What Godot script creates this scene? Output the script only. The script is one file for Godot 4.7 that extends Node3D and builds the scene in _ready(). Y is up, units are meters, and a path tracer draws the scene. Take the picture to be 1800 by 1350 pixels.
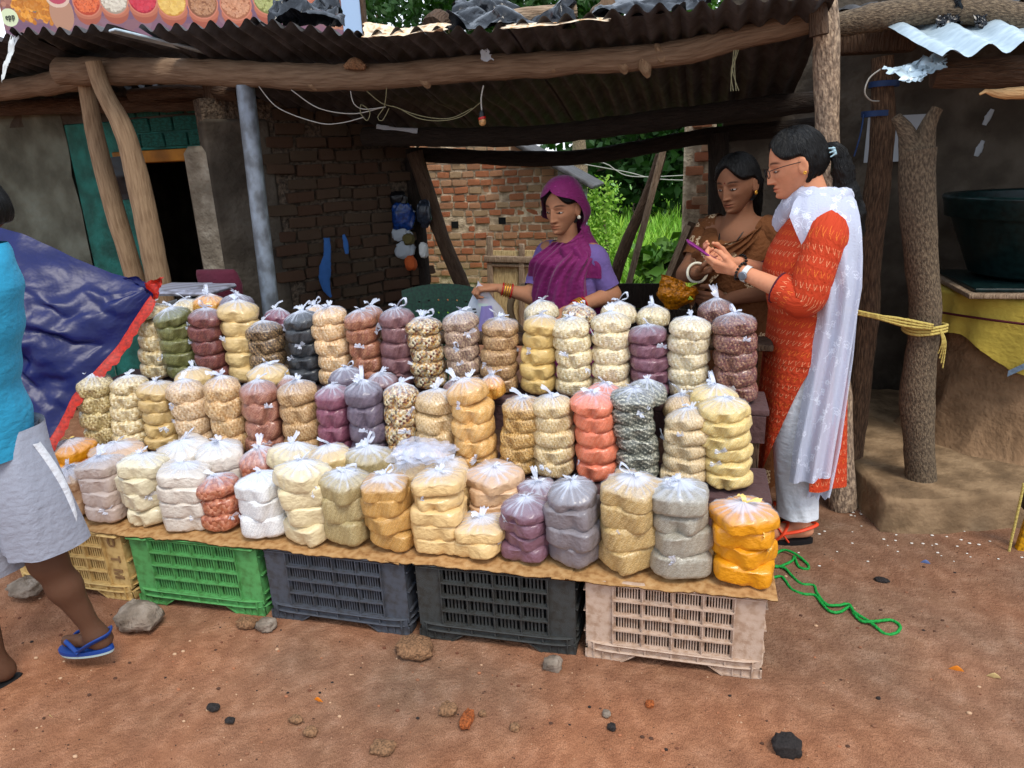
extends Node3D

const YAW := -0.262                      # the stall is turned a little from the camera
const CORNER := Vector3(0.717, 0, -1.770) # front right foot of the nearest crate
var TURN := Basis(Vector3.UP, YAW)
var taken := {}
var M := {}
var rng := RandomNumberGenerator.new()
var fn := FastNoiseLite.new()

func _ready():
	rng.seed = 20240
	fn.seed = 7
	fn.frequency = 1.0
	fn.fractal_octaves = 3
	# ---- camera
	var cam := Camera3D.new()
	cam.name = "camera"
	var p := deg_to_rad(17.5)
	var r := deg_to_rad(-2.5)
	var f := Vector3(0, -sin(p), -cos(p))
	var u := Vector3(0, cos(p), -sin(p))
	var x := Vector3.RIGHT * cos(r) + u * sin(r)
	var y := -Vector3.RIGHT * sin(r) + u * cos(r)
	cam.transform = Transform3D(Basis(x, y, -f), Vector3(0, 1.53, 0))
	cam.fov = 56.82
	cam.near = 0.05
	cam.far = 800.0
	add_child(cam)
	# ---- overcast sky
	var env := Environment.new()
	env.background_mode = Environment.BG_SKY
	var sm := ProceduralSkyMaterial.new()
	sm.sky_top_color = Color(0.80, 0.86, 0.94)
	sm.sky_horizon_color = Color(0.95, 0.97, 1.0)
	sm.sky_curve = 0.25
	sm.ground_bottom_color = Color(0.30, 0.24, 0.20)
	sm.ground_horizon_color = Color(0.55, 0.52, 0.48)
	sm.sky_energy_multiplier = 1.0
	var sky := Sky.new()
	sky.sky_material = sm
	env.sky = sky
	env.ambient_light_source = Environment.AMBIENT_SOURCE_SKY
	env.tonemap_mode = Environment.TONE_MAPPER_LINEAR
	env.tonemap_exposure = 1.75
	env.sdfgi_enabled = true
	env.ssao_enabled = true
	env.ssil_enabled = true
	var we := WorldEnvironment.new()
	we.name = "world_environment"
	we.environment = env
	add_child(we)
	var sun := DirectionalLight3D.new()
	sun.name = "sun"
	sun.light_energy = 0.5
	sun.light_angular_distance = 20.0
	sun.light_color = Color(1.0, 0.97, 0.92)
	sun.shadow_enabled = true
	sun.sky_mode = DirectionalLight3D.SKY_MODE_LIGHT_ONLY
	sun.rotation_degrees = Vector3(-58, 28, 0)
	add_child(sun)
	# ---- the place
	materials()
	setting()
	stall()
	far_side()
	right_shed()
	left_house()
	roofs()
	crates()
	bags()
	people()
	small_things()

# ---------------------------------------------------------------- mesh building
class Mb:
	var v := PackedVector3Array()
	var uv := PackedVector2Array()
	var c := PackedColorArray()
	var ix := PackedInt32Array()
	var weld := PackedInt32Array()
	var tint := Color.WHITE
	func vert(p: Vector3, t := Vector2.ZERO) -> int:
		v.append(p)
		uv.append(t)
		c.append(tint)
		return v.size() - 1
	func tri(a: int, b: int, d: int):
		ix.append(a)
		ix.append(b)
		ix.append(d)
	func quad(a: int, b: int, d: int, e: int):
		tri(a, b, d)
		tri(a, d, e)
	func face(a: Vector3, b: Vector3, d: Vector3, e: Vector3):
		var w := (b - a).length()
		var h := (e - a).length()
		var i := vert(a, Vector2(0, h))
		vert(b, Vector2(w, h))
		vert(d, Vector2(w, 0))
		vert(e, Vector2(0, 0))
		quad(i, i + 1, i + 2, i + 3)
	func box(at: Vector3, size: Vector3, b := Basis.IDENTITY, bev := 0.0):
		var h := size * 0.5
		if bev <= 0.0:
			for ax in 3:
				for s in [-1.0, 1.0]:
					var n := Vector3.ZERO
					n[ax] = s
					var p := Vector3.ZERO
					p[(ax + 1) % 3] = 1.0
					var q := n.cross(p)
					var o := n * h
					var pp := p * h
					var qq := q * h
					face(at + b * (o - pp + qq), at + b * (o + pp + qq), at + b * (o + pp - qq), at + b * (o - pp - qq))
			return
		bev = minf(bev, minf(h.x, minf(h.y, h.z)) * 0.9)
		var id := {}
		for sx in [-1, 1]:
			for sy in [-1, 1]:
				for sz in [-1, 1]:
					for ax in 3:
						var p := Vector3(sx, sy, sz) * (h - Vector3.ONE * bev)
						p[ax] += [sx, sy, sz][ax] * bev
						id[[sx, sy, sz, ax]] = vert(at + b * p, Vector2(p.x + p.z, p.y))
		for ax in 3:
			var a1 := (ax + 1) % 3
			var a2 := (ax + 2) % 3
			for s in [-1, 1]:
				var k := []
				for t in [[-1, -1], [1, -1], [1, 1], [-1, 1]]:
					var g := [0, 0, 0]
					g[ax] = s
					g[a1] = t[0]
					g[a2] = t[1]
					k.append(id[[g[0], g[1], g[2], ax]])
				if s < 0:
					quad(k[0], k[1], k[2], k[3])
				else:
					quad(k[3], k[2], k[1], k[0])
			for s1 in [-1, 1]:
				for s2 in [-1, 1]:
					var k := []
					for t in [[-1, a1], [1, a1], [1, a2], [-1, a2]]:
						var g := [0, 0, 0]
						g[ax] = t[0]
						g[a1] = s1
						g[a2] = s2
						k.append(id[[g[0], g[1], g[2], t[1]]])
					if s1 * s2 > 0:
						quad(k[0], k[1], k[2], k[3])
					else:
						quad(k[3], k[2], k[1], k[0])
		for sx in [-1, 1]:
			for sy in [-1, 1]:
				for sz in [-1, 1]:
					if sx * sy * sz > 0:
						tri(id[[sx, sy, sz, 0]], id[[sx, sy, sz, 2]], id[[sx, sy, sz, 1]])
					else:
						tri(id[[sx, sy, sz, 0]], id[[sx, sy, sz, 1]], id[[sx, sy, sz, 2]])
	# rings of the same length; closed rings repeat no point
	func loft(rings: Array, closed := true, cap := false, tile := Vector2(1, 1)):
		var n: int = rings[0].size()
		var m := n + (1 if closed else 0)
		var base := v.size()
		var along := 0.0
		for j in rings.size():
			var rg: PackedVector3Array = rings[j]
			if j > 0:
				along += (rg[0] - rings[j - 1][0]).length()
			var round_ := 0.0
			for i in m:
				var p := rg[i % n]
				if i > 0:
					round_ += (p - rg[(i - 1) % n]).length()
				vert(p, Vector2(round_ * tile.x, along * tile.y))
			if closed:
				weld.append(base + j * m)
				weld.append(base + j * m + n)
		for j in rings.size() - 1:
			for i in m - 1:
				var a := base + j * m + i
				quad(a, a + 1, a + m + 1, a + m)
		if cap:
			for e in [0, rings.size() - 1]:
				var mid := Vector3.ZERO
				for p in rings[e]:
					mid += p
				mid /= n
				var s := v.size()
				vert(mid, Vector2(0, 0))
				for i in n:
					var d: Vector3 = rings[e][i] - mid
					vert(rings[e][i], Vector2(d.x + d.z, d.y))
				for i in n:
					if e == 0:
						tri(s, s + 1 + (i + 1) % n, s + 1 + i)
					else:
						tri(s, s + 1 + i, s + 1 + (i + 1) % n)
	func tube(path: PackedVector3Array, radii: Array, seg := 10, cap := true, flat := 1.0, wob: FastNoiseLite = null, amp := 0.0, fr := 6.0):
		var rings := []
		var side := Vector3.ZERO
		var n := path.size()
		for j in n:
			var d := (path[mini(j + 1, n - 1)] - path[maxi(j - 1, 0)]).normalized()
			if j == 0:
				side = d.cross(Vector3(0.31, 0.17, 0.93)).normalized()
				if side.length() < 0.1:
					side = d.cross(Vector3.UP).normalized()
			side = (side - d * side.dot(d)).normalized()
			var up := side.cross(d)
			var t := float(j) / maxf(n - 1, 1) * (radii.size() - 1)
			var k := mini(int(t), maxi(radii.size() - 2, 0))
			var r: float = radii[0] if radii.size() == 1 else lerpf(radii[k], radii[k + 1], t - k)
			var rg := PackedVector3Array()
			for i in seg:
				var a := TAU * i / seg
				var o := side * cos(a) + up * sin(a) * flat
				var rr := r
				if wob:
					var q := path[j] + o * r
					rr *= 1.0 + amp * wob.get_noise_3d(q.x * fr, q.y * fr * 0.5, q.z * fr) + amp * 0.5 * wob.get_noise_3d(q.x * fr * 4.0, q.y * fr * 1.5, q.z * fr * 4.0)
				rg.append(path[j] + o * rr)
			rings.append(rg)
		loft(rings, true, cap)
	func mesh(shift := Vector3.ZERO) -> ArrayMesh:
		var n := PackedVector3Array()
		n.resize(v.size())
		for i in range(0, ix.size(), 3):
			var a := ix[i]
			var b := ix[i + 1]
			var d := ix[i + 2]
			var w := (v[d] - v[a]).cross(v[b] - v[a])
			n[a] += w
			n[b] += w
			n[d] += w
		for i in range(0, weld.size(), 2):
			var s := n[weld[i]] + n[weld[i + 1]]
			n[weld[i]] = s
			n[weld[i + 1]] = s
		for i in n.size():
			n[i] = n[i].normalized() if n[i].length_squared() > 1e-20 else Vector3.UP
		if shift != Vector3.ZERO:
			for i in v.size():
				v[i] -= shift
		var a := []
		a.resize(Mesh.ARRAY_MAX)
		a[Mesh.ARRAY_VERTEX] = v
		a[Mesh.ARRAY_NORMAL] = n
		a[Mesh.ARRAY_TEX_UV] = uv
		a[Mesh.ARRAY_COLOR] = c
		a[Mesh.ARRAY_INDEX] = ix
		var m := ArrayMesh.new()
		m.add_surface_from_arrays(Mesh.PRIMITIVE_TRIANGLES, a)
		return m

# ---------------------------------------------------------------- naming
func numbered(called: String) -> String:
	var n: int = taken.get(called, 0)
	taken[called] = n + 1
	return called if n == 0 else "%s_%03d" % [called, n]

func S(q: Vector3) -> Vector3:            # stall coordinates (along, up, towards the street) to the world
	return CORNER + TURN * q

func tag(o: Node3D, label := "", category := "", group := "", kind := ""):
	if label: o.set_meta("label", label)
	if category: o.set_meta("category", category)
	if group: o.set_meta("group", group)
	if kind: o.set_meta("kind", kind)
	return o

func thing(called: String, label: String, category: String, at := Vector3.ZERO, turn := 0.0, group := "") -> Node3D:
	var o := Node3D.new()
	o.name = numbered(called)
	add_child(o)
	o.position = S(at)
	o.rotation.y = YAW + turn
	tag(o, label, category, group)
	return o

func part(called: String, m: Mesh, mt: Material, parent: Node3D, at := Vector3.ZERO, turn := Vector3.ZERO) -> MeshInstance3D:
	var o := MeshInstance3D.new()
	o.name = called
	o.mesh = m
	o.material_override = mt
	parent.add_child(o, true)
	o.position = at
	o.rotation = turn
	return o

func solo(called: String, mb: Mb, mt: Material, at: Vector3, label: String, category: String, group := "", kind := "") -> MeshInstance3D:
	# a thing that is one mesh; mb is in stall coordinates, at is its base
	var o := MeshInstance3D.new()
	o.name = numbered(called)
	o.mesh = mb.mesh(at)
	o.material_override = mt
	add_child(o)
	o.position = S(at)
	o.rotation.y = YAW
	tag(o, label, category, group, kind)
	return o

func ground_thing(called: String, mb: Mb, mt: Material, kind := "structure") -> MeshInstance3D:
	var o := MeshInstance3D.new()
	o.name = called
	o.mesh = mb.mesh()
	o.material_override = mt
	add_child(o)
	o.position = CORNER
	o.rotation.y = YAW
	o.set_meta("kind", kind)
	return o

# ---------------------------------------------------------------- curves
func bend(pts: Array, step := 0.05) -> PackedVector3Array:
	var cv := Curve3D.new()
	cv.bake_interval = step
	for i in pts.size():
		var a: Vector3 = pts[maxi(i - 1, 0)]
		var b: Vector3 = pts[mini(i + 1, pts.size() - 1)]
		var t := (b - a) / 6.0
		cv.add_point(pts[i], -t, t)
	return cv.get_baked_points()

func log_mb(pts: Array, radii: Array, seg := 14, amp := 0.16, step := 0.05, fr := 5.0) -> Mb:
	var mb := Mb.new()
	mb.tube(bend(pts, step), radii, seg, true, 1.0, fn, amp, fr)
	return mb

func log_thing(called: String, pts: Array, radii: Array, mt: Material, label: String, category: String, group := "", amp := 0.16) -> MeshInstance3D:
	var base: Vector3 = pts[0]
	for q in pts:
		if q.y < base.y: base = q
	return solo(called, log_mb(pts, radii, 14, amp), mt, base, label, category, group)

func ring(c: Vector3, rx: float, rz: float, n := 32, a0 := 0.0, a1 := TAU, closed := true, fold := 0.0, folds := 9.0, ph := 0.0) -> PackedVector3Array:
	var rg := PackedVector3Array()
	for i in n:
		var a := lerpf(a0, a1, float(i) / (n if closed else n - 1))
		var k := 1.0 + fold * sin(a * folds + ph + 1.7 * sin(a * 2.0 + ph)) 
		rg.append(c + Vector3(sin(a) * rx * k, 0, cos(a) * rz * k))
	return rg

# ---------------------------------------------------------------- rounded bodies: smooth union of tapered capsules, surface nets
func flesh(mb: Mb, bones: Array, cell: float, k: float, xf := Transform3D.IDENTITY):
	var lo := Vector3.ONE * 1e9
	var hi := -lo
	for b in bones:
		var r: float = maxf(b[2], b[3])
		for q in [b[0], b[1]]:
			lo = lo.min(q - Vector3.ONE * r)
			hi = hi.max(q + Vector3.ONE * r)
	lo -= Vector3.ONE * cell * 3.0
	hi += Vector3.ONE * cell * 3.0
	var nx := int((hi.x - lo.x) / cell) + 1
	var ny := int((hi.y - lo.y) / cell) + 1
	var nz := int((hi.z - lo.z) / cell) + 1
	var f := PackedFloat32Array()
	f.resize(nx * ny * nz)
	f.fill(1.0)
	for b in bones:
		var pa: Vector3 = b[0]
		var ab: Vector3 = b[1] - pa
		var ra: float = b[2]
		var dr: float = b[3] - ra
		var l2 := maxf(ab.length_squared(), 1e-9)
		var e := maxf(ra, ra + dr) + 2.0 * k + 2.0 * cell
		var c0: Vector3 = (pa.min(b[1]) - Vector3.ONE * e - lo) / cell
		var c1: Vector3 = (pa.max(b[1]) + Vector3.ONE * e - lo) / cell
		for z in range(maxi(int(c0.z), 0), mini(int(c1.z) + 1, nz)):
			for y in range(maxi(int(c0.y), 0), mini(int(c1.y) + 1, ny)):
				var row := (z * ny + y) * nx
				for x in range(maxi(int(c0.x), 0), mini(int(c1.x) + 1, nx)):
					var q := lo + Vector3(x, y, z) * cell - pa
					var t := clampf(q.dot(ab) / l2, 0.0, 1.0)
					var d := (q - ab * t).length() - ra - dr * t
					var g := f[row + x]
					var h := maxf(k - absf(g - d), 0.0) / k
					f[row + x] = minf(g, d) - h * h * k * 0.25
	var at := PackedInt32Array()
	at.resize(f.size())
	at.fill(-1)
	var off := PackedInt32Array([0, 1, nx, nx + 1, nx * ny, nx * ny + 1, nx * ny + nx, nx * ny + nx + 1])
	var near := cell * 1.8
	var edges := [[0, 1], [2, 3], [4, 5], [6, 7], [0, 2], [1, 3], [4, 6], [5, 7], [0, 4], [1, 5], [2, 6], [3, 7]]
	for z in nz - 1:
		for y in ny - 1:
			var row := (z * ny + y) * nx
			for x in nx - 1:
				var i := row + x
				if absf(f[i]) > near:
					continue
				var inside := 0
				for o in off:
					if f[i + o] < 0.0: inside += 1
				if inside == 0 or inside == 8:
					continue
				var s := Vector3.ZERO
				var n := 0
				for e in edges:
					var fa := f[i + off[e[0]]]
					var fb := f[i + off[e[1]]]
					if (fa < 0.0) != (fb < 0.0):
						var t := fa / (fa - fb)
						var ea: int = e[0]
						var eb: int = e[1]
						var a := Vector3(ea & 1, (ea >> 1) & 1, ea >> 2)
						var b := Vector3(eb & 1, (eb >> 1) & 1, eb >> 2)
						s += a.lerp(b, t)
						n += 1
				var p := lo + (Vector3(x, y, z) + s / n) * cell
				at[i] = mb.vert(xf * p, Vector2(p.x + p.z, p.y))
	var st := [1, nx, nx * ny]
	for z in range(1, nz - 1):
		for y in range(1, ny - 1):
			var row := (z * ny + y) * nx
			for x in range(1, nx - 1):
				var i := row + x
				if at[i] < 0:
					continue
				for ax in 3:
					var j: int = i + st[ax]
					if (f[i] < 0.0) == (f[j] < 0.0):
						continue
					var u: int = st[(ax + 1) % 3]
					var w: int = st[(ax + 2) % 3]
					var a := at[i]
					var b := at[i - u]
					var c := at[i - u - w]
					var d := at[i - w]
					if b < 0 or c < 0 or d < 0:
						continue
					if f[i] < 0.0:
						mb.quad(d, c, b, a)
					else:
						mb.quad(a, b, c, d)

# ---------------------------------------------------------------- materials
func noise_tex(sd: int, freq: float, cols: Array, oct := 4, type := FastNoiseLite.TYPE_SIMPLEX_SMOOTH, size := 512, h := 0) -> NoiseTexture2D:
	var n := FastNoiseLite.new()
	n.seed = sd
	n.frequency = freq
	n.noise_type = type
	n.fractal_octaves = oct
	if type == FastNoiseLite.TYPE_CELLULAR:
		n.cellular_return_type = FastNoiseLite.RETURN_DISTANCE
	var t := NoiseTexture2D.new()
	t.width = size
	t.height = h if h else size
	t.seamless = true
	t.noise = n
	if cols:
		var g := Gradient.new()
		var of := PackedFloat32Array()
		var cc := PackedColorArray()
		for i in cols.size():
			of.append(cols[i][0])
			cc.append(Color(cols[i][1]))
		g.offsets = of
		g.colors = cc
		t.color_ramp = g
	return t

func mat(called: String, col: Color, rough := 0.85, tex: Texture2D = null, scale := Vector3.ONE, tri := false, bump: Texture2D = null, bs := 0.0) -> StandardMaterial3D:
	var m := StandardMaterial3D.new()
	m.resource_name = called
	m.albedo_color = col
	m.roughness = rough
	m.metallic_specular = 0.4
	m.albedo_texture = tex
	m.uv1_scale = scale
	if tri:
		m.uv1_triplanar = true
	if bump:
		m.heightmap_enabled = true
		m.heightmap_texture = bump
		m.heightmap_scale = bs
	M[called] = m
	return m

func also(called: String, from: String, col: Color, rough := -1.0) -> StandardMaterial3D:
	var m: StandardMaterial3D = M[from].duplicate()
	m.resource_name = called
	m.albedo_color = col
	if rough >= 0.0: m.roughness = rough
	M[called] = m
	return m

func materials():
	var grain := noise_tex(1, 0.03, [[0.0, "777777"], [0.35, "b0b0b0"], [0.6, "e6e6e6"], [1.0, "ffffff"]], 5)
	var blotch := noise_tex(2, 0.008, [[0.0, "9a948e"], [0.4, "c0bab4"], [0.62, "e0dcd8"], [1.0, "ffffff"]], 5)
	var fold_h := noise_tex(16, 0.012, [], 4)
	var rough_h := noise_tex(3, 0.04, [], 5)
	var fine_h := noise_tex(4, 0.15, [], 3)
	var soil_c := noise_tex(5, 0.012, [[0.0, "cabcb2"], [0.3, "d8ccc4"], [0.52, "e2d8d0"], [0.7, "efe8e2"], [1.0, "ffffff"]], 6, FastNoiseLite.TYPE_SIMPLEX_SMOOTH, 1024)
	var soil_h := noise_tex(6, 0.05, [], 6, FastNoiseLite.TYPE_SIMPLEX, 1024)
	# soil: broad patches in vertex colour, crumbs in the texture and relief
	var so := mat("soil", Color.WHITE, 0.95, soil_c, Vector3(0.9, 0.9, 0.9), false, soil_h, 0.35)
	so.vertex_color_use_as_albedo = true
	so.metallic_specular = 0.25
	var sd := noise_tex(61, 0.22, [[0.0, "948a82"], [0.35, "d0c8c2"], [0.6, "ece6e2"], [0.86, "ffffff"], [1.0, "ffffff"]], 3, FastNoiseLite.TYPE_SIMPLEX, 1024)
	so.detail_enabled = true
	so.detail_albedo = sd
	so.detail_blend_mode = BaseMaterial3D.BLEND_MODE_MUL
	so.detail_uv_layer = BaseMaterial3D.DETAIL_UV_1
	mat("platform_mud", Color(0.62, 0.52, 0.40), 0.95, blotch, Vector3(1.2, 1.2, 1.2), true, rough_h, 0.5)
	mat("mud_wall", Color(0.36, 0.33, 0.29), 0.95, blotch, Vector3(0.8, 0.8, 0.8), true, rough_h, 0.8)
	mat("house_mud", Color(0.46, 0.48, 0.43), 0.95, blotch, Vector3(0.7, 0.7, 0.7), true, rough_h, 0.8)
	mat("teal_paint", Color(0.12, 0.46, 0.42), 0.7, blotch, Vector3(1.2, 1.2, 1.2), true, rough_h, 0.5)
	mat("ochre_paint", Color(0.72, 0.48, 0.14), 0.7, blotch, Vector3(1.2, 1.2, 1.2), true)
	mat("plaster", Color(0.66, 0.62, 0.55), 0.92, blotch, Vector3(1.3, 1.3, 1.3), true, rough_h, 1.0)
	mat("mortar", Color(0.88, 0.80, 0.68), 0.96, blotch, Vector3(2, 2, 2), true, rough_h, 0.9)
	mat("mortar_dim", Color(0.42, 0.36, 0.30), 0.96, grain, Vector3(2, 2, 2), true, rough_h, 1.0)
	var bc := noise_tex(8, 0.03, [[0.0, "b09884"], [0.4, "dcc8b8"], [0.65, "f2e6da"], [1.0, "ffffff"]], 5)
	for i in 6:
		var t: Color = [Color(0.90, 0.62, 0.46), Color(0.93, 0.72, 0.57), Color(0.87, 0.66, 0.52), Color(0.94, 0.77, 0.63), Color(0.90, 0.80, 0.66), Color(0.86, 0.56, 0.41)][i]
		mat("brick_%d" % i, t, 0.93, bc, Vector3(2.3 + i * 0.2, 2.1, 2.2), true, rough_h, 1.2)
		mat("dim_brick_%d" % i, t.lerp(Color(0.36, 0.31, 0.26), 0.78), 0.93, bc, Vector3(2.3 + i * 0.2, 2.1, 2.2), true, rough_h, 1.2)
	# wood: u runs round the log, v along it, in metres
	var wood_c := noise_tex(9, 0.02, [[0.0, "a8947f"], [0.35, "c2b2a0"], [0.55, "d2c4b2"], [0.75, "daccba"], [1.0, "ece0d0"]], 5)
	var wood_h := noise_tex(10, 0.035, [], 5)
	mat("debarked", Color(0.68, 0.60, 0.51), 0.8, wood_c, Vector3(7, 0.7, 1), false, wood_h, 0.30)
	mat("beam_wood", Color(0.58, 0.51, 0.45), 0.85, wood_c, Vector3(5, 0.6, 1), false, wood_h, 0.35)
	mat("dark_wood", Color(0.40, 0.33, 0.28), 0.9, wood_c, Vector3(5, 0.8, 1), false, wood_h, 1.2)
	mat("sooty_wood", Color(0.20, 0.17, 0.15), 0.9, wood_c, Vector3(5, 0.8, 1), false, wood_h, 1.2)
	mat("pale_wood", Color(1.0, 0.86, 0.66), 0.8, wood_c, Vector3(6, 0.9, 1), false, wood_h, 0.6)
	mat("grey_wood", Color(0.72, 0.66, 0.60), 0.85, wood_c, Vector3(6, 0.9, 1), false, wood_h, 0.8)
	var bark_c := noise_tex(11, 0.025, [[0.0, "6a6058"], [0.35, "94887c"], [0.55, "b0a294"], [0.72, "c6b8a6"], [1.0, "dccfbe"]], 5)
	mat("bark", Color(0.86, 0.80, 0.74), 0.95, bark_c, Vector3(4, 1.6, 1), false, rough_h, 0.7)
	mat("grey_bark", Color(0.60, 0.56, 0.50), 0.95, bark_c, Vector3(7, 3.2, 1), false, rough_h, 0.5)
	mat("rough_bark", Color(0.60, 0.50, 0.42), 0.97, bark_c, Vector3(8, 1.2, 1), false, wood_h, 1.4)
	mat("stump", Color(0.62, 0.50, 0.38), 0.97, blotch, Vector3(2.2, 1.6, 2.2), true, rough_h, 0.7)
	# metal sheet
	var rust := noise_tex(12, 0.012, [[0.0, "6a625c"], [0.3, "8c8782"], [0.55, "b0acaa"], [0.8, "d0cecc"], [1.0, "947c6c"]], 5)
	mat("old_sheet", Color(0.44, 0.44, 0.45), 0.6, rust, Vector3(1.4, 1.4, 1.4), true, rough_h, 0.3)
	var zinc := noise_tex(13, 0.02, [[0.0, "a9b6bd"], [0.5, "c9d5da"], [1.0, "eef4f6"]], 4)
	mat("new_sheet", Color(0.90, 0.93, 0.95), 0.42, zinc, Vector3(2, 2, 2), true).metallic = 0.35
	mat("rust_edge", Color(0.90, 0.84, 0.76), 0.8, noise_tex(14, 0.02, [[0.0, "a06430"], [0.25, "e0b888"], [0.42, "f4ece0"], [1.0, "ffffff"]], 4), Vector3(3, 3, 3), true)
	mat("pipe_steel", Color(0.55, 0.60, 0.66), 0.5, blotch, Vector3(3, 2, 1), false).metallic = 0.3
	mat("black_plastic", Color(0.11, 0.12, 0.145), 0.25, grain, Vector3(3, 3, 3), true, fold_h, 0.3)
	# cloth and plastic
	var weave := noise_tex(15, 0.2, [[0.0, "c2c2c2"], [0.5, "eeeeee"], [1.0, "ffffff"]], 2)
	for q in [["turquoise", Color(0.17, 0.60, 0.76)], ["grey_shorts", Color(0.62, 0.64, 0.70)], ["white_cloth", Color(0.90, 0.92, 0.95)], ["lavender", Color(0.44, 0.36, 0.60)], ["yellow_sack", Color(0.78, 0.68, 0.28)], ["maroon_cloth", Color(0.32, 0.09, 0.17)], ["blue_cloth", Color(0.20, 0.38, 0.62)], ["board_cloth", Color(0.34, 0.24, 0.24)]]:
		var m := mat(q[0], q[1], 0.9, weave, Vector3(5, 5, 5), true, fold_h, 0.35)
		m.rim_enabled = true
		m.rim = 0.3
	var tp := mat("blue_tarp", Color(0.06, 0.10, 0.33), 0.36, noise_tex(17, 0.02, [[0.0, "c0c0d0"], [0.5, "e4e4f0"], [1.0, "ffffff"]], 4), Vector3(1.4, 1.4, 1.4), true, fold_h, 0.5)
	tp.backlight_enabled = true
	tp.backlight = Color(0.04, 0.07, 0.3)
	mat("red_trim", Color(0.80, 0.17, 0.10), 0.45, grain, Vector3(4, 4, 4), true)
	mat("card", Color(0.74, 0.60, 0.42), 0.9, noise_tex(18, 0.02, [[0.0, "b59c80"], [0.5, "e9dccb"], [1.0, "ffffff"]], 4), Vector3(2.5, 2.5, 2.5), true, fine_h, 0.1)
	# crates: sun-bleached, dusty plastic
	var dust := noise_tex(19, 0.02, [[0.0, "c8b8aa"], [0.32, "e0d6cc"], [0.5, "f2eeea"], [1.0, "ffffff"]], 5)
	for q in [["crate_beige", Color(0.82, 0.70, 0.46)], ["crate_green", Color(0.34, 0.62, 0.36)], ["crate_grey", Color(0.29, 0.31, 0.35)], ["crate_black", Color(0.23, 0.24, 0.24)], ["crate_pink", Color(0.76, 0.67, 0.60)]]:
		mat(q[0], q[1], 0.6, dust, Vector3(2.2, 2.2, 2.2), true, fine_h, 0.08)
	mat("green_chair", Color(0.05, 0.32, 0.20), 0.35, grain, Vector3(3, 3, 3), true)
	mat("green_rope", Color(0.08, 0.55, 0.22), 0.6, null, Vector3.ONE, false, fine_h, 0.4)
	mat("straw_rope", Color(0.74, 0.66, 0.36), 0.9, null, Vector3.ONE, false, fine_h, 0.4)
	mat("wire", Color(0.50, 0.48, 0.36), 0.6)
	mat("white_wire", Color(0.64, 0.63, 0.60), 0.6)
	mat("dark_red_cord", Color(0.28, 0.05, 0.09), 0.8)
	mat("blue_tie", Color(0.10, 0.20, 0.36), 0.6)
	mat("stone_grey", Color(0.62, 0.57, 0.52), 0.95, blotch, Vector3(3, 3, 3), true, rough_h, 0.6)
	mat("stone_dark", Color(0.30, 0.27, 0.26), 0.9, grain, Vector3(8, 8, 8), true, fine_h, 1.0)
	mat("stone_brown", Color(0.62, 0.46, 0.33), 0.95, grain, Vector3(6, 6, 6), true, rough_h, 0.5)
	mat("stone_orange", Color(0.74, 0.40, 0.20), 0.95, grain, Vector3(6, 6, 6), true, rough_h, 1.0)
	mat("pebble", Color.WHITE, 0.95).vertex_color_use_as_albedo = true
	# films and small solids
	var film := mat("film", Color(0.88, 0.91, 0.98, 0.60), 0.3)
	film.transparency = BaseMaterial3D.TRANSPARENCY_ALPHA
	film.vertex_color_use_as_albedo = true
	film.metallic_specular = 0.6
	var knot := mat("knot", Color(0.88, 0.91, 0.98, 0.58), 0.25001)
	knot.transparency = BaseMaterial3D.TRANSPARENCY_ALPHA
	knot.metallic_specular = 0.7
	also("loose_film", "knot", Color(0.86, 0.89, 0.98, 0.30))
	also("yellow_knot", "knot", Color(1.0, 0.86, 0.50, 0.8))
	mat("paper", Color(0.82, 0.82, 0.80), 0.85)
	mat("grey_paper", Color(0.62, 0.64, 0.66), 0.85)
	mat("white_plastic", Color(0.80, 0.82, 0.82), 0.45)
	mat("dark_plastic", Color(0.05, 0.05, 0.06), 0.35)
	mat("tub_green", Color(0.07, 0.16, 0.16), 0.32, grain, Vector3(2, 2, 2), true)
	mat("void", Color(0.03, 0.03, 0.03), 1.0)
	mat("gold", Color(0.86, 0.64, 0.26), 0.35).metallic = 0.8
	mat("red_bangle", Color(0.66, 0.10, 0.08), 0.3)
	mat("white_bangle", Color(0.84, 0.82, 0.74), 0.35)
	mat("bead", Color(0.06, 0.04, 0.04), 0.3)
	mat("phone_purple", Color(0.50, 0.16, 0.46), 0.3)
	mat("orange_strap", Color(0.86, 0.26, 0.12), 0.5)
	mat("blue_slipper", Color(0.06, 0.22, 0.50), 0.5)
	mat("pale_sole", Color(0.66, 0.74, 0.74), 0.6)
	mat("eye_white", Color(0.72, 0.68, 0.64), 0.3)
	mat("black_sole", Color(0.06, 0.06, 0.07), 0.7)
	mat("yellow_paint", Color(0.86, 0.62, 0.05), 0.5, grain, Vector3(3, 3, 3), true)
	mat("amber_plastic", Color(0.72, 0.44, 0.05), 0.3, grain, Vector3(4, 4, 4), true, fold_h, 1.0)
	# skin, hair: vertex colour carries lips, brows, lashes
	for q in [["skin_boy", Color(0.36, 0.25, 0.19)], ["skin_brown", Color(0.51, 0.35, 0.26)], ["skin_tan", Color(0.63, 0.44, 0.33)], ["skin_fair", Color(0.80, 0.55, 0.42)]]:
		var m := mat(q[0], q[1], 0.6, null, Vector3.ONE, false, fine_h, 0.02)
		m.metallic_specular = 0.22
		m.vertex_color_use_as_albedo = true
		m.subsurf_scatter_enabled = true
		m.subsurf_scatter_strength = 0.06
	mat("hair", Color(0.035, 0.028, 0.026), 0.42, noise_tex(20, 0.05, [[0.0, "555555"], [0.5, "aaaaaa"], [1.0, "ffffff"]], 3), Vector3(16, 1.2, 1), false, wood_h, 0.5)
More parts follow.
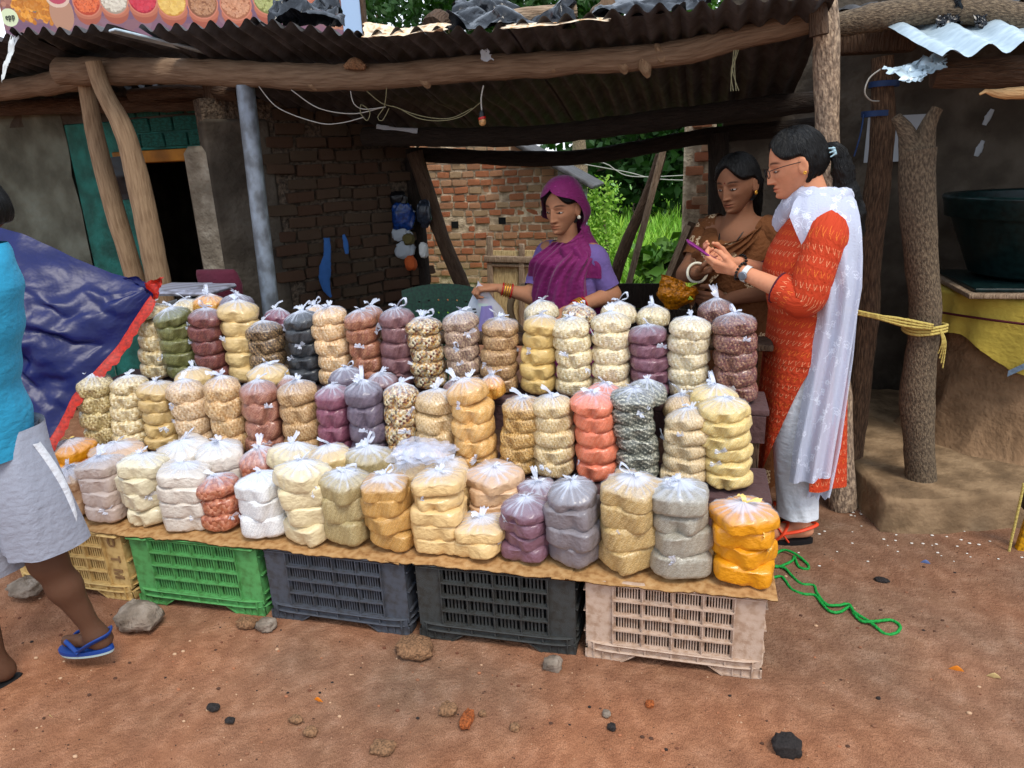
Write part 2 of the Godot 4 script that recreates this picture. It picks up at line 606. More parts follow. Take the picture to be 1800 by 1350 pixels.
	# leaves
	for q in [["leaf_dark", Color(0.16, 0.30, 0.10)], ["leaf_mid", Color(0.30, 0.46, 0.16)], ["leaf_bright", Color(0.56, 0.72, 0.28)], ["grass", Color(0.52, 0.70, 0.24)]]:
		var m := mat(q[0], q[1], 0.6)
		m.vertex_color_use_as_albedo = true
		m.backlight_enabled = true
		m.backlight = Color(0.5, 0.6, 0.3)

# ---------------------------------------------------------------- ground, field, platform
func axis_steps(a: float, b: float, step: float, far: float) -> PackedFloat32Array:
	var o := PackedFloat32Array()
	var s := step
	var x := a
	var pre := []
	while x > -far:
		s *= 1.35
		x -= s
		pre.append(x)
	pre.reverse()
	for q in pre: o.append(q)
	x = a
	while x <= b:
		o.append(x)
		x += step
	s = step
	while x < far:
		o.append(x)
		s *= 1.35
		x += s
	o.append(far)
	return o

func soil_h(x: float, z: float) -> float:
	return -0.008 * clampf(-x, 0.0, 3.0) + 0.010 * fn.get_noise_2d(x * 0.9, z * 0.9) + 0.008 * fn.get_noise_2d(x * 4.0 + 9.0, z * 4.0) + 0.0035 * fn.get_noise_2d(x * 14.0, z * 14.0 + 5.0)

func setting():
	var xs := axis_steps(-4.4, 3.0, 0.04, 500.0)
	var zs := axis_steps(-3.2, 1.6, 0.04, 500.0)
	var mb := Mb.new()
	for z in zs:
		for x in xs:
			var n := fn.get_noise_2d(x * 0.55 + 3.0, z * 0.55)
			var n2 := fn.get_noise_2d(x * 1.7 - 8.0, z * 1.7 + 2.0)
			var red := clampf(0.55 + 0.9 * n + 0.4 * n2 - 0.30 * clampf(x + 0.4, 0.0, 1.6) + 0.25 * clampf(z - 0.2, 0.0, 1.0), 0.0, 1.0)
			var k := Color(0.345, 0.235, 0.17).lerp(Color(0.52, 0.262, 0.152), red)
			var damp := clampf(0.5 + 1.6 * fn.get_noise_2d(x * 1.1 + 40.0, z * 1.1), 0.0, 1.0)
			k = k.lerp(k * 0.80, damp * 0.6)
			mb.tint = Color(k.r, k.g, k.b)
			mb.vert(Vector3(x, soil_h(x, z), z), Vector2(x, z))
	var w := xs.size()
	for j in zs.size() - 1:
		for i in w - 1:
			var a := j * w + i
			mb.quad(a, a + 1, a + w + 1, a + w)
	ground_thing("ground", mb, M.soil)
	# raised mud platform of the next shop, broken front corner
	mb = Mb.new()
	var edge := []
	for q in [Vector3(0.514, 0.168, -1.7), Vector3(0.486, 0.1, -1.336), Vector3(0.548, 0.15, -1), Vector3(0.72, 0.15, -1.019), Vector3(1.085, 0.15, -1.142)]:
		edge.append(Vector2(q.x, q.z))
	edge[0] = Vector2(0.50, -1.75)
	edge.append(Vector2(3.4, edge[4].y + 0.05))
	edge.append(Vector2(3.4, -2.5))
	edge.append(Vector2(0.50, -2.5))
	var fine := []
	for i in edge.size():
		var a: Vector2 = edge[i]
		var b: Vector2 = edge[(i + 1) % edge.size()]
		var n := maxi(int(a.distance_to(b) / 0.06), 1)
		for k in n:
			fine.append(a.lerp(b, float(k) / n))
	var rings := []
	for lv in [[-0.05, 0.02], [0.03, 0.018], [0.08, 0.006], [0.125, 0.0], [0.142, -0.008], [0.15, -0.03]]:
		var rg := PackedVector3Array()
		for q in fine:
			var c := Vector2(1.8, -1.9)
			var d: Vector2 = (q - c).normalized()
			var wob: float = fn.get_noise_3d(q.x * 6.0, lv[0] * 20.0, q.y * 6.0) * 0.018
			var o: Vector2 = q + d * (lv[1] + wob)
			rg.append(Vector3(o.x, lv[0] + 0.006 * fn.get_noise_2d(q.x * 8.0, q.y * 8.0), o.y))
		rings.append(rg)
	mb.loft(rings, true, false)
	var s := mb.v.size()
	mb.vert(Vector3(1.9, 0.152, -1.9))
	for q in rings[5]: mb.vert(q)
	for i in fine.size(): mb.tri(s, s + 1 + i, s + 1 + (i + 1) % fine.size())
	ground_thing("path_platform", mb, M.platform_mud)
	# the green field behind the stall
	mb = Mb.new()
	var gx := axis_steps(-8.0, 12.0, 0.8, 120.0)
	var gz := axis_steps(-24.0, -4.6, 0.8, 120.0)
	var cnt := 0
	mb.tint = Color(0.5, 0.62, 0.3)
	for z in gz:
		if z > -4.2: continue
		cnt += 1
		for x in gx:
			mb.vert(Vector3(x, 0.02 + 0.05 * fn.get_noise_2d(x * 0.3, z * 0.3) + 0.05, z), Vector2(x, z))
	w = gx.size()
	for j in cnt - 1:
		for i in w - 1:
			var a := j * w + i
			mb.quad(a, a + 1, a + w + 1, a + w)
	ground_thing("field", mb, M.grass)
	var tuft := Mb.new()
	for i in 9:
		var a := rng.randf() * TAU
		var r0 := rng.randf() * 0.10
		var b := Vector3(cos(a * 3.1) * r0, 0, sin(a * 3.1) * r0)
		var d := Vector3(cos(a), 0, sin(a))
		var sd := d.cross(Vector3.UP) * 0.009
		var hh := rng.randf_range(0.22, 0.42)
		var l := rng.randf_range(0.08, 0.22)
		var q := tuft.vert(b - sd)
		tuft.vert(b + sd)
		tuft.vert(b + d * l * 0.35 + Vector3.UP * hh * 0.7 + sd * 0.8)
		tuft.vert(b + d * l * 0.35 + Vector3.UP * hh * 0.7 - sd * 0.8)
		tuft.vert(b + d * l + Vector3.UP * hh)
		tuft.quad(q, q + 1, q + 2, q + 3)
		tuft.tri(q + 3, q + 2, q + 4)
	var mm := MultiMesh.new()
	mm.transform_format = MultiMesh.TRANSFORM_3D
	mm.use_colors = true
	mm.mesh = tuft.mesh()
	mm.instance_count = 9000
	for i in mm.instance_count:
		var t := pow(rng.randf(), 1.6)
		var z := -4.8 - t * 17.0
		var x := rng.randf_range(-0.9, 2.6) * (-z) * 0.36 + 0.2
		var sc := rng.randf_range(0.6, 1.35) * (1.0 + 0.5 * fn.get_noise_2d(x, z))
		mm.set_instance_transform(i, Transform3D(Basis(Vector3.UP, rng.randf() * TAU).scaled(Vector3.ONE * sc), Vector3(x, 0.03, z)))
		var v := rng.randf_range(0.7, 1.25)
		mm.set_instance_color(i, Color(v * rng.randf_range(0.85, 1.2), v, v * 0.8))
	var go := MultiMeshInstance3D.new()
	go.name = "grass"
	go.multimesh = mm
	go.material_override = M.grass
	add_child(go)
	go.position = CORNER
	go.rotation.y = YAW
	tag(go, "tall bright green grass covering the field behind the stall", "grass", "", "stuff")

# ---------------------------------------------------------------- plants
func leaves(blobs: Array, n: int, size: float, long_ := 1.7) -> Mb:
	var mb := Mb.new()
	for b in blobs:
		var c: Vector3 = b[0]
		var r: Vector3 = b[1]
		var share := int(n * b[2])
		for i in share:
			var d := Vector3(rng.randfn(), rng.randfn(), rng.randfn()).normalized()
			var rad := pow(rng.randf(), 0.45)
			var p := c + d * r * rad
			var g := fn.get_noise_3d(p.x * 1.8 / r.x, p.y * 1.8 / r.y, p.z * 1.8 / r.z)
			if g < -0.16:
				continue
			var a := Vector3(rng.randfn(), rng.randfn() - 0.5, rng.randfn()).normalized()
			var s := a.cross(Vector3(rng.randfn(), rng.randfn(), rng.randfn())).normalized()
			var l := size * rng.randf_range(0.6, 1.4)
			var v := rng.randf_range(0.65, 1.3) + g * 0.5
			mb.tint = Color(v * rng.randf_range(0.85, 1.2), v, v * rng.randf_range(0.7, 1.0))
			var nrm := a.cross(s) * l * 0.12
			var q := mb.vert(p)
			mb.vert(p + a * l * 0.5 + s * l * 0.5 / long_ + nrm)
			mb.vert(p + a * l)
			mb.vert(p + a * l * 0.5 - s * l * 0.5 / long_ + nrm)
			mb.quad(q, q + 1, q + 2, q + 3)
	return mb

func tree(called: String, at: Vector3, h: float, tr: float, blobs: Array, n: int, leaf: float, mt: String, label: String, cat := "tree", group := ""):
	var t := thing(called, label, cat, at, 0.0, group)
	var tk := Mb.new()
	tk.tube(bend([Vector3.ZERO - Vector3.UP * 0.1, Vector3(0.05 * h * 0.3, h * 0.3, 0.02), Vector3(-0.02, h * 0.62, 0.05)], 0.15), [tr * 1.3, tr, tr * 0.55], 10, true, 1.0, fn, 0.2, 3.0)
	for b in blobs:
		var c: Vector3 = b[0]
		tk.tube(bend([Vector3(0, h * 0.42, 0), c.lerp(Vector3(0, h * 0.5, 0), 0.5) - Vector3.UP * 0.15, c], 0.2), [tr * 0.5, tr * 0.3, tr * 0.08], 6, true)
	part("trunk", tk.mesh(), M.bark, t)
	part("crown", leaves(blobs, n, leaf).mesh(), M[mt], t)

# ---------------------------------------------------------------- brickwork
var brick_shapes := []
func brick_shape(i: int) -> ArrayMesh:
	if brick_shapes.is_empty():
		for k in 8:
			var mb := Mb.new()
			mb.box(Vector3.ZERO, Vector3.ONE, Basis.IDENTITY, 0.07)
			for q in mb.v.size():
				var p := mb.v[q]
				var e := Vector3(fn.get_noise_3d(p.x * 2.0 + k * 9.0, p.y * 2.0, p.z * 2.0), fn.get_noise_3d(p.x * 2.0, p.y * 2.0 + k * 7.0, p.z * 2.0 + 3.0), fn.get_noise_3d(p.x * 2.0 + 5.0, p.y * 2.0, p.z * 2.0 + k * 5.0))
				mb.v[q] = p + e * Vector3(0.10, 0.16, 0.14)
			brick_shapes.append(mb.mesh())
	return brick_shapes[i % 8]

# bricks on the plane x (along) / y (up) of the parent, facing +z; keep(x, y) says where the wall is
var proud := 0.006
func lay_bricks(t: Node3D, x0: float, x1: float, y0: float, y1: float, len_: float, hh: float, joint: float, deep: float, keep: Callable, tone: String, miss := 0.0, skip := []):
	var row := 0
	var y := y0 + hh * 0.5
	while y < y1:
		var x := x0 - rng.randf() * len_
		var k := 0
		while x < x1:
			var l := len_ * rng.randf_range(0.82, 1.12)
			if rng.randf() < 0.18: l *= 0.52
			var c := x + l * 0.5
			x += l + joint * rng.randf_range(0.7, 1.6)
			if c < x0 or c > x1 or not keep.call(c, y) or rng.randf() < miss:
				continue
			var hole := false
			for s in skip:
				if absf(c - s.x) < len_ * 0.42 and absf(y - s.y) < hh * 0.62: hole = true
			if hole:
				continue
			var o := part("brick", brick_shape(rng.randi()), M["%s%d" % [tone, rng.randi() % 6]], t, Vector3(c, y + rng.randfn() * 0.004, rng.randfn() * proud), Vector3(rng.randfn() * 0.02, rng.randfn() * 0.03, rng.randfn() * 0.03))
			o.scale = Vector3(l, hh * rng.randf_range(0.86, 1.06), deep)
			k += 1
		y += hh + joint
		row += 1

# ---------------------------------------------------------------- timber frame of the stall, its walls
func stall():
	log_thing("roof_beam", [Vector3(-3.334, 2.041, -1.27), Vector3(-2.605, 1.992, -1.27), Vector3(-1.926, 1.923, -1.27), Vector3(-1.54, 1.907, -1.27), Vector3(-1.147, 1.91, -1.27), Vector3(-0.779, 1.902, -1.27), Vector3(-0.365, 1.906, -1.27), Vector3(-0.107, 1.946, -1.27), Vector3(0.187, 1.99, -1.27)], [0.068, 0.062, 0.058, 0.056, 0.050, 0.047, 0.046], M.beam_wood, "long bent timber beam carrying the front of the stall roof", "beam", "", 0.16)
	var beam: Node3D = get_node("roof_beam")
	var bb: Vector3 = TURN.inverse() * (beam.position - CORNER)
	for q in [Vector3(-2.434, 1.961, -1.22), Vector3(-1.957, 1.909, -1.22), Vector3(-1.41, 1.88, -1.22), Vector3(-0.846, 1.897, -1.22), Vector3(-0.559, 1.883, -1.22), Vector3(-0.469, 1.869, -1.22), Vector3(-0.407, 1.902, -1.22)]:
		var kb := Mb.new()
		kb.tube(PackedVector3Array([q + Vector3(0, 0, -0.03), q + Vector3(0, 0, -0.012), q + Vector3(0, 0, -0.006), q + Vector3(0, 0, -0.010)]), [0.044, 0.034, 0.024, 0.008], 14, true, 0.6, fn, 0.3, 30.0)
		part("knot", kb.mesh(bb), M.debarked, beam)
	log_thing("wooden_post", [Vector3(-3.251, 2.004, -1.33), Vector3(-3.261, 1.678, -1.33), Vector3(-3.231, 1.333, -1.33), Vector3(-3.192, 0.999, -1.33), Vector3(-3.12, 0.0, -1.36)], [0.040, 0.050, 0.050, 0.054], M.debarked, "leaning stripped timber post under the left end of the beam", "post", "timber posts of the stall", 0.10)
	log_thing("wooden_post", [Vector3(-3.026, 2.054, -1.16), Vector3(-3.011, 1.925, -1.17), Vector3(-2.941, 1.716, -1.18), Vector3(-2.927, 1.393, -1.19), Vector3(-2.932, 0.991, -1.2), Vector3(-2.93, 0.0, -1.2)], [0.036, 0.053, 0.060, 0.055, 0.055], M.debarked, "crooked honey brown timber post with a bent pointed top", "post", "timber posts of the stall", 0.08)
	var pp := Mb.new()
	pp.tube(PackedVector3Array([Vector3(-2.37, 0, -1.27), Vector3(-2.327, 1.426, -1.27), Vector3(-2.308, 1.913, -1.27)]), [0.042], 20, true)
	solo("steel_pipe", pp, M.pipe_steel, Vector3(-2.37, 0, -1.27), "grey steel pipe standing as a post under the beam", "pipe")
	log_thing("wooden_post", [Vector3(0.172, 2.1, -1.22), Vector3(0.199, 1.928, -1.22), Vector3(0.235, 1.545, -1.22), Vector3(0.308, 0.991, -1.22), Vector3(0.365, 0.503, -1.22), Vector3(0.428, -0.004, -1.22)], [0.042, 0.046, 0.048, 0.050, 0.056, 0.060], M.bark, "straight post with flaking bark beside the woman in orange", "post", "timber posts of the stall", 0.14)
	log_thing("wooden_post", [Vector3(0.143, 2.067, -1.13), Vector3(0.163, 1.914, -1.13)], [0.030, 0.033], M.dark_wood, "short cut stub tied to the top of the bark post", "post", "", 0.10)
	log_thing("wooden_post", [Vector3(0.442, 1.855, -1.42), Vector3(0.471, 1.536, -1.42), Vector3(0.471, 1.126, -1.42), Vector3(0.486, 0.705, -1.42), Vector3(0.496, 0.063, -1.45)], [0.042, 0.048, 0.054, 0.052, 0.048], M.rough_bark, "dark leaning post with deep ridged bark and a blue tie", "post", "timber posts of the stall", 0.2)
	# forked post
	var t := thing("forked_post", "grey smooth-barked post forked at its top, standing on the platform", "post", Vector3(0.747, 0.091, -1.24))
	var b := Vector3(0.747, 0.091, -1.24)
	var fk := Mb.new()
	var path := [Vector3(0, 0, 0), Vector3(0.675, 0.51, -1.24) - b, Vector3(0.665, 0.849, -1.24) - b, Vector3(0.618, 1.101, -1.24) - b, Vector3(0.575, 1.363, -1.24) - b, Vector3(0.559, 1.505, -1.24) - b]
	fk.tube(bend(path, 0.04), [0.062, 0.060, 0.066, 0.058, 0.058, 0.064, 0.068], 18, true, 1.0, fn, 0.12, 5.0)
	part("trunk", fk.mesh(), M.grey_bark, t)
	for a in [[1574, 205, 0.05], [1650, 185, 0.042]]:
		var l := Mb.new()
		var e := Vector3(0.471, 1.626, -1.24) if a[0] == 1574 else Vector3(0.611, 1.648, -1.24)
		l.tube(bend([Vector3(0.568, 1.426, -1.24) - b, (Vector3(0.559, 1.505, -1.24) - b).lerp(e - b, 0.5), e - b], 0.03), [0.055, 0.040, 0.020], 12, true, 1.0, fn, 0.16, 6.0)
		part("branch", l.mesh(), M.grey_bark, t)
	# beams further in
	log_thing("roof_beam", [Vector3(-2.053, 1.688, -1.95), Vector3(-1.206, 1.648, -1.95), Vector3(-0.668, 1.671, -1.95), Vector3(-0.196, 1.705, -1.95), Vector3(0.35, 1.74, -1.95)], [0.05], M.sooty_wood, "sooty beam under the middle of the corrugated roof", "beam", "inner roof beams")
	log_thing("roof_beam", [Vector3(-2.349, 1.609, -2.55), Vector3(-1.977, 1.586, -2.55), Vector3(-1.363, 1.54, -2.55), Vector3(-1.009, 1.526, -2.55), Vector3(-0.669, 1.554, -2.55), Vector3(-0.216, 1.612, -2.55), Vector3(0.4, 1.64, -2.55)], [0.045], M.sooty_wood, "sooty beam along the back opening of the stall", "beam", "inner roof beams")
	log_thing("back_post", [Vector3(-1.98, 0, -2.5), Vector3(-1.996, 1.138, -2.5), Vector3(-2.004, 1.622, -2.5)], [0.055, 0.05, 0.05], M.sooty_wood, "upright dark post at the left of the back opening", "post")
	log_thing("back_post", [Vector3(-1.601, 0.559, -2.42), Vector3(-1.767, 0.963, -2.42), Vector3(-1.873, 1.318, -2.42), Vector3(-1.951, 1.599, -2.42)], [0.04, 0.045, 0.045, 0.05], M.dark_wood, "slanting dark branch propped against the back beam", "post")
	log_thing("back_post", [Vector3(-0.13, 0, -2.5), Vector3(-0.126, 1.103, -2.5), Vector3(-0.149, 1.623, -2.5)], [0.055], M.sooty_wood, "upright dark post behind the woman in brown", "post")
	log_thing("leaning_pole", [Vector3(-0.816, 0.602, -3), Vector3(-0.709, 0.952, -3), Vector3(-0.562, 1.283, -3), Vector3(-0.487, 1.522, -3)], [0.040, 0.040, 0.038, 0.036], M.dark_wood, "black-barked trunk leaning in the back opening", "pole")
	var pl := Mb.new()
	var pa := Vector3(-0.697, 0.622, -2.9)
	var pb := Vector3(-0.462, 1.579, -2.9)
	var dy := (pb - pa).normalized()
	var dx := Vector3(dy.y, -dy.x, 0)
	pl.box((pa + pb) * 0.5, Vector3(0.042, (pb - pa).length(), 0.025), Basis(dx, dy, Vector3(0, 0, 1)), 0.006)
	solo("leaning_plank", pl, M.grey_wood, pa, "pale squared plank leaning beside the black trunk", "plank")
	# left wall of the stall: bare bricks, plastered at its front end
	var p0 := Vector3(-2.731, 0, -1.5)
	var p1 := Vector3(-1.996, 0, -2.5)
	var d := p1 - p0
	var wl := d.length()
	var an := atan2(-d.z, d.x)
	t = thing("brick_wall", "dark bare brick side wall at the left of the stall", "wall", p0, an)
	var mb := Mb.new()
	mb.box(Vector3(wl * 0.5, 0.95, -0.07), Vector3(wl, 1.9, 0.1))
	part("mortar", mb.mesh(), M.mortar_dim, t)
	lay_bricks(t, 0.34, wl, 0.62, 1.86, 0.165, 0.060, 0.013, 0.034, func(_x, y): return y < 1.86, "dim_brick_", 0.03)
	mb = Mb.new()
	mb.box(Vector3(0.17, 0.9, -0.045), Vector3(0.36, 1.8, 0.09), Basis.IDENTITY, 0.02)
	part("plaster", mb.mesh(), M.mud_wall, t)
	# plastered pier by the doorway
	var u0 := -2.912
	var u1 := -2.72
	var ph := 1.67
	mb = Mb.new()
	mb.box(Vector3((u0 + u1) * 0.5, ph * 0.5, -1.66), Vector3(u1 - u0, ph, 0.32), Basis.IDENTITY, 0.035)
	solo("wall_pier", mb, M.plaster, Vector3((u0 + u1) * 0.5, 0, -1.66), "short grey plastered pier beside the dark doorway", "pillar")
	log_thing("short_post", [Vector3(-2.769, 1.652, -1.62), Vector3(-2.729, 1.968, -1.62)], [0.055, 0.06], M.dark_wood, "short dark prop standing on the plastered pier", "post")
	# dark wall behind the women and on through the next shop
	t = thing("mud_back_wall", "long dark mud wall behind the women and the next shop", "wall", Vector3(1.6, 0, -2.62))
	mb = Mb.new()
	for j in 24:
		for i in 60:
			pass
	var rows := []
	for j in 25:
		var rg := PackedVector3Array()
		for i in 61:
			var x := -1.72 + 4.9 * i / 60.0
			var y := 2.5 * j / 24.0
			rg.append(Vector3(x, y, 0.08 + 0.05 * fn.get_noise_2d(x * 1.6, y * 1.6) + 0.014 * fn.get_noise_2d(x * 9.0, y * 9.0)))
		rows.append(rg)
	mb.loft(rows, false)
	mb.box(Vector3(0.73, 1.25, -0.06), Vector3(4.9, 2.5, 0.12))
	part("mud_face", mb.mesh(), M.mud_wall, t)
	# dark boards closing the lower half of the back opening
	t = thing("board_partition", "low dark board partition below the back opening, behind the bags", "partition", Vector3(-0.62, 0, -2.38))
	for k in 5:
		mb = Mb.new()
		mb.box(Vector3.ZERO, Vector3(0.98, 0.15, 0.025), Basis.IDENTITY, 0.004)
		part("plank", mb.mesh(), M.sooty_wood, t, Vector3(0, 0.10 + k * 0.155, 0.004 * (k % 2)), Vector3(0, 0, rng.randfn() * 0.006))
	for k in 2:
		mb = Mb.new()
		mb.box(Vector3.ZERO, Vector3(0.05, 0.8, 0.04), Basis.IDENTITY, 0.004)
		part("batten", mb.mesh(), M.sooty_wood, t, Vector3(-0.4 + 0.8 * k, 0.40, -0.035))
	# stacked boards leaning against the pier behind the woman in brown
	for k in 3:
		mb = Mb.new()
		var a := [Vector3(-0.416, 0.803, -2.3), Vector3(-0.39, 0.803, -2.3), Vector3(-0.352, 0.803, -2.3)][k] as Vector3
		var c := [Vector3(-0.303, 1.11, -2.3), Vector3(-0.276, 1.119, -2.3), Vector3(-0.209, 1.061, -2.3)][k] as Vector3
		a.z -= 0.05 * k
		c.z -= 0.05 * k
		var ay := (c - a).normalized()
		mb.box((a + c) * 0.5, Vector3(0.035 + 0.02 * k, (c - a).length() + 0.06, 0.02), Basis(Vector3(ay.y, -ay.x, 0), ay, Vector3(0, 0, 1)), 0.003)
		solo("leaning_board", mb, M.grey_wood if k == 0 else M.dark_wood, a, ["pale thin board edge, leftmost of the boards leaning behind the brown arm", "narrow dark board leaning between two others behind the brown arm", "wide dark board leaning closest to the woman in brown"][k], "board", "boards leaning in the back corner")
	# mud wall between this stall and the next shop, sheltering the inner corner
	# green plastic chair
	t = thing("plastic_chair", "dark green plastic chair with a perforated back behind the bags", "chair", Vector3(-1.62, 0, -1.75), 0.15)
	mb = Mb.new()
	var cols := 17
	var holes := 9
	var grid := []
	for j in 13:
		var rg := PackedVector3Array()
		for i in cols:
			var x := (float(i) / (cols - 1) - 0.5)
			var y := float(j) / 12.0
			rg.append(Vector3(x * (0.40 + 0.04 * y), 0.46 + y * 0.42 - 0.03 * x * x * 4.0 * y, -0.02 - 0.10 * y + x * x * 0.10))
		grid.append(rg)
	var back := Mb.new()
	for s in [0.0, -0.012]:
		var base := back.v.size()
		for rg in grid:
			for q in rg: back.vert(q + Vector3(0, 0, s))
		for j in 12:
			for i in cols - 1:
				if j % 2 == 1 and i % 2 == 1 and j > 2 and j < 11 and i > 2 and i < 14:
					var c0 := base + j * cols + i
					var mid := (back.v[c0] + back.v[c0 + cols + 1]) * 0.5
					var inn := []
					for k in 8:
						var an2 := TAU * k / 8 + PI * 1.25
						inn.append(back.vert(mid + Vector3(cos(an2) * 0.0065, sin(an2) * 0.0065, 0)))
					var ot := [c0, c0 + 1, c0 + cols + 1, c0 + cols]
					for k in 4:
						back.quad(ot[k], ot[(k + 1) % 4], inn[(k * 2 + 2) % 8], inn[k * 2 + 1])
						back.tri(ot[k], inn[k * 2 + 1], inn[k * 2])
						continue
					continue
				var a2 := base + j * cols + i
				back.quad(a2, a2 + 1, a2 + cols + 1, a2 + cols)
	part("backrest", back.mesh(), M.green_chair, t)
	mb = Mb.new()
	mb.box(Vector3(0, 0.44, 0.20), Vector3(0.42, 0.03, 0.42), Basis.IDENTITY, 0.012)
	part("seat", mb.mesh(), M.green_chair, t)
	for sx in [-1, 1]:
		for sz in [0, 1]:
			mb = Mb.new()
			mb.tube(PackedVector3Array([Vector3(sx * 0.22, 0, 0.42 * sz - 0.04), Vector3(sx * 0.18, 0.43, 0.36 * sz + 0.02)]), [0.022], 8)
			part("leg", mb.mesh(), M.green_chair, t)

func corr(p00: Vector3, p10: Vector3, p01: Vector3, p11: Vector3, lam := 0.085, amp := 0.017, sag := 0.02, along := 18) -> Mb:
	var mb := Mb.new()
	var wd := (p10 - p00).length()
	var n := int(wd / lam * 10.0)
	var rows := []
	for j in along + 1:
		var b := float(j) / along
		var rg := PackedVector3Array()
		for i in n + 1:
			var a := float(i) / n
			var p := p00.lerp(p10, a).lerp(p01.lerp(p11, a), b)
			p.y += amp * sin(a * wd / lam * TAU) + sag * fn.get_noise_3d(p.x * 1.4, 4.0, p.z * 1.4) + 0.004 * fn.get_noise_3d(p.x * 9.0, 4.0, p.z * 9.0)
			rg.append(p)
		rows.append(rg)
	mb.loft(rows, false)
	return mb

func crumple(p00: Vector3, p10: Vector3, p01: Vector3, p11: Vector3, amp: float, fr: float, n := 36, edge := 0.0) -> Mb:
	var mb := Mb.new()
	var rows := []
	var nn := (p10 - p00).cross(p01 - p00).normalized()
	for j in n + 1:
		var rg := PackedVector3Array()
		for i in n + 1:
			var a := float(i) / n
			var b := float(j) / n
			var p := p00.lerp(p10, a).lerp(p01.lerp(p11, a), b)
			var g := absf(fn.get_noise_3d(p.x * fr, p.y * fr, p.z * fr)) * 2.0 + 0.35 * absf(fn.get_noise_3d(p.x * fr * 3.0 + 9.0, p.y * fr * 3.0, p.z * fr * 3.0))
			p += nn * amp * (g - 0.4)
			p += (p10 - p00).normalized() * edge * fn.get_noise_2d(b * 5.0, a * 2.0) + (p01 - p00).normalized() * edge * fn.get_noise_2d(a * 6.0, b * 2.0 + 7.0)
			rg.append(p)
		rows.append(rg)
	mb.loft(rows, false)
	return mb

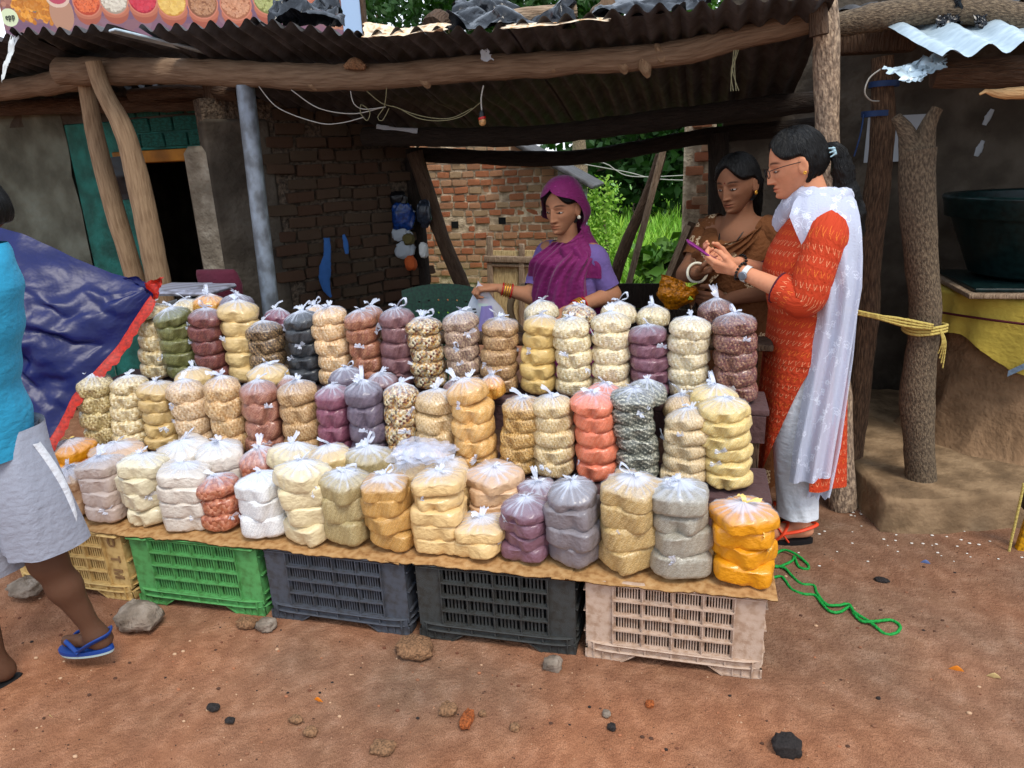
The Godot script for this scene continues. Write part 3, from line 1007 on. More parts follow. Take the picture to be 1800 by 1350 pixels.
func roofs():
	var fr := [Vector3(-2.611, 2.15, -1), Vector3(-2.065, 2.117, -1), Vector3(-1.61, 2.034, -1), Vector3(-1.016, 2.018, -1), Vector3(-0.358, 2.024, -1), Vector3(0.144, 2.039, -1)]
	var bk := 1.645
	for k in 5:
		var a: Vector3 = fr[k]
		var b: Vector3 = fr[k + 1]
		b += (b - a).normalized() * 0.05
		var up := Vector3.UP * 0.006 * (k % 2)
		var c := Vector3(a.x + 0.02, bk + 0.012 * k, -2.66)
		var d := Vector3(b.x + 0.02, bk + 0.012 * (k + 1), -2.66)
		solo("roof_sheet", corr(a + up, b + up, c + up, d + up, 0.085, 0.016, 0.03), M.old_sheet, a, ["leftmost dark corrugated sheet of the main stall roof", "dark corrugated sheet under the black plastic and the banner", "dark corrugated sheet below the rusty curled edge", "dark corrugated sheet over the woman in magenta", "dark corrugated sheet at the right end by the bark post"][k], "roof sheet", "sheets of the stall roof")
	solo("roof_sheet", corr(Vector3(-3.25, 2.174, -0.95), Vector3(-2.724, 2.143, -0.95), Vector3(-3.616, 2.168, -1.75) + Vector3(-0.25, 0, 0), Vector3(-2.597, 2.072, -1.55), 0.085, 0.017, 0.02), M.old_sheet, Vector3(-3.25, 2.174, -0.95), "lower corrugated sheet at the far left below the banner", "roof sheet", "sheets of the stall roof")
	solo("roof_sheet", corr(Vector3(-6.2, 2.18, -1.05), Vector3(-3.25, 2.174, -0.95) + Vector3(-0.02, 0.0, -0.1), Vector3(-6.2, 1.95, -2.3), Vector3(-3.2, 1.92, -2.3), 0.085, 0.017, 0.02), M.old_sheet, Vector3(-5, 2.1, -1.2), "dark corrugated sheet of the veranda roof at the left edge", "roof sheet", "sheets of the stall roof")
	solo("roof_sheet", corr(Vector3(-3.3, 1.99, -1.6), Vector3(-2.2, 1.99, -1.6), Vector3(-3.3, 1.90, -2.6), Vector3(-2.2, 1.90, -2.6), 0.085, 0.017, 0.02), M.old_sheet, Vector3(-2.8, 1.95, -1.7), "dark corrugated sheet over the doorway", "roof sheet", "sheets of the stall roof")
	# plastic, rusty edge and loose wood lying on the roof
	solo("black_plastic_sheet", crumple(Vector3(-2.013, 2.132, -1.04), Vector3(-1.665, 2.082, -1.04), Vector3(-2.241, 2.313, -1.6) , Vector3(-1.971, 2.26, -1.6), 0.07, 2.2, 36, 0.04), M.black_plastic, Vector3(-2.013, 2.132, -1.04), "crumpled black plastic sheet lying on the roof before the banner", "plastic sheet", "plastic on the roof")
	solo("black_plastic_sheet", crumple(Vector3(-1.23, 2.05, -1.06), Vector3(-0.719, 2.024, -1.06), Vector3(-1.399, 2.213, -1.7), Vector3(-0.85, 2.162, -1.7), 0.08, 1.8, 40, 0.05), M.black_plastic, Vector3(-1.23, 2.05, -1.06), "wide crumpled black plastic sheet on the roof under the trees", "plastic sheet", "plastic on the roof")
	solo("black_plastic_sheet", crumple(Vector3(-0.652, 2.033, -1.05), Vector3(-0.221, 2.045, -1.05), Vector3(-0.68, 2.159, -1.6), Vector3(-0.244, 2.195, -1.6), 0.06, 2.0, 36, 0.04), M.black_plastic, Vector3(-0.652, 2.033, -1.05), "grey black plastic sheet over the right part of the roof", "plastic sheet", "plastic on the roof")
	solo("rusty_sheet_edge", crumple(Vector3(-1.552, 2.024, -0.96), Vector3(-1.224, 2.02, -0.97), Vector3(-1.603, 2.077, -1.1), Vector3(-1.225, 2.052, -1.08), 0.035, 2.5, 30, 0.02), M.rust_edge, Vector3(-1.552, 2.024, -0.96), "curled white and rusty sheet edge on the roof front", "metal sheet")
	solo("rusty_sheet_edge", crumple(Vector3(-0.986, 2.005, -0.97), Vector3(-0.579, 1.999, -0.97), Vector3(-1.002, 2.023, -1.03), Vector3(-0.586, 2.016, -1.03), 0.012, 3.0, 30, 0.015), M.rust_edge, Vector3(-0.986, 2.005, -0.97), "long thin rusty strip along the roof front edge", "metal sheet")
	log_thing("loose_log", [Vector3(-0.701, 2.108, -1.5), Vector3(-0.617, 2.098, -1.25)], [0.03, 0.033], M.beam_wood, "cut log end sticking up from the roof", "log")
	log_thing("loose_log", [Vector3(-1.377, 2.08, -1.3), Vector3(-1.367, 2.13, -1.4), Vector3(-1.358, 2.149, -1.5)], [0.05, 0.045, 0.03], M.dark_wood, "dark lump of wood beside the black plastic on the roof", "log", "", 0.5)
	log_thing("loose_log", [Vector3(-1.101, 2.097, -1.3), Vector3(-0.911, 2.102, -1.35), Vector3(-0.769, 2.111, -1.4)], [0.03, 0.036, 0.034], M.grey_wood, "grey log holding the black plastic down", "log")
	solo("plastic_scrap", crumple(Vector3(-3.367, 1.955, -0.95), Vector3(-3.31, 2.028, -0.95), Vector3(-3.303, 2.166, -1), Vector3(-3.255, 2.153, -1), 0.01, 9.0, 12, 0.02), M.white_plastic, Vector3(-3.367, 1.955, -0.95), "torn white plastic scrap hanging at the far left roof corner", "plastic scrap")
	solo("plastic_scrap", crumple(Vector3(-1.127, 1.922, -1.17), Vector3(-1.073, 1.923, -1.17), Vector3(-1.129, 1.969, -1.17), Vector3(-1.096, 1.963, -1.17), 0.008, 9.0, 8, 0.01), M.grey_paper, Vector3(-1.127, 1.922, -1.17), "small pale paper scrap stuck on the front beam", "paper scrap")
	var sa := Mb.new()
	sa.tube(bend([Vector3(-1.758, 1.947, -1.2), Vector3(-1.713, 1.957, -1.2), Vector3(-1.661, 1.94, -1.2)], 0.012), [0.012, 0.03, 0.012], 10, true, 0.8, fn, 0.3, 20.0)
	solo("roof_stone", sa, M.stone_brown, Vector3(-1.72, 1.944, -1.2), "brown stone wedged on top of the front beam", "stone")
	var st := Mb.new()
	st.box((Vector3(-2.685, 2.113, -0.9) + Vector3(-2.481, 2.047, -1.35)) * 0.5 + Vector3(0.02, 0.01, 0), Vector3(0.06, 0.012, (Vector3(-2.685, 2.113, -0.9) - Vector3(-2.481, 2.047, -1.35)).length()), Basis.looking_at(Vector3(-2.685, 2.113, -0.9) - Vector3(-2.481, 2.047, -1.35)), 0.003)
	solo("lath_strip", st, M.new_sheet, Vector3(-2.685, 2.113, -0.9), "pale metal strip along the side of the lower left roof sheet", "metal strip")
	# rafters of the veranda at the left
	log_thing("rafter", [Vector3(-4.417, 2.002, -1.45), Vector3(-3.934, 2.002, -1.45), Vector3(-3.387, 2.019, -1.4), Vector3(-3.238, 2.033, -1.36)], [0.055], M.beam_wood, "thick rafter ending behind the left post, upper of two", "beam", "rafters of the veranda")
	log_thing("rafter", [Vector3(-4.796, 1.963, -1.8), Vector3(-3.93, 1.946, -1.8), Vector3(-3.147, 1.914, -1.8), Vector3(-2.634, 1.913, -1.8)], [0.045], M.dark_wood, "lower straight rafter running behind the left posts", "beam", "rafters of the veranda")
	log_thing("rafter", [Vector3(-3.23, 1.947, -1.6), Vector3(-2.871, 1.948, -1.6), Vector3(-2.568, 1.912, -1.6)], [0.035], M.dark_wood, "short brown branch under the roof left of the pipe", "beam", "rafters of the veranda")

func right_shed():
	# roof of the next shop: old sheets, two bright new ones, logs on top
	solo("roof_sheet", corr(Vector3(0.42, 2.02, -1.35), Vector3(3.4, 2.02, -1.35), Vector3(0.42, 2.22, -2.75), Vector3(3.4, 2.22, -2.75), 0.09, 0.017, 0.03), M.old_sheet, Vector3(1.8, 2.1, -2), "dark corrugated sheets roofing the next shop", "roof sheet")
	solo("bright_roof_sheet", corr(Vector3(0.5, 1.785, -0.85), Vector3(0.86, 1.815, -0.85), Vector3(0.417, 1.978, -1.42), Vector3(1.004, 1.942, -1.42), 0.105, 0.017, 0.01), M.new_sheet, Vector3(0.5, 1.785, -0.85), "large bright new corrugated sheet over the next shop", "roof sheet")
	solo("bright_roof_sheet", crumple(Vector3(0.429, 1.72, -0.92), Vector3(0.54, 1.764, -0.95), Vector3(0.365, 1.782, -1.05), Vector3(0.591, 1.823, -1.2), 0.02, 8.0, 24, 0.03), M.new_sheet, Vector3(0.429, 1.72, -0.92), "small torn bright sheet corner below the large sheet", "roof sheet")
	log_thing("roof_beam", [Vector3(0.192, 1.968, -1.36), Vector3(0.431, 1.992, -1.36), Vector3(0.604, 1.996, -1.36), Vector3(0.757, 1.976, -1.36), Vector3(0.89, 1.946, -1.36), Vector3(1.072, 1.923, -1.36)], [0.046, 0.050, 0.048, 0.048], M.grey_bark, "thick grey log along the top of the next shop", "beam")
	var mb := Mb.new()
	var a := Vector3(0.297, 1.921, -1.5)
	var b := Vector3(0.51, 1.921, -1.5)
	mb.box((a + b) * 0.5, Vector3((b - a).length() + 0.12, 0.085, 0.08), Basis(Vector3(0, 0, 1), -0.02), 0.008)
	solo("square_beam", mb, M.dark_wood, a, "squared dark timber across the top of the ridged post", "beam")
	log_thing("roof_beam", [Vector3(0.55, 1.758, -1.12), Vector3(0.693, 1.752, -1.12), Vector3(0.883, 1.75, -1.12)], [0.05], M.dark_wood, "dark log carrying the bright sheets", "beam")
	var sm := log_mb([Vector3(0.653, 1.673, -0.95), Vector3(0.669, 1.682, -0.95), Vector3(0.717, 1.672, -0.95), Vector3(0.863, 1.67, -0.95)], [0.004, 0.018, 0.02, 0.021], 12, 0.08, 0.02)
	solo("pointed_stick", sm, M.pale_wood, Vector3(0.717, 1.672, -0.95), "peeled pale stick with a pointed end under the bright sheet", "stick")
	solo("plastic_wrap", crumple(Vector3(0.584, 1.925, -1.28), Vector3(0.665, 1.93, -1.28), Vector3(0.602, 2.042, -1.36), Vector3(0.67, 2.044, -1.36), 0.04, 7.0, 20, 0.02), M.black_plastic, Vector3(0.584, 1.925, -1.28), "grey plastic wrapped over the top log, left piece", "plastic sheet", "plastic wrapped round the top log")
	solo("plastic_wrap", crumple(Vector3(0.726, 1.91, -1.28), Vector3(0.764, 1.899, -1.28), Vector3(0.693, 2.034, -1.36), Vector3(0.734, 2.034, -1.36), 0.02, 7.0, 16, 0.02), M.black_plastic, Vector3(0.726, 1.91, -1.28), "folded grey plastic strip over the top log, right piece", "plastic sheet", "plastic wrapped round the top log")
	# side wall closing the next shop at the right, and the wall between the two shops
	mb = Mb.new()
	mb.box(Vector3(3.3, 1.1, -1.95), Vector3(0.15, 2.2, 1.3))
	solo("shop_side_wall", mb, M.mud_wall, Vector3(3.3, 0, -1.95), "mud side wall of the next shop", "wall")
	# papers on the mud wall
	for q in [[Vector3(0.606, 1.507, -2.4), Vector3(0.953, 1.492, -2.4), Vector3(0.602, 1.438, -2.4), Vector3(0.822, 1.429, -2.4)]]:
		pass
	mb = Mb.new()
	var c0 := Vector3(0.61, 1.437, -2.44)
	var c1 := Vector3(0.895, 1.668, -2.44)
	mb.box((c0 + c1) * 0.5, Vector3(c1.x - c0.x, c1.y - c0.y, 0.004))
	solo("wall_paper_sheet", mb, M.grey_paper, c0, "faded grey paper sheet pinned behind the forked post", "paper")
	for q in [[1725, 205, 1, "small pale scrap stuck high on the mud wall above the tub"], [1722, 260, 2, "pale crumpled scrap on the mud wall just above the tub rim"]]:
		mb = Mb.new()
		var c: Vector3 = [Vector3(1.154, 1.489, -2.44), Vector3(1.174, 1.639, -2.44), Vector3(1.154, 1.489, -2.44)][q[2]]
		if q[2] == 0:
			mb.tube(bend([c + Vector3(0.01, 0.10, 0), c + Vector3(0.005, 0.04, 0), c, c + Vector3(0, -0.02, 0)], 0.01), [0.003, 0.01, 0.04, 0.035], 8, true, 0.12)
		else:
			mb.tube(bend([c + Vector3(0.012, 0.035, 0), c, c + Vector3(-0.012, -0.04, 0)], 0.01), [0.010, 0.018, 0.012], 8, true, 0.15, fn, 0.5, 30.0)
		solo("paper_scrap", mb, M.grey_paper, c, q[3], "paper scrap", "scraps on the mud wall")
	# earthen stump with a sack, board and tub on it
	var base := Vector3(1.107, 0.15, -1.544)
	var sc := Vector3(0.875 + 0.50, 0.15, base.z - 0.36)
	mb = Mb.new()
	var rings := []
	for lv in [[0.0, 0.50], [0.06, 0.46], [0.2, 0.425], [0.4, 0.41], [0.56, 0.40], [0.66, 0.41], [0.70, 0.38]]:
		var rg := PackedVector3Array()
		for i in 72:
			var an := TAU * i / 72
			var k: float = lv[1] * (1.0 + 0.10 * fn.get_noise_3d(sin(an) * 2.0, lv[0] * 1.5, cos(an) * 2.0) + 0.035 * fn.get_noise_3d(sin(an) * 9.0, lv[0] * 2.5, cos(an) * 9.0))
			rg.append(sc + Vector3(sin(an) * k * 1.15, lv[0], cos(an) * k))
		rings.append(rg)
	mb.loft(rings, true, true)
	solo("tree_stump", mb, M.stump, sc, "huge brown stump standing on the platform under a yellow sack", "stump")
	# yellow sack draped over the stump top
	mb = Mb.new()
	rings = []
	for j in 22:
		var t := j / 21.0
		var rg := PackedVector3Array()
		for i in 80:
			var an := lerpf(-1.75, 1.75, i / 79.0)
			var hang := 0.20 + 0.16 * smoothstep(-0.9, -0.25, an) * (1.0 - smoothstep(-0.12, 0.05, an)) + 0.03 * sin(an * 7.0) + 0.05 * smoothstep(-0.8, -1.6, an)
			var rr: float
			var y: float
			if t < 0.35:
				rr = t / 0.35 * 0.44
				y = 0.725
			else:
				rr = 0.445 + 0.015 * sin(an * 23.0 + 2.0 * sin(an * 5.0)) * (t - 0.3) + 0.02 * (t - 0.35)
				y = 0.725 - (t - 0.35) / 0.65 * hang
			rg.append(sc + Vector3(sin(an) * rr * 1.15, y + 0.006 * fn.get_noise_2d(an * 6.0, t * 6.0), cos(an) * rr))
		rings.append(rg)
	mb.loft(rings, false)
	var sk := thing("yellow_sack", "torn yellow woven sack draped over the stump", "sack", sc)
	part("sack_cloth", mb.mesh(sc), M.yellow_sack, sk)
	for st in [[-0.55, -0.30], [0.02, 0.62]]:
		var sb := Mb.new()
		var rr2 := []
		for j in 20:
			var an := lerpf(st[0], st[1], j / 19.0)
			var y: float = 0.42 + (0.10 * (an + 0.55) / 0.25 if st[0] < -0.5 else 0.10 + 0.01 * sin(an * 6.0))
			if st[0] < -0.5: y = 0.40 + 0.11 * (j / 19.0)
			var rr: float = 0.472 + 0.015 * sin(an * 23.0 + 2.0 * sin(an * 5.0)) * 0.5
			rr2.append(PackedVector3Array([Vector3(sin(an) * rr * 1.15, y + 0.014, cos(an) * rr), Vector3(sin(an) * rr * 1.15, y - 0.014, cos(an) * rr)]))
		sb.loft(rr2, false)
		part("blue_stripe", sb.mesh(), also("pale_blue_stripe", "yellow_sack", Color(0.50, 0.58, 0.66)), sk)
	var cd := []
	for i in 30:
		var an := lerpf(-1.2, 1.2, i / 29.0)
		cd.append(sc + Vector3(sin(an) * 0.475 * 1.15, 0.61 - 0.02 * sin(an * 2.0), cos(an) * 0.475))
	mb = Mb.new()
	mb.tube(bend(cd), [0.006], 6)
	solo("dark_red_cord", mb, M.dark_red_cord, cd[10], "dark red cord tied round the yellow sack", "cord")
	# board, flat tray and tub
	mb = Mb.new()
	var bt := sc + Vector3(-0.06, 0.742, 0.10)
	mb.box(bt, Vector3(0.84, 0.022, 0.62), Basis.IDENTITY, 0.004)
	solo("grey_board", mb, M.grey_wood, bt, "weathered grey board lying on the sack under the tub", "board")
	mb = Mb.new()
	mb.box(bt + Vector3(-0.03, 0.021, 0.01), Vector3(0.72, 0.018, 0.54), Basis.IDENTITY, 0.004)
	solo("green_tray", mb, M.tub_green, bt + Vector3(0, 0.012, 0), "flat dark green sheet with a pale edge under the tub", "tray")
	mb = Mb.new()
	rings = []
	for lv in [[0.0, 0.0], [0.0, 0.30], [0.02, 0.36], [0.27, 0.47], [0.275, 0.50], [0.34, 0.51], [0.355, 0.52], [0.37, 0.515], [0.36, 0.49], [0.05, 0.36], [0.04, 0.0]]:
		rings.append(ring(bt + Vector3(0.02, 0.032 + lv[0], -0.06), lv[1] * 0.92, lv[1] * 0.74, 56))
	mb.loft(rings)
	solo("plastic_tub", mb, M.tub_green, bt + Vector3(0.02, 0.032, -0.06), "big dark green plastic tub standing on the stump", "tub")
	# rope from the bark post to the forked post
	for k in 3:
		mb = Mb.new()
		var yo := Vector3(0, 0.012 * k, 0)
		mb.tube(bend([Vector3(0.332, 0.886, -1.18) + yo, Vector3(0.444, 0.873, -1.16) + yo * 0.4, Vector3(0.568, 0.838, -1.16) + yo, Vector3(0.672, 0.828, -1.15) + yo * 0.6], 0.03), [0.006], 6, true, 1.0, fn, 0.3, 40.0)
		solo("straw_rope", mb, M.straw_rope, Vector3(0.332, 0.886, -1.18), ["lowest strand of the straw rope tied between the two posts", "middle strand of the straw rope tied between the two posts", "top strand of the straw rope tied between the two posts"][k], "rope", "straw rope between the posts")
	mb = Mb.new()
	for k in 3:
		var pts := []
		for i in 17:
			var an := TAU * i / 16.0
			pts.append(Vector3(0.667, 0.814, -1.24) + Vector3(sin(an) * 0.078, 0.012 * k - 0.012 + 0.006 * sin(an * 2.0), cos(an) * 0.078))
		mb.tube(bend(pts, 0.02), [0.006], 6)
	for k in 4:
		var e := Vector3(0.702, 0.824, -1.17)
		mb.tube(bend([e, e + Vector3(0.012 + 0.004 * k, -0.05, 0.01), e + Vector3(0.006 + 0.008 * k, -0.10 - 0.02 * k, 0.0)], 0.02), [0.003], 5)
	solo("straw_rope", mb, M.straw_rope, Vector3(0.667, 0.814, -1.24), "frayed straw rope coil knotted round the forked post", "rope")
	# blue ties and wire ring on the ridged post
	for k in 2:
		mb = Mb.new()
		var c := [Vector3(0.439, 1.646, -1.42), Vector3(0.455, 1.755, -1.42)][k] as Vector3
		var rr := []
		for y in [-0.011, 0.0, 0.011]:
			rr.append(ring(c + Vector3(0, y, 0), 0.056, 0.056, 24, 0, TAU, true, 0.03, 5.0, y * 90.0))
		mb.loft(rr)
		if k == 0:
			mb.tube(bend([c + Vector3(-0.05, 0, 0.03), c + Vector3(-0.06, -0.08, 0.05), c + Vector3(-0.075, -0.16, 0.05)], 0.02), [0.0035], 6)
		solo("blue_tie", mb, M.blue_tie, c, ["blue plastic tie with a hanging end on the ridged post", "blue plastic tie near the top of the ridged post"][k], "tie", "blue ties")
	mb = Mb.new()
	mb.tube(bend([Vector3(0.404, 1.796, -1.25), Vector3(0.368, 1.767, -1.25), Vector3(0.357, 1.719, -1.25), Vector3(0.386, 1.691, -1.28), Vector3(0.424, 1.688, -1.32)], 0.02), [0.003], 6)
	solo("bent_wire", mb, M.white_wire, Vector3(0.404, 1.796, -1.25), "thin pale wire curving below the torn bright sheet", "wire")

func left_house():
	var t := thing("mud_house", "dim mud house with teal bands and a dark doorway at the left", "house", Vector3(-3.6, 0, -1.95))
	var o := Vector3(-3.6, 0, -1.95)
	var ul := -4.017
	var dl := -3.629
	var dr := -3.089
	var dh := 1.605
	var th := 1.85
	var mb := Mb.new()
	var rows := []
	for j in 20:
		var rg := PackedVector3Array()
		for i in 50:
			var x := lerpf(-7.5, ul, i / 49.0)
			var y := 2.1 * j / 19.0
			rg.append(Vector3(x, y, -1.9 + 0.03 * fn.get_noise_2d(x * 1.5, y * 1.5) + 0.006 * fn.get_noise_2d(x * 9.0, y * 9.0)) - o)
		rows.append(rg)
	mb.loft(rows, false)
	mb.box(Vector3((ul - 7.5) * 0.5, 1.05, -2.05) - o, Vector3(ul + 7.5, 2.1, 0.2))
	part("mud_face", mb.mesh(), M.house_mud, t)
	for q in [[ul, dl, 0.0, th, 0.0, "painted_band"], [dl, -2.52, dh + 0.07, th, 0.0, "painted_lintel_band"], [ul - 0.75, ul, 0.0, 0.62, 0.012, "painted_dado"]]:
		mb = Mb.new()
		mb.box(Vector3((q[0] + q[1]) * 0.5, (q[2] + q[3]) * 0.5, -2.0 + q[4]) - o, Vector3(q[1] - q[0], q[3] - q[2], 0.2), Basis.IDENTITY, 0.008)
		part(q[5], mb.mesh(), M.teal_paint, t)
	# teal painted bricks over the door
	for r in 3:
		for k in 7:
			var x: float = dl + 0.08 + k * 0.165 + (0.08 if r % 2 else 0.0)
			if x > -2.6: continue
			var br := part("brick", brick_shape(k + r), M.teal_paint, t, Vector3(x, dh + 0.125 + r * 0.085, -1.905) - o)
			br.scale = Vector3(0.155, 0.074, 0.04)
	mb = Mb.new()
	mb.box(Vector3((dl + dr) * 0.5, dh + 0.035, -1.97) - o, Vector3(dr - dl + 0.1, 0.07, 0.2), Basis.IDENTITY, 0.006)
	part("lintel", mb.mesh(), M.ochre_paint, t)
	mb = Mb.new()
	mb.box(Vector3(-4.95, th + 0.20, -2.0) - o, Vector3(4.9, 0.4, 0.2))
	part("upper_wall", mb.mesh(), M.mud_wall, t)
	mb = Mb.new()
	mb.box(Vector3((dr - 2.5) * 0.5, (dh + 0.07) * 0.5, -2.0) - o, Vector3(-2.5 - dr, dh + 0.07, 0.2))
	part("door_pier", mb.mesh(), M.mud_wall, t)
	mb = Mb.new()
	mb.box(Vector3(-3.45, 1.0, -3.4) - o, Vector3(1.9, 2.2, 0.1))
	mb.box(Vector3(-4.4, 1.0, -2.7) - o, Vector3(0.1, 2.2, 1.3))
	mb.box(Vector3(-2.5, 1.0, -2.75) - o, Vector3(0.1, 2.2, 1.3))
	mb.box(Vector3(-3.45, 2.12, -2.75) - o, Vector3(2.0, 0.06, 1.4))
	part("inner_room", mb.mesh(), M.mud_wall, t)
	# dark beaded curtain tied at the door side
	mb = Mb.new()
	mb.tube(bend([Vector3(-3.618, 1.645, -1.84), Vector3(-3.609, 1.534, -1.84), Vector3(-3.592, 1.4, -1.84)], 0.02), [0.07, 0.085, 0.05], 14, true, 0.5, fn, 0.35, 16.0)
	solo("door_curtain", mb, M.dark_plastic, Vector3(-3.592, 1.4, -1.84), "dark bunched curtain hanging at the left of the doorway", "curtain")

func far_side():
	# brick house behind the stall
	var v := 5.4
	var o := Vector3(-1.4, 0, -5.4)
	var t := thing("brick_house", "sunlit brick house gable with mortar joints behind the woman in magenta", "house", o)
	var x1 := -1.366 - o.x
	var x0 := -3.792 - o.x
	var ht := 1.5
	var hc := 1.28
	var xt := -1.592 - o.x
	var top := func(x, y): return y < ht + (xt - x) * 0.45 if x < xt else y < lerpf(ht, hc, (x - xt) / (x1 - xt)) 
	var mb := Mb.new()
	var xs := [x0 - 3.0, x0, xt, x1]
	var tops := [ht + 0.9, ht + 0.9, ht, hc]
	for k in 3:
		var a := Vector3(xs[k], 0, 0)
		var b := Vector3(xs[k + 1], 0, 0)
		mb.face(a, b, b + Vector3.UP * tops[k + 1], a + Vector3.UP * tops[k])
		mb.face(b - Vector3(0, 0, 0.25), a - Vector3(0, 0, 0.25), a + Vector3(0, tops[k], -0.25), b + Vector3(0, tops[k + 1], -0.25))
	mb.face(Vector3(x1, 0, 0), Vector3(x1, 0, -0.25), Vector3(x1, hc, -0.25), Vector3(x1, hc, 0))
	part("mortar", mb.mesh(), M.mortar, t)
	lay_bricks(t, x0, x1 - 0.02, -0.107, ht + 0.5, 0.135, 0.060, 0.018, 0.030, func(x, y): return top.call(x + 0.06, y + 0.02) and top.call(x - 0.06, y + 0.02) and not (x > xt - 0.12 and y > hc - 0.15), "brick_", 0.04, [Vector2(-2.738 - o.x, 0.901), Vector2(-2.218 - o.x, 0.931), Vector2(-1.763 - o.x, 0.99)])
	for q in [[Vector3(-2.738, 0.901, -5.4)], [Vector3(-2.218, 0.931, -5.4)], [Vector3(-1.763, 0.99, -5.4)]]:
		mb = Mb.new()
		mb.box(q[0] - o + Vector3(0, 0, 0.004), Vector3(0.075, 0.07, 0.012))
		part("wall_hole", mb.mesh(), M.void, t)
	mb = Mb.new()
	var pt := Vector3(-1.407, 1.292, -5.4) - o
	mb.face(Vector3(xt - 0.02, hc - 0.35, 0.045), Vector3(x1, hc - 0.35, 0.045), Vector3(x1, hc - 0.01, 0.045), Vector3(xt - 0.02, ht - 0.03, 0.045))
	mb.face(Vector3(x1 + 0.002, 0, 0.045), Vector3(x1 + 0.002, 0, -0.24), Vector3(x1 + 0.002, hc, -0.24), Vector3(x1 + 0.002, hc, 0.045))
	part("plaster", mb.mesh(), also("pale_plaster", "plaster", Color(0.72, 0.76, 0.80)), t)
	mb = Mb.new()
	var ra := Vector3(-2.015, 1.668, -5.25) - o
	var rb := Vector3(-1.26, 1.239, -5.25) - o
	var rd := (rb - ra).normalized()
	mb.box((ra + rb) * 0.5 + Vector3(0, 0.03, -0.2), Vector3((rb - ra).length() + 0.1, 0.045, 0.75), Basis(rd, Vector3(-rd.y, rd.x, 0), Vector3(0, 0, 1)), 0.01)
	part("roof", mb.mesh(), M.old_sheet, t)
	# broken brick pier at the right of the opening
	var pb := Vector3(-0.257, 0.586, -3.1)
	pb.y = 0.0
	t = thing("brick_pier", "broken sunlit brick pier at the right of the back opening", "pillar", pb)
	var pw := -0.18 - -0.38
	mb = Mb.new()
	mb.box(Vector3(0.01, 0.95, -0.17), Vector3(pw, 1.9, 0.3), Basis.IDENTITY, 0.02)
	part("mortar", mb.mesh(), M.mortar, t)
	lay_bricks(t, 0.0, pw * 0.52, 0.6, 1.9, 0.11, 0.055, 0.012, 0.03, func(_x, _y): return true, "brick_", 0.04)
	lay_bricks(t, -pw * 0.5, 0.0, 0.6, 1.9, 0.12, 0.055, 0.016, 0.018, func(_x, _y): return true, "brick_", 0.6)
	# old door frame leaning on the house
	var fa := Vector3(-2.048, 0.716, -4.2)
	var fb := Vector3(-1.656, 0.644, -4.2)
	var fl := Vector3(fa.x, 0, fa.z)
	t = thing("old_door_frame", "weathered pale wooden frame leaning by the brick house", "frame", fl)
	for q in [[Vector3(0.02, 0.45, 0), Vector3(0.05, 0.9, 0.04), "frame_bar"], [Vector3(0.27, fa.y - 0.02, 0.01), Vector3(0.58, 0.055, 0.05), "frame_bar"], [Vector3(0.31, 0.42, 0.005), Vector3(0.05, 0.82, 0.04), "frame_bar"], [Vector3(0.27, fa.y - 0.075, 0.004), Vector3(0.50, 0.03, 0.03), "frame_bar"], [Vector3(0.16, 0.4, -0.02), Vector3(0.24, 0.74, 0.012), "panel"], [Vector3(0.44, 0.4, -0.022), Vector3(0.22, 0.74, 0.012), "panel"]]:
		mb = Mb.new()
		mb.box(q[0], q[1], Basis(Vector3(0, 0, 1), -0.03), 0.006)
		part(q[2], mb.mesh(), M.grey_wood if q[2] == "frame_bar" else also("pale_board", "pale_wood", Color(0.95, 0.9, 0.72)), t)
	# wires in the opening
	for k in 2:
		mb = Mb.new()
		mb.tube(bend([[Vector3(-1.699, 1.448, -6.5), Vector3(-1.309, 1.457, -6.5), Vector3(-0.989, 1.298, -6.5), Vector3(-0.185, 1.294, -6.5)], [Vector3(-1.716, 1.485, -6.6), Vector3(-1.063, 1.347, -6.6), Vector3(-0.68, 1.253, -6.6), Vector3(0.061, 1.21, -6.6)]][k], 0.1), [0.006], 5)
		solo("overhead_wire", mb, M.white_wire, [Vector3(-1.699, 1.448, -6.5), Vector3(-1.716, 1.485, -6.6)][k], ["upper slack white wire crossing the back opening", "lower slack white wire crossing the back opening"][k], "wire", "wires in the back opening")
	# shrubs and trees behind
	tree("pale_shrub", Vector3(-1.285, 0.262, -6.6) * Vector3(1, 0, 1), 1.3, 0.02, [[Vector3(-0.05, 1.0, 0), Vector3(0.24, 0.34, 0.2), 0.5], [Vector3(-0.1, 0.6, 0.1), Vector3(0.28, 0.34, 0.2), 0.5]], 1500, 0.055, "leaf_bright", "pale green shrub right of the brick house", "shrub")
	tree("leafy_plant", Vector3(-0.534, 0.558, -4.6) * Vector3(1, 0, 1), 0.8, 0.012, [[Vector3(0, 0.66, 0), Vector3(0.26, 0.14, 0.2), 0.6], [Vector3(0.05, 0.45, 0.1), Vector3(0.3, 0.2, 0.2), 0.4]], 420, 0.13, "leaf_mid", "low plant with broad hand-shaped leaves in the opening", "plant")
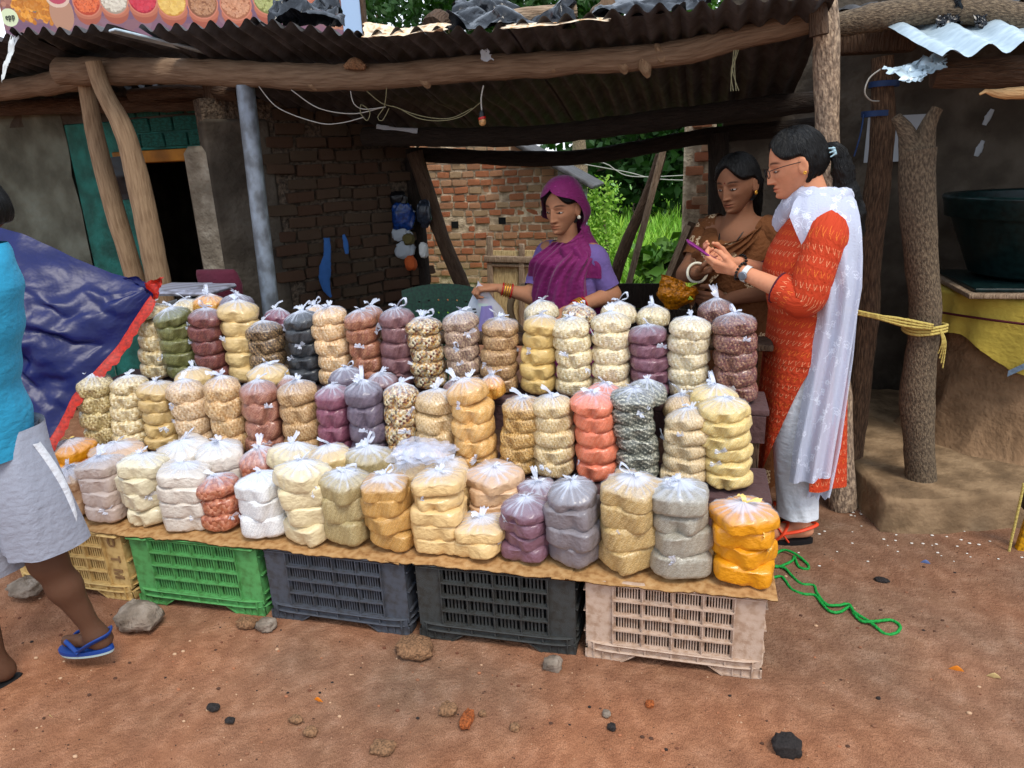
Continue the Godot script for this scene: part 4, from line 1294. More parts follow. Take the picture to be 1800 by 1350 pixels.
	for q in [[-1.6, -15.5, 3.6, "dark leafy tree behind the field, leftmost in the back opening"], [0.6, -15.0, 3.4, "dark leafy tree at the field edge, middle of the back opening"], [4.6, -16.0, 4.0, "dark leafy tree at the field edge, right in the back opening"], [2.6, -19.0, 4.4, "taller dark tree behind the field edge trees"], [8.6, -17.0, 4.0, "dark leafy tree at the far right of the field edge"]]:
		var h: float = q[2]
		tree("field_tree", Vector3(q[0], 0, q[1]), h, 0.16, [[Vector3(0, h * 0.62, 0), Vector3(2.0, 1.3, 1.4), 0.5], [Vector3(0.9, h * 0.35, 0.8), Vector3(1.5, 1.2, 1.0), 0.25], [Vector3(-1.0, h * 0.33, 0.8), Vector3(1.5, 1.2, 1.0), 0.25]], 4200, 0.26, "leaf_dark", q[3], "tree", "trees at the edge of the field")
	for q in [[-3.9, -8.6, 4.5, "leaf_dark", "big dark tree hanging over the roof behind the banner"], [-2.9, -9.4, 4.7, "leaf_dark", "dark tree over the middle of the roof"], [-2.6, -12.5, 5.0, "leaf_mid", "paler feathery tree over the right part of the roof"], [-7.4, -7.6, 4.4, "leaf_dark", "dark tree behind the left edge of the banner"]]:
		var h: float = q[2]
		var dx := 2.3 if q[3] == "leaf_mid" else 0.0
		tree("roof_tree", Vector3(q[0], 0, q[1]), h, 0.14, [[Vector3(0.2 + dx, h * 0.84, 0), Vector3(1.5, 0.62, 1.2), 0.4], [Vector3(-0.8 + dx, h * 0.80, 0.4), Vector3(1.1, 0.6, 1.0), 0.3], [Vector3(1.0 + dx, h * 0.76, 0.2), Vector3(0.8, 0.4, 0.8), 0.3]], 4600, 0.11, q[3], q[4], "tree", "trees beyond the roof")
	banner()

func banner():
	var a := Vector3(-5.673, 2.602, -3.2)
	var b := Vector3(-2.718, 2.408, -3.2)
	var w := b.x - a.x
	var h := w * 0.44
	var o := Vector3(a.x, 0, -3.2)
	var t := thing("shop_banner", "printed banner with bowls of beans and spices above the roof", "banner", o)
	var W := 1024
	var H := 450
	var im := Image.create(W, H, false, Image.FORMAT_RGBA8)
	im.fill(Color(0.52, 0.38, 0.44))
	var r := RandomNumberGenerator.new()
	r.seed = 5
	var pxs := W / 592.0
	var dab := func(x: float, y: float, rx: float, ry: float, c: Color):
		for yy in range(maxi(int(y - ry), 0), mini(int(y + ry) + 1, H)):
			var k := 1.0 - pow((yy - y) / ry, 2.0)
			if k <= 0.0: continue
			var hw := rx * sqrt(k)
			var xa := maxi(int(x - hw), 0)
			var xb := mini(int(x + hw) + 1, W)
			if xb > xa: im.fill_rect(Rect2i(xa, yy, xb - xa, 1), c)
	for i in 500:
		dab.call(r.randf() * W, r.randf() * H, 10 + r.randf() * 40, 6 + r.randf() * 16, Color(0.52, 0.38, 0.44).lerp([Color(0.62, 0.50, 0.52), Color(0.42, 0.32, 0.44), Color(0.60, 0.42, 0.40)][i % 3], 0.35))
	var base := H - 74.0 * pxs
	var bowls := [[180, 18, "e8703c", "b8452c", 2.6], [230, 17, "e6dcc8", "a89684", 3.2], [281, 17, "d83848", "a82036", 4.2], [331, 22, "efc868", "c88c3c", 4.2], [383, 25, "c08a62", "8a5a40", 2.4], [438, 28, "d89a74", "a86a4c", 2.6], [493, 22, "b8bc74", "7c7c44", 2.6], [548, 6, "c88662", "96583c", 2.4]]
	for row in 2:
		for q in bowls:
			var cx: float = (q[0] - 14 + row * 22) * pxs
			var cy: float = base + (q[1] - row * 78) * pxs
			var rr := 25.0 * pxs
			dab.call(cx, cy + rr * 0.62, rr * 0.92, rr * 0.72, Color(0.66, 0.36, 0.28))
			dab.call(cx, cy + rr * 0.5, rr * 1.0, rr * 0.5, Color(0.74, 0.44, 0.34))
			dab.call(cx, cy, rr * 1.04, rr * 0.86, Color(0.80, 0.50, 0.40))
			dab.call(cx, cy, rr * 0.95, rr * 0.78, Color(q[3]))
			for i in 330:
				var an := r.randf() * TAU
				var k := sqrt(r.randf())
				var s: float = q[4] * r.randf_range(0.8, 1.2)
				dab.call(cx + cos(an) * k * rr * 0.9, cy - 4 + sin(an) * k * rr * 0.74, s, s * 0.9, Color(q[2]).lerp(Color(q[3]), r.randf() * 0.5).lightened(r.randf() * 0.12))
	for i in 260:
		dab.call((r.randf() * 44.0) * pxs, base + (r.randf() * 90.0 - 60.0) * pxs, 7, 6, Color(0.72, 0.50, 0.42).lerp(Color(0.52, 0.32, 0.28), r.randf()))
	for i in 160:
		dab.call((574 + r.randf() * 20.0) * pxs, base + (r.randf() * 110.0 - 50.0) * pxs, 9, 8, Color(0.78, 0.56, 0.44).lerp(Color(0.54, 0.32, 0.26), r.randf()))
	for i in 150:
		dab.call((70 + r.randf() * 28.0) * pxs, base + (r.randf() * 70.0 - 40.0) * pxs, 10 + r.randf() * 8, 5, Color(0.10, 0.46, 0.32).lerp(Color(0.30, 0.66, 0.44), r.randf()))
	for i in 46:
		var x := (24 + r.randf() * 60.0) * pxs
		var y := base + (r.randf() * 44.0) * pxs
		var c := Color(0.92, 0.62, 0.22).lerp(Color(0.72, 0.42, 0.12), r.randf())
		for k in 8: dab.call(x + k * 3.4, y + k * r.randf_range(-1.0, 2.4), 6, 6, c.lightened(0.1 if k % 3 == 0 else 0.0))
	dab.call(116 * pxs, base + 34 * pxs, 22 * pxs, 26 * pxs, Color(0.72, 0.54, 0.44))
	dab.call(114 * pxs, base + 12 * pxs, 22 * pxs, 14 * pxs, Color(0.86, 0.74, 0.66))
	dab.call(114 * pxs, base + 10 * pxs, 18 * pxs, 11 * pxs, Color(0.74, 0.30, 0.38))
	dab.call(14 * pxs, base + 38 * pxs, 17 * pxs, 13 * pxs, Color(0.86, 0.90, 0.74))
	im.generate_mipmaps()
	var tex := ImageTexture.create_from_image(im)
	mat("banner_print", Color.WHITE, 0.6, tex)
	var mb := Mb.new()
	var z := 0.0
	var i0 := mb.vert(Vector3(0, a.y, z), Vector2(0, 1))
	mb.vert(Vector3(w, b.y, z), Vector2(1, 1))
	mb.vert(Vector3(w, b.y + h, z), Vector2(1, 0))
	mb.vert(Vector3(0, a.y + h, z), Vector2(0, 0))
	mb.quad(i0, i0 + 3, i0 + 2, i0 + 1)
	part("print", mb.mesh(), M.banner_print, t)
	var tm := TextMesh.new()
	tm.text = "epp"
	tm.font = sans()
	tm.font_size = 16
	tm.pixel_size = 0.0034
	tm.depth = 0.001
	part("lettering", tm, M.dark_plastic, t, Vector3((30 - 14) / 592.0 * w, a.y + (74 - 39) / 592.0 * w, 0.004))
	mb = Mb.new()
	mb.box(Vector3(w + 0.075, b.y + h * 0.5, 0.0), Vector3(0.145, h, 0.03), Basis.IDENTITY, 0.004)
	part("side_panel", mb.mesh(), also("pale_blue_panel", "white_plastic", Color(0.66, 0.76, 0.88)), t)
	mb = Mb.new()
	mb.box(Vector3(w + 0.162, b.y + h * 0.5, 0.0), Vector3(0.025, h, 0.05), Basis.IDENTITY, 0.004)
	part("frame", mb.mesh(), M.dark_wood, t)
	mb = Mb.new()
	mb.box(Vector3(w * 0.5, a.y + h * 0.5, -0.03), Vector3(w, h - 0.02, 0.03))
	mb.box(Vector3(w * 0.2, a.y * 0.5, -0.05), Vector3(0.06, a.y, 0.05))
	mb.box(Vector3(w * 0.8, a.y * 0.5, -0.05), Vector3(0.06, a.y, 0.05))
	part("backing_frame", mb.mesh(), M.dark_wood, t)

func sans() -> SystemFont:
	var f := SystemFont.new()
	f.font_names = PackedStringArray(["Droid Sans"])
	f.font_weight = 700
	return f

# ---------------------------------------------------------------- plastic crates
func crate(called_label: String, mt: Material, at: Vector3, turn: float, slots: int, lip: float) -> Node3D:
	var t := thing("plastic_crate", called_label, "crate", at, turn, "crates under the front row")
	var L := 0.27
	var D := 0.18
	var H := 0.288
	var mb := Mb.new()
	# inner shell: floor, back and side walls; bottom flare
	mb.box(Vector3(0, 0.055, 0), Vector3(2 * L - 0.02, 0.012, 2 * D - 0.02))
	part("floor_panel", mb.mesh(), mt, t)
	mb = Mb.new()
	mb.box(Vector3(0, 0.165, -D + 0.008), Vector3(2 * L - 0.01, 0.235, 0.008))
	part("back_panel", mb.mesh(), mt, t)
	for s in [-1, 1]:
		mb = Mb.new()
		mb.box(Vector3(s * (L - 0.008), 0.165, 0), Vector3(0.008, 0.235, 2 * D - 0.03))
		for k in 3:
			mb.box(Vector3(s * (L - 0.002), 0.09 + 0.075 * k, 0), Vector3(0.012, 0.005, 2 * D - 0.03))
		part("side_panel", mb.mesh(), mt, t)
		# flat corner panel of the front, set back between its ribs
		mb = Mb.new()
		mb.box(Vector3(s * (L - 0.047), 0.165, D - 0.012), Vector3(0.086, 0.235, 0.007))
		part("corner_panel", mb.mesh(), mt, t)
	# slotted middle of the front: 4 columns by 4 rows of thin bars
	var x0 := -L + 0.09
	var x1 := L - 0.09
	var y0 := 0.062
	var y1 := H - 0.012
	var cw := (x1 - x0) / 4.0
	var ch := (y1 - y0) / 4.0
	mb = Mb.new()
	for c in 4:
		for r in 4:
			var cx := x0 + c * cw
			var cy := y0 + r * ch
			var pad := 0.008
			mb.box(Vector3(cx + cw * 0.5, cy + 0.003, D - 0.012), Vector3(cw, 0.006, 0.006))
			mb.box(Vector3(cx + cw * 0.5, cy + ch - 0.003, D - 0.012), Vector3(cw, 0.006, 0.006))
			var n := slots
			var inner := cw - 2.0 * pad
			mb.box(Vector3(cx + pad * 0.5, cy + ch * 0.5, D - 0.012), Vector3(pad, ch - 0.012, 0.006))
			mb.box(Vector3(cx + cw - pad * 0.5, cy + ch * 0.5, D - 0.012), Vector3(pad, ch - 0.012, 0.006))
			for k in n - 1:
				var bw := inner / n * 0.5
				mb.box(Vector3(cx + pad + inner * (k + 1.0) / n, cy + ch * 0.5, D - 0.012), Vector3(bw, ch - 0.012, 0.005))
	tag(part("slats", mb.mesh(), mt, t), "", "", "", "stuff")
	for c in 5:
		mb = Mb.new()
		mb.box(Vector3(x0 + c * cw, 0.165, D - 0.006), Vector3(0.004, 0.235, 0.014))
		part("rib", mb.mesh(), mt, t)
	for r in 5:
		mb = Mb.new()
		mb.box(Vector3(0, y0 + r * ch, D - 0.005), Vector3(2 * L - 0.182 if r < 4 else 2 * L - 0.02, 0.0045, 0.016))
		part("rib", mb.mesh(), mt, t)
	# base bands, broken in the middle where the feet are
	var out := PackedVector3Array()
	for band in 2:
		mb = Mb.new()
		var y := 0.058 - band * 0.024
		var rr := []
		for dy in [0.0025, -0.0025]:
			var rg := PackedVector3Array()
			for k in 40:
				var a := TAU * k / 40
				var q := Vector3(signf(sin(a)) * pow(absf(sin(a)), 0.22) * (L + 0.006), y + dy, signf(cos(a)) * pow(absf(cos(a)), 0.22) * (D + 0.006))
				rg.append(q)
			rr.append(rg)
		var inn := []
		for rg in rr:
			var r2 := PackedVector3Array()
			for q in rg: r2.append(Vector3(q.x * 0.955, q.y, q.z * 0.93))
			inn.append(r2)
		mb.loft([inn[0], rr[0], rr[1], inn[1]])
		part("base_band", mb.mesh(), mt, t)
	mb = Mb.new()
	mb.box(Vector3(0, 0.045, D - 0.008), Vector3(2 * L - 0.02, 0.03, 0.006))
	mb.box(Vector3(0, 0.045, -D + 0.008), Vector3(2 * L - 0.02, 0.03, 0.006))
	for k in 7:
		mb.box(Vector3(-L + 0.03 + k * 0.08, 0.045, D - 0.002), Vector3(0.004, 0.028, 0.012))
	part("base_skirt", mb.mesh(), mt, t)
	for s in [-1, 1]:
		for z in [-1, 1]:
			mb = Mb.new()
			var xa: float = s * (L - 0.002)
			var xb: float = s * (L - 0.115)
			var xc: float = s * (L - 0.165)
			var zz: float = z * (D - 0.004)
			var pts := [Vector3(xa, 0.034, zz), Vector3(xa, 0.0, zz), Vector3(xb, 0.0, zz), Vector3(xc, 0.034, zz)]
			var i0 := mb.v.size()
			for q in pts: mb.vert(q)
			for q in pts: mb.vert(q - Vector3(0, 0, z * 0.008))
			mb.quad(0, 1, 2, 3)
			mb.quad(7, 6, 5, 4)
			for k in 4: mb.quad(k, (k + 1) % 4, (k + 1) % 4 + 4, k + 4)
			mb.box(Vector3((xa + xb) * 0.5, 0.003, z * (D - 0.03)), Vector3(absf(xa - xb), 0.006, 0.06))
			mb.box(Vector3(xa - s * 0.003, 0.017, z * (D - 0.03)), Vector3(0.006, 0.034, 0.06))
			for k in 3:
				mb.box(Vector3(lerpf(xa, xb, 0.25 * (k + 1)), 0.017, zz + z * 0.002), Vector3(0.004, 0.03, 0.008))
			mb.box(Vector3((xb + xc) * 0.5, 0.017, zz + z * 0.001), Vector3(0.062, 0.005, 0.010), Basis(Vector3(0, 0, 1), -s * 0.6))
			part("foot", mb.mesh(), mt, t)
	# top rim with its bowed lip over the corner panels
	mb = Mb.new()
	for s in [-1, 1]:
		mb.box(Vector3(0, H - 0.004, s * (D - 0.004)), Vector3(2 * L, 0.008, 0.02), Basis.IDENTITY, 0.003)
		mb.box(Vector3(s * (L - 0.006), H - 0.0045, 0), Vector3(0.018, 0.008, 2 * D), Basis.IDENTITY, 0.003)
		if lip > 0.0:
			mb.box(Vector3(s * (L - 0.05), H - 0.010, D + 0.002), Vector3(0.09, 0.012, 0.022), Basis.IDENTITY, 0.005)
	part("rim", mb.mesh(), mt, t)
	return t

func crates():
	var sp := 0.5685
	var by := [-0.002, -0.006, -0.010, -0.014, -0.018]
	var tn := [0.0, 0.012, -0.01, 0.01, -0.005]
	var ms := ["crate_pink", "crate_black", "crate_grey", "crate_green", "crate_beige"]
	var lb := ["dusty pinkish white plastic crate, nearest in the row", "black plastic crate with slotted front between pink and grey crates", "bluish grey plastic crate with a broken base between black and green crates", "bright green plastic crate with slotted front", "yellowish beige plastic crate behind the boy's leg"]
	for k in 5:
		var t := crate(lb[k], M[ms[k]], Vector3(-0.27 - k * sp, by[k], -0.18), tn[k], [9, 6, 8, 7, 7][k], 1.0 if k > 2 else 0.0)
		if k == 4:
			var y := 0.245
			for ch in ["O", "T", "M"]:
				var tm := TextMesh.new()
				tm.text = ch
				tm.font = sans()
				tm.font_size = 16
				tm.pixel_size = 0.0034
				tm.depth = 0.003
				var o := part("lettering", tm, also("crate_beige_dirt", "crate_beige", Color(0.56, 0.44, 0.30)), t, Vector3(0.222, y, 0.1735), Vector3(0, 0, -PI / 2 if ch != "O" else 0.0))
				y -= 0.068
		if k == 3:
			var y := 0.225
			for ch in ["A", "8"]:
				var tm := TextMesh.new()
				tm.text = ch
				tm.font = sans()
				tm.font_size = 16
				tm.pixel_size = 0.0050
				tm.depth = 0.002
				part("lettering", tm, M.white_plastic, t, Vector3(0.272, y, 0.10), Vector3(0, PI / 2, 0))
				y -= 0.10
	# flattened cardboard over the crates: several overlapping pieces with torn fronts
	var cuts := [[-0.64, 0.025, 0.0], [-1.20, -0.58, 0.004], [-1.75, -1.15, 0.0], [-2.32, -1.68, 0.004], [-2.95, -2.26, 0.0]]
	for k in 5:
		var a: float = cuts[k][0]
		var b: float = cuts[k][1]
		var mb := Mb.new()
		var n := 40
		var rows := []
		for lay in [[0.0, 0.0], [0.0, 1.0], [-0.005, 1.0], [-0.005, 0.0]]:
			var rg := PackedVector3Array()
			for i in n + 1:
				var x := lerpf(a, b, float(i) / n)
				var tear := 0.012 + 0.012 * fn.get_noise_1d(x * 5.0 + k * 9.0) + 0.008 * fn.get_noise_1d(x * 34.0 + k)
				var z: float = lerpf(-0.40, tear, lay[1])
				var dip: float = 0.010 * lay[1] * (0.5 + fn.get_noise_1d(x * 3.0 + 4.0 + k))
				rg.append(Vector3(x, 0.2955 - 0.007 * absf(x) + cuts[k][2] + lay[0] - dip, z))
			rows.append(rg)
		# front lip that sags over the crate edge
		mb.loft(rows, false)
		solo("cardboard_sheet", mb, M.card, Vector3((a + b) * 0.5, 0.292, -0.2), ["torn cardboard sheet on the pink crate", "torn cardboard sheet on the black crate", "ragged cardboard sheet on the grey crate", "cardboard sheet on the green crate", "cardboard sheet on the beige crate"][k], "cardboard", "cardboard over the crates")
	# the two steps behind the crates that carry the other rows
	for k in 2:
		var h: float = [0.432, 0.652][k]
		var zf: float = [-0.335, -0.60][k]
		var zb: float = [-0.60, -0.82][k]
		var t := thing("display_step", ["lower wooden step carrying the middle row of bags", "upper wooden step carrying the back row of bags"][k], "shelf", Vector3(-1.4, 0, (zf + zb) * 0.5), 0.0, "steps behind the crates")
		for j in 2:
			var mb := Mb.new()
			mb.box(Vector3(0, h - 0.012, (0.5 - j) * (zf - zb) * 0.5 ), Vector3(2.86, 0.024, (zf - zb) * 0.5 - 0.004), Basis.IDENTITY, 0.004)
			part("plank", mb.mesh(), M.board_cloth, t)
		for s in [-1.38, -0.7, 0.0, 0.7, 1.38]:
			for z in [-1, 1]:
				var mb := Mb.new()
				mb.box(Vector3(s, (h - 0.024) * 0.5, z * ((zf - zb) * 0.5 - 0.03)), Vector3(0.05, h - 0.024, 0.05), Basis.IDENTITY, 0.004)
				part("leg", mb.mesh(), M.dark_wood, t)
		var fb := Mb.new()
		fb.box(Vector3(0, h - 0.075, (zf - zb) * 0.5 - 0.004), Vector3(2.84, 0.1, 0.012))
		part("front_board", fb.mesh(), M.board_cloth, t)
	var rest := Mb.new()
	rest.box(Vector3(-1.3, 0.825, -0.87), Vector3(2.7, 0.025, 0.14), Basis.IDENTITY, 0.004)
	for s in 4:
		rest.box(Vector3(-2.6 + s * 0.86, 0.406, -0.90), Vector3(0.05, 0.81, 0.05))
	solo("back_shelf", rest, M.dark_wood, Vector3(-1.3, 0, -0.87), "narrow shelf behind the back row of bags", "shelf")

# ---------------------------------------------------------------- bags
var film_of := {}
# a filled bag: kind 0 loose round, 1 squarish; [body, film over its gathered top or null]
func bag_mesh(kind: int, top: bool, h: float, sd: int) -> Array:
	var NT := 72
	var NL := 26
	var R := 0.079
	var r := RandomNumberGenerator.new()
	r.seed = 100 + sd
	var turn := r.randf_range(-0.35, 0.35) + (PI / 4 if kind == 1 and r.randf() < 0.45 else 0.1)
	var th0 := r.randf_range(-0.35, 0.35)
	var ph := r.randf() * 9.0
	var ex := 0.56 if kind == 0 else 0.34
	var deep := r.randf_range(0.40, 0.85) if kind == 0 else r.randf_range(0.15, 0.5)
	var res := []
	for lay in (2 if top else 1):
		var mb := Mb.new()
		var rings := []
		for j in NL + 1:
			var t := float(j) / NL
			if lay == 1: t = 0.50 + 0.5 * t
			var ps := -PI / 2 + PI * t
			var rr := pow(maxf(cos(ps), 0.0), ex) if j < NL else 0.0
			if lay == 0 and j == 0: rr = 0.0
			var yy := signf(sin(ps)) * pow(absf(sin(ps)), ex + 0.08)
			var rg := PackedVector3Array()
			for i in NT:
				var a := TAU * i / NT
				var n := 2.3 if kind == 0 else 4.2
				var ca := absf(cos(a - turn))
				var sa := absf(sin(a - turn))
				var fp := pow(pow(ca, n) + pow(sa, n), -1.0 / n)
				var da := wrapf(a - th0, -PI, PI)
				var nz := fn.get_noise_3d(sin(a) * 1.6 + ph, t * 2.2, cos(a) * 1.6)
				var k := 1.0 + 0.085 * nz + 0.02 * fn.get_noise_3d(sin(a) * 5.0 + ph, t * 7.0, cos(a) * 5.0)
				var fr := exp(-pow(da / 0.50, 2.0))
				var dim := 0.33 * deep * exp(-pow(da / (0.13 + 0.34 * maxf(t - 0.2, 0.0)), 2.0)) * smoothstep(0.62, 0.40, t) * smoothstep(0.02, 0.2, t)
				dim -= 0.07 * deep * exp(-pow((absf(da) - 0.50) / 0.30, 2.0)) * exp(-pow((t - 0.40) / 0.2, 2.0))
				dim += 0.06 * deep * exp(-pow((absf(da) - (0.50 - t) * 2.2) / 0.09, 2.0)) * smoothstep(0.46, 0.38, t) * smoothstep(0.04, 0.14, t)
				k -= dim
				if kind == 1: k += 0.05 * smoothstep(0.35, 0.1, t) * cos(4.0 * (a - turn - PI / 4))
				var y := 0.5 + 0.5 * yy
				y -= 0.20 * deep * fr * smoothstep(0.55, 0.2, t) * minf(rr, 1.0)
				if not top: y -= 0.17 * deep * fr * smoothstep(0.5, 0.8, t) * minf(rr, 1.0)
				if kind == 1: k *= 1.0 - 0.07 * smoothstep(0.5, 0.0, t)
				var w := smoothstep(0.52, 0.9, t)
				if top:
					var peak := pow(1.0 - minf(rr, 1.0), 1.3)
					y = y * 0.92 + 0.34 * peak
					var wr := sin(a * 15.0 + ph + 4.0 * fn.get_noise_2d(sin(a) * 2.0 + ph, cos(a) * 2.0)) + 0.7 * sin(a * 26.0 + ph * 2.0)
					k += (0.022 + (0.012 if lay else 0.0)) * w * wr * rr
					y += (0.030 if lay == 0 else 0.05) * w * wr * (0.25 + rr) * (0.3 + 0.7 * (1.0 - rr * 0.6))
				else:
					y = minf(y, 0.97) + 0.02 * nz
					k += 0.010 * sin(a * 17.0 + ph) * w
				var q := Vector3(sin(a) * R * rr * fp * k, y * h, cos(a) * R * rr * fp * k)
				if lay == 1: q += Vector3(sin(a), 0.9, cos(a)).normalized() * (0.0022 + 0.004 * maxf(fn.get_noise_2d(a * 2.0 + ph, t * 9.0), 0.0))
				rg.append(q)
			rings.append(rg)
		mb.loft(rings)
		if lay == 1:
			for j in NL + 1:
				for i in NT + 1:
					var t := 0.5 + 0.5 * float(j) / NL
					var a := TAU * (i % NT) / NT
					var st := fn.get_noise_2d(a * 5.0 + ph * 3.0, t * 1.2) + 0.6 * sin(a * 15.0 + ph + 4.0 * fn.get_noise_2d(sin(a) * 2.0 + ph, cos(a) * 2.0)) * 0.6
					var al := clampf(0.30 * (t - 0.5) * 2.0 + 0.75 * maxf(st, 0.0) * smoothstep(0.55, 0.85, t) + 0.75 * smoothstep(0.93, 1.0, t), 0.0, 1.0)
					if t < 0.6: al *= smoothstep(0.5, 0.6, t)
					mb.c[j * (NT + 1) + i] = Color(1, 1, 1, al)
		res.append(mb.mesh())
	return res

# the tied-off neck of a bag: a twisted strip that flares out, sometimes looped
func knot_mesh(sd: int) -> ArrayMesh:
	var r := RandomNumberGenerator.new()
	r.seed = 900 + sd
	var mb := Mb.new()
	var n := 2 + sd % 2
	for k in n:
		var a := r.randf() * TAU + k * 2.4
		var d := Vector3(cos(a), 0, sin(a))
		var l := r.randf_range(0.035, 0.07) if k == 0 else r.randf_range(0.02, 0.04)
		var up := r.randf_range(0.15, 1.0)
		var pts := [Vector3.ZERO, d * l * 0.3 + Vector3.UP * 0.012, d * l * 0.65 + Vector3.UP * (0.012 + l * 0.35 * up), d * l + Vector3.UP * (0.008 + l * 0.6 * up)]
		if sd % 4 == 1 and k == 0:
			pts = [Vector3.ZERO, d * 0.02 + Vector3.UP * 0.03, d * 0.045 + Vector3.UP * 0.045, d * 0.05 + Vector3.UP * 0.02, d * 0.02 + Vector3.UP * 0.008]
		var path := bend(pts, 0.006)
		var rows := []
		var m := path.size()
		var side := d.cross(Vector3.UP)
		for j in m:
			var t := float(j) / (m - 1)
			var w := lerpf(0.006, r.randf_range(0.016, 0.020), pow(t, 0.8)) if not (sd % 4 == 1 and k == 0) else 0.008
			var rg := PackedVector3Array()
			for i in 9:
				var s := i / 8.0 * 2.0 - 1.0
				var z := 0.004 * sin(s * 7.0 + t * 5.0 + sd) + 0.003 * fn.get_noise_2d(s * 4.0, t * 6.0 + sd)
				rg.append(path[j] + side * s * w + Vector3.UP * z + d * z * 0.6)
			rows.append(rg)
		mb.loft(rows, false)
	var c := []
	for j in 4:
		c.append(ring(Vector3(0, -0.006 + 0.005 * j, 0), 0.006 + 0.002 * sin(j * 2.0), 0.006, 10, 0, TAU, true, 0.2, 5.0, sd))
	mb.loft(c, true, true)
	return mb.mesh()

# grain pictures: one jittered cell layout, coloured from each palette
var cell_id := PackedByteArray()
var cell_d := PackedByteArray()
const CS := 224
const CN := 18
func cells():
	cell_id.resize(CS * CS)
	cell_d.resize(CS * CS)
	var pt := []
	for i in CN * CN: pt.append(Vector2(rng.randf_range(0.15, 0.85), rng.randf_range(0.15, 0.85)))
	for y in CS:
		for x in CS:
			var fx := float(x) / CS * CN
			var fy := float(y) / CS * CN
			var ix := int(fx)
			var iy := int(fy)
			var best := 9.0
			var sec := 9.0
			var bi := 0
			for dy in [-1, 0, 1]:
				for dx in [-1, 0, 1]:
					var gx: int = (ix + dx + CN) % CN
					var gy: int = (iy + dy + CN) % CN
					var q: Vector2 = pt[gy * CN + gx]
					var ex: float = ix + dx + q.x - fx
					var ey: float = iy + dy + q.y - fy
					var d := ex * ex + ey * ey
					if d < best:
						sec = best
						best = d
						bi = gy * CN + gx
					elif d < sec:
						sec = d
			cell_id[y * CS + x] = (bi * 61) % 251
			cell_d[y * CS + x] = int(clampf((sqrt(sec) - sqrt(best)) * 1.5, 0.0, 1.0) * 255.0)

func grain_tex(pal: Array) -> ImageTexture:
	var by := PackedByteArray()
	by.resize(CS * CS * 3)
	var n := pal.size()
	var tab := PackedByteArray()
	for i in 256:
		var c: Color = Color(pal[i % n]) * (0.92 + 0.16 * fmod(i * 0.37, 1.0))
		tab.append(int(clampf(c.r, 0, 1) * 255))
		tab.append(int(clampf(c.g, 0, 1) * 255))
		tab.append(int(clampf(c.b, 0, 1) * 255))
	for i in CS * CS:
		var k := cell_id[i] * 3
		by[i * 3] = tab[k]
		by[i * 3 + 1] = tab[k + 1]
		by[i * 3 + 2] = tab[k + 2]
	return ImageTexture.create_from_image(Image.create_from_data(CS, CS, false, Image.FORMAT_RGB8, by))

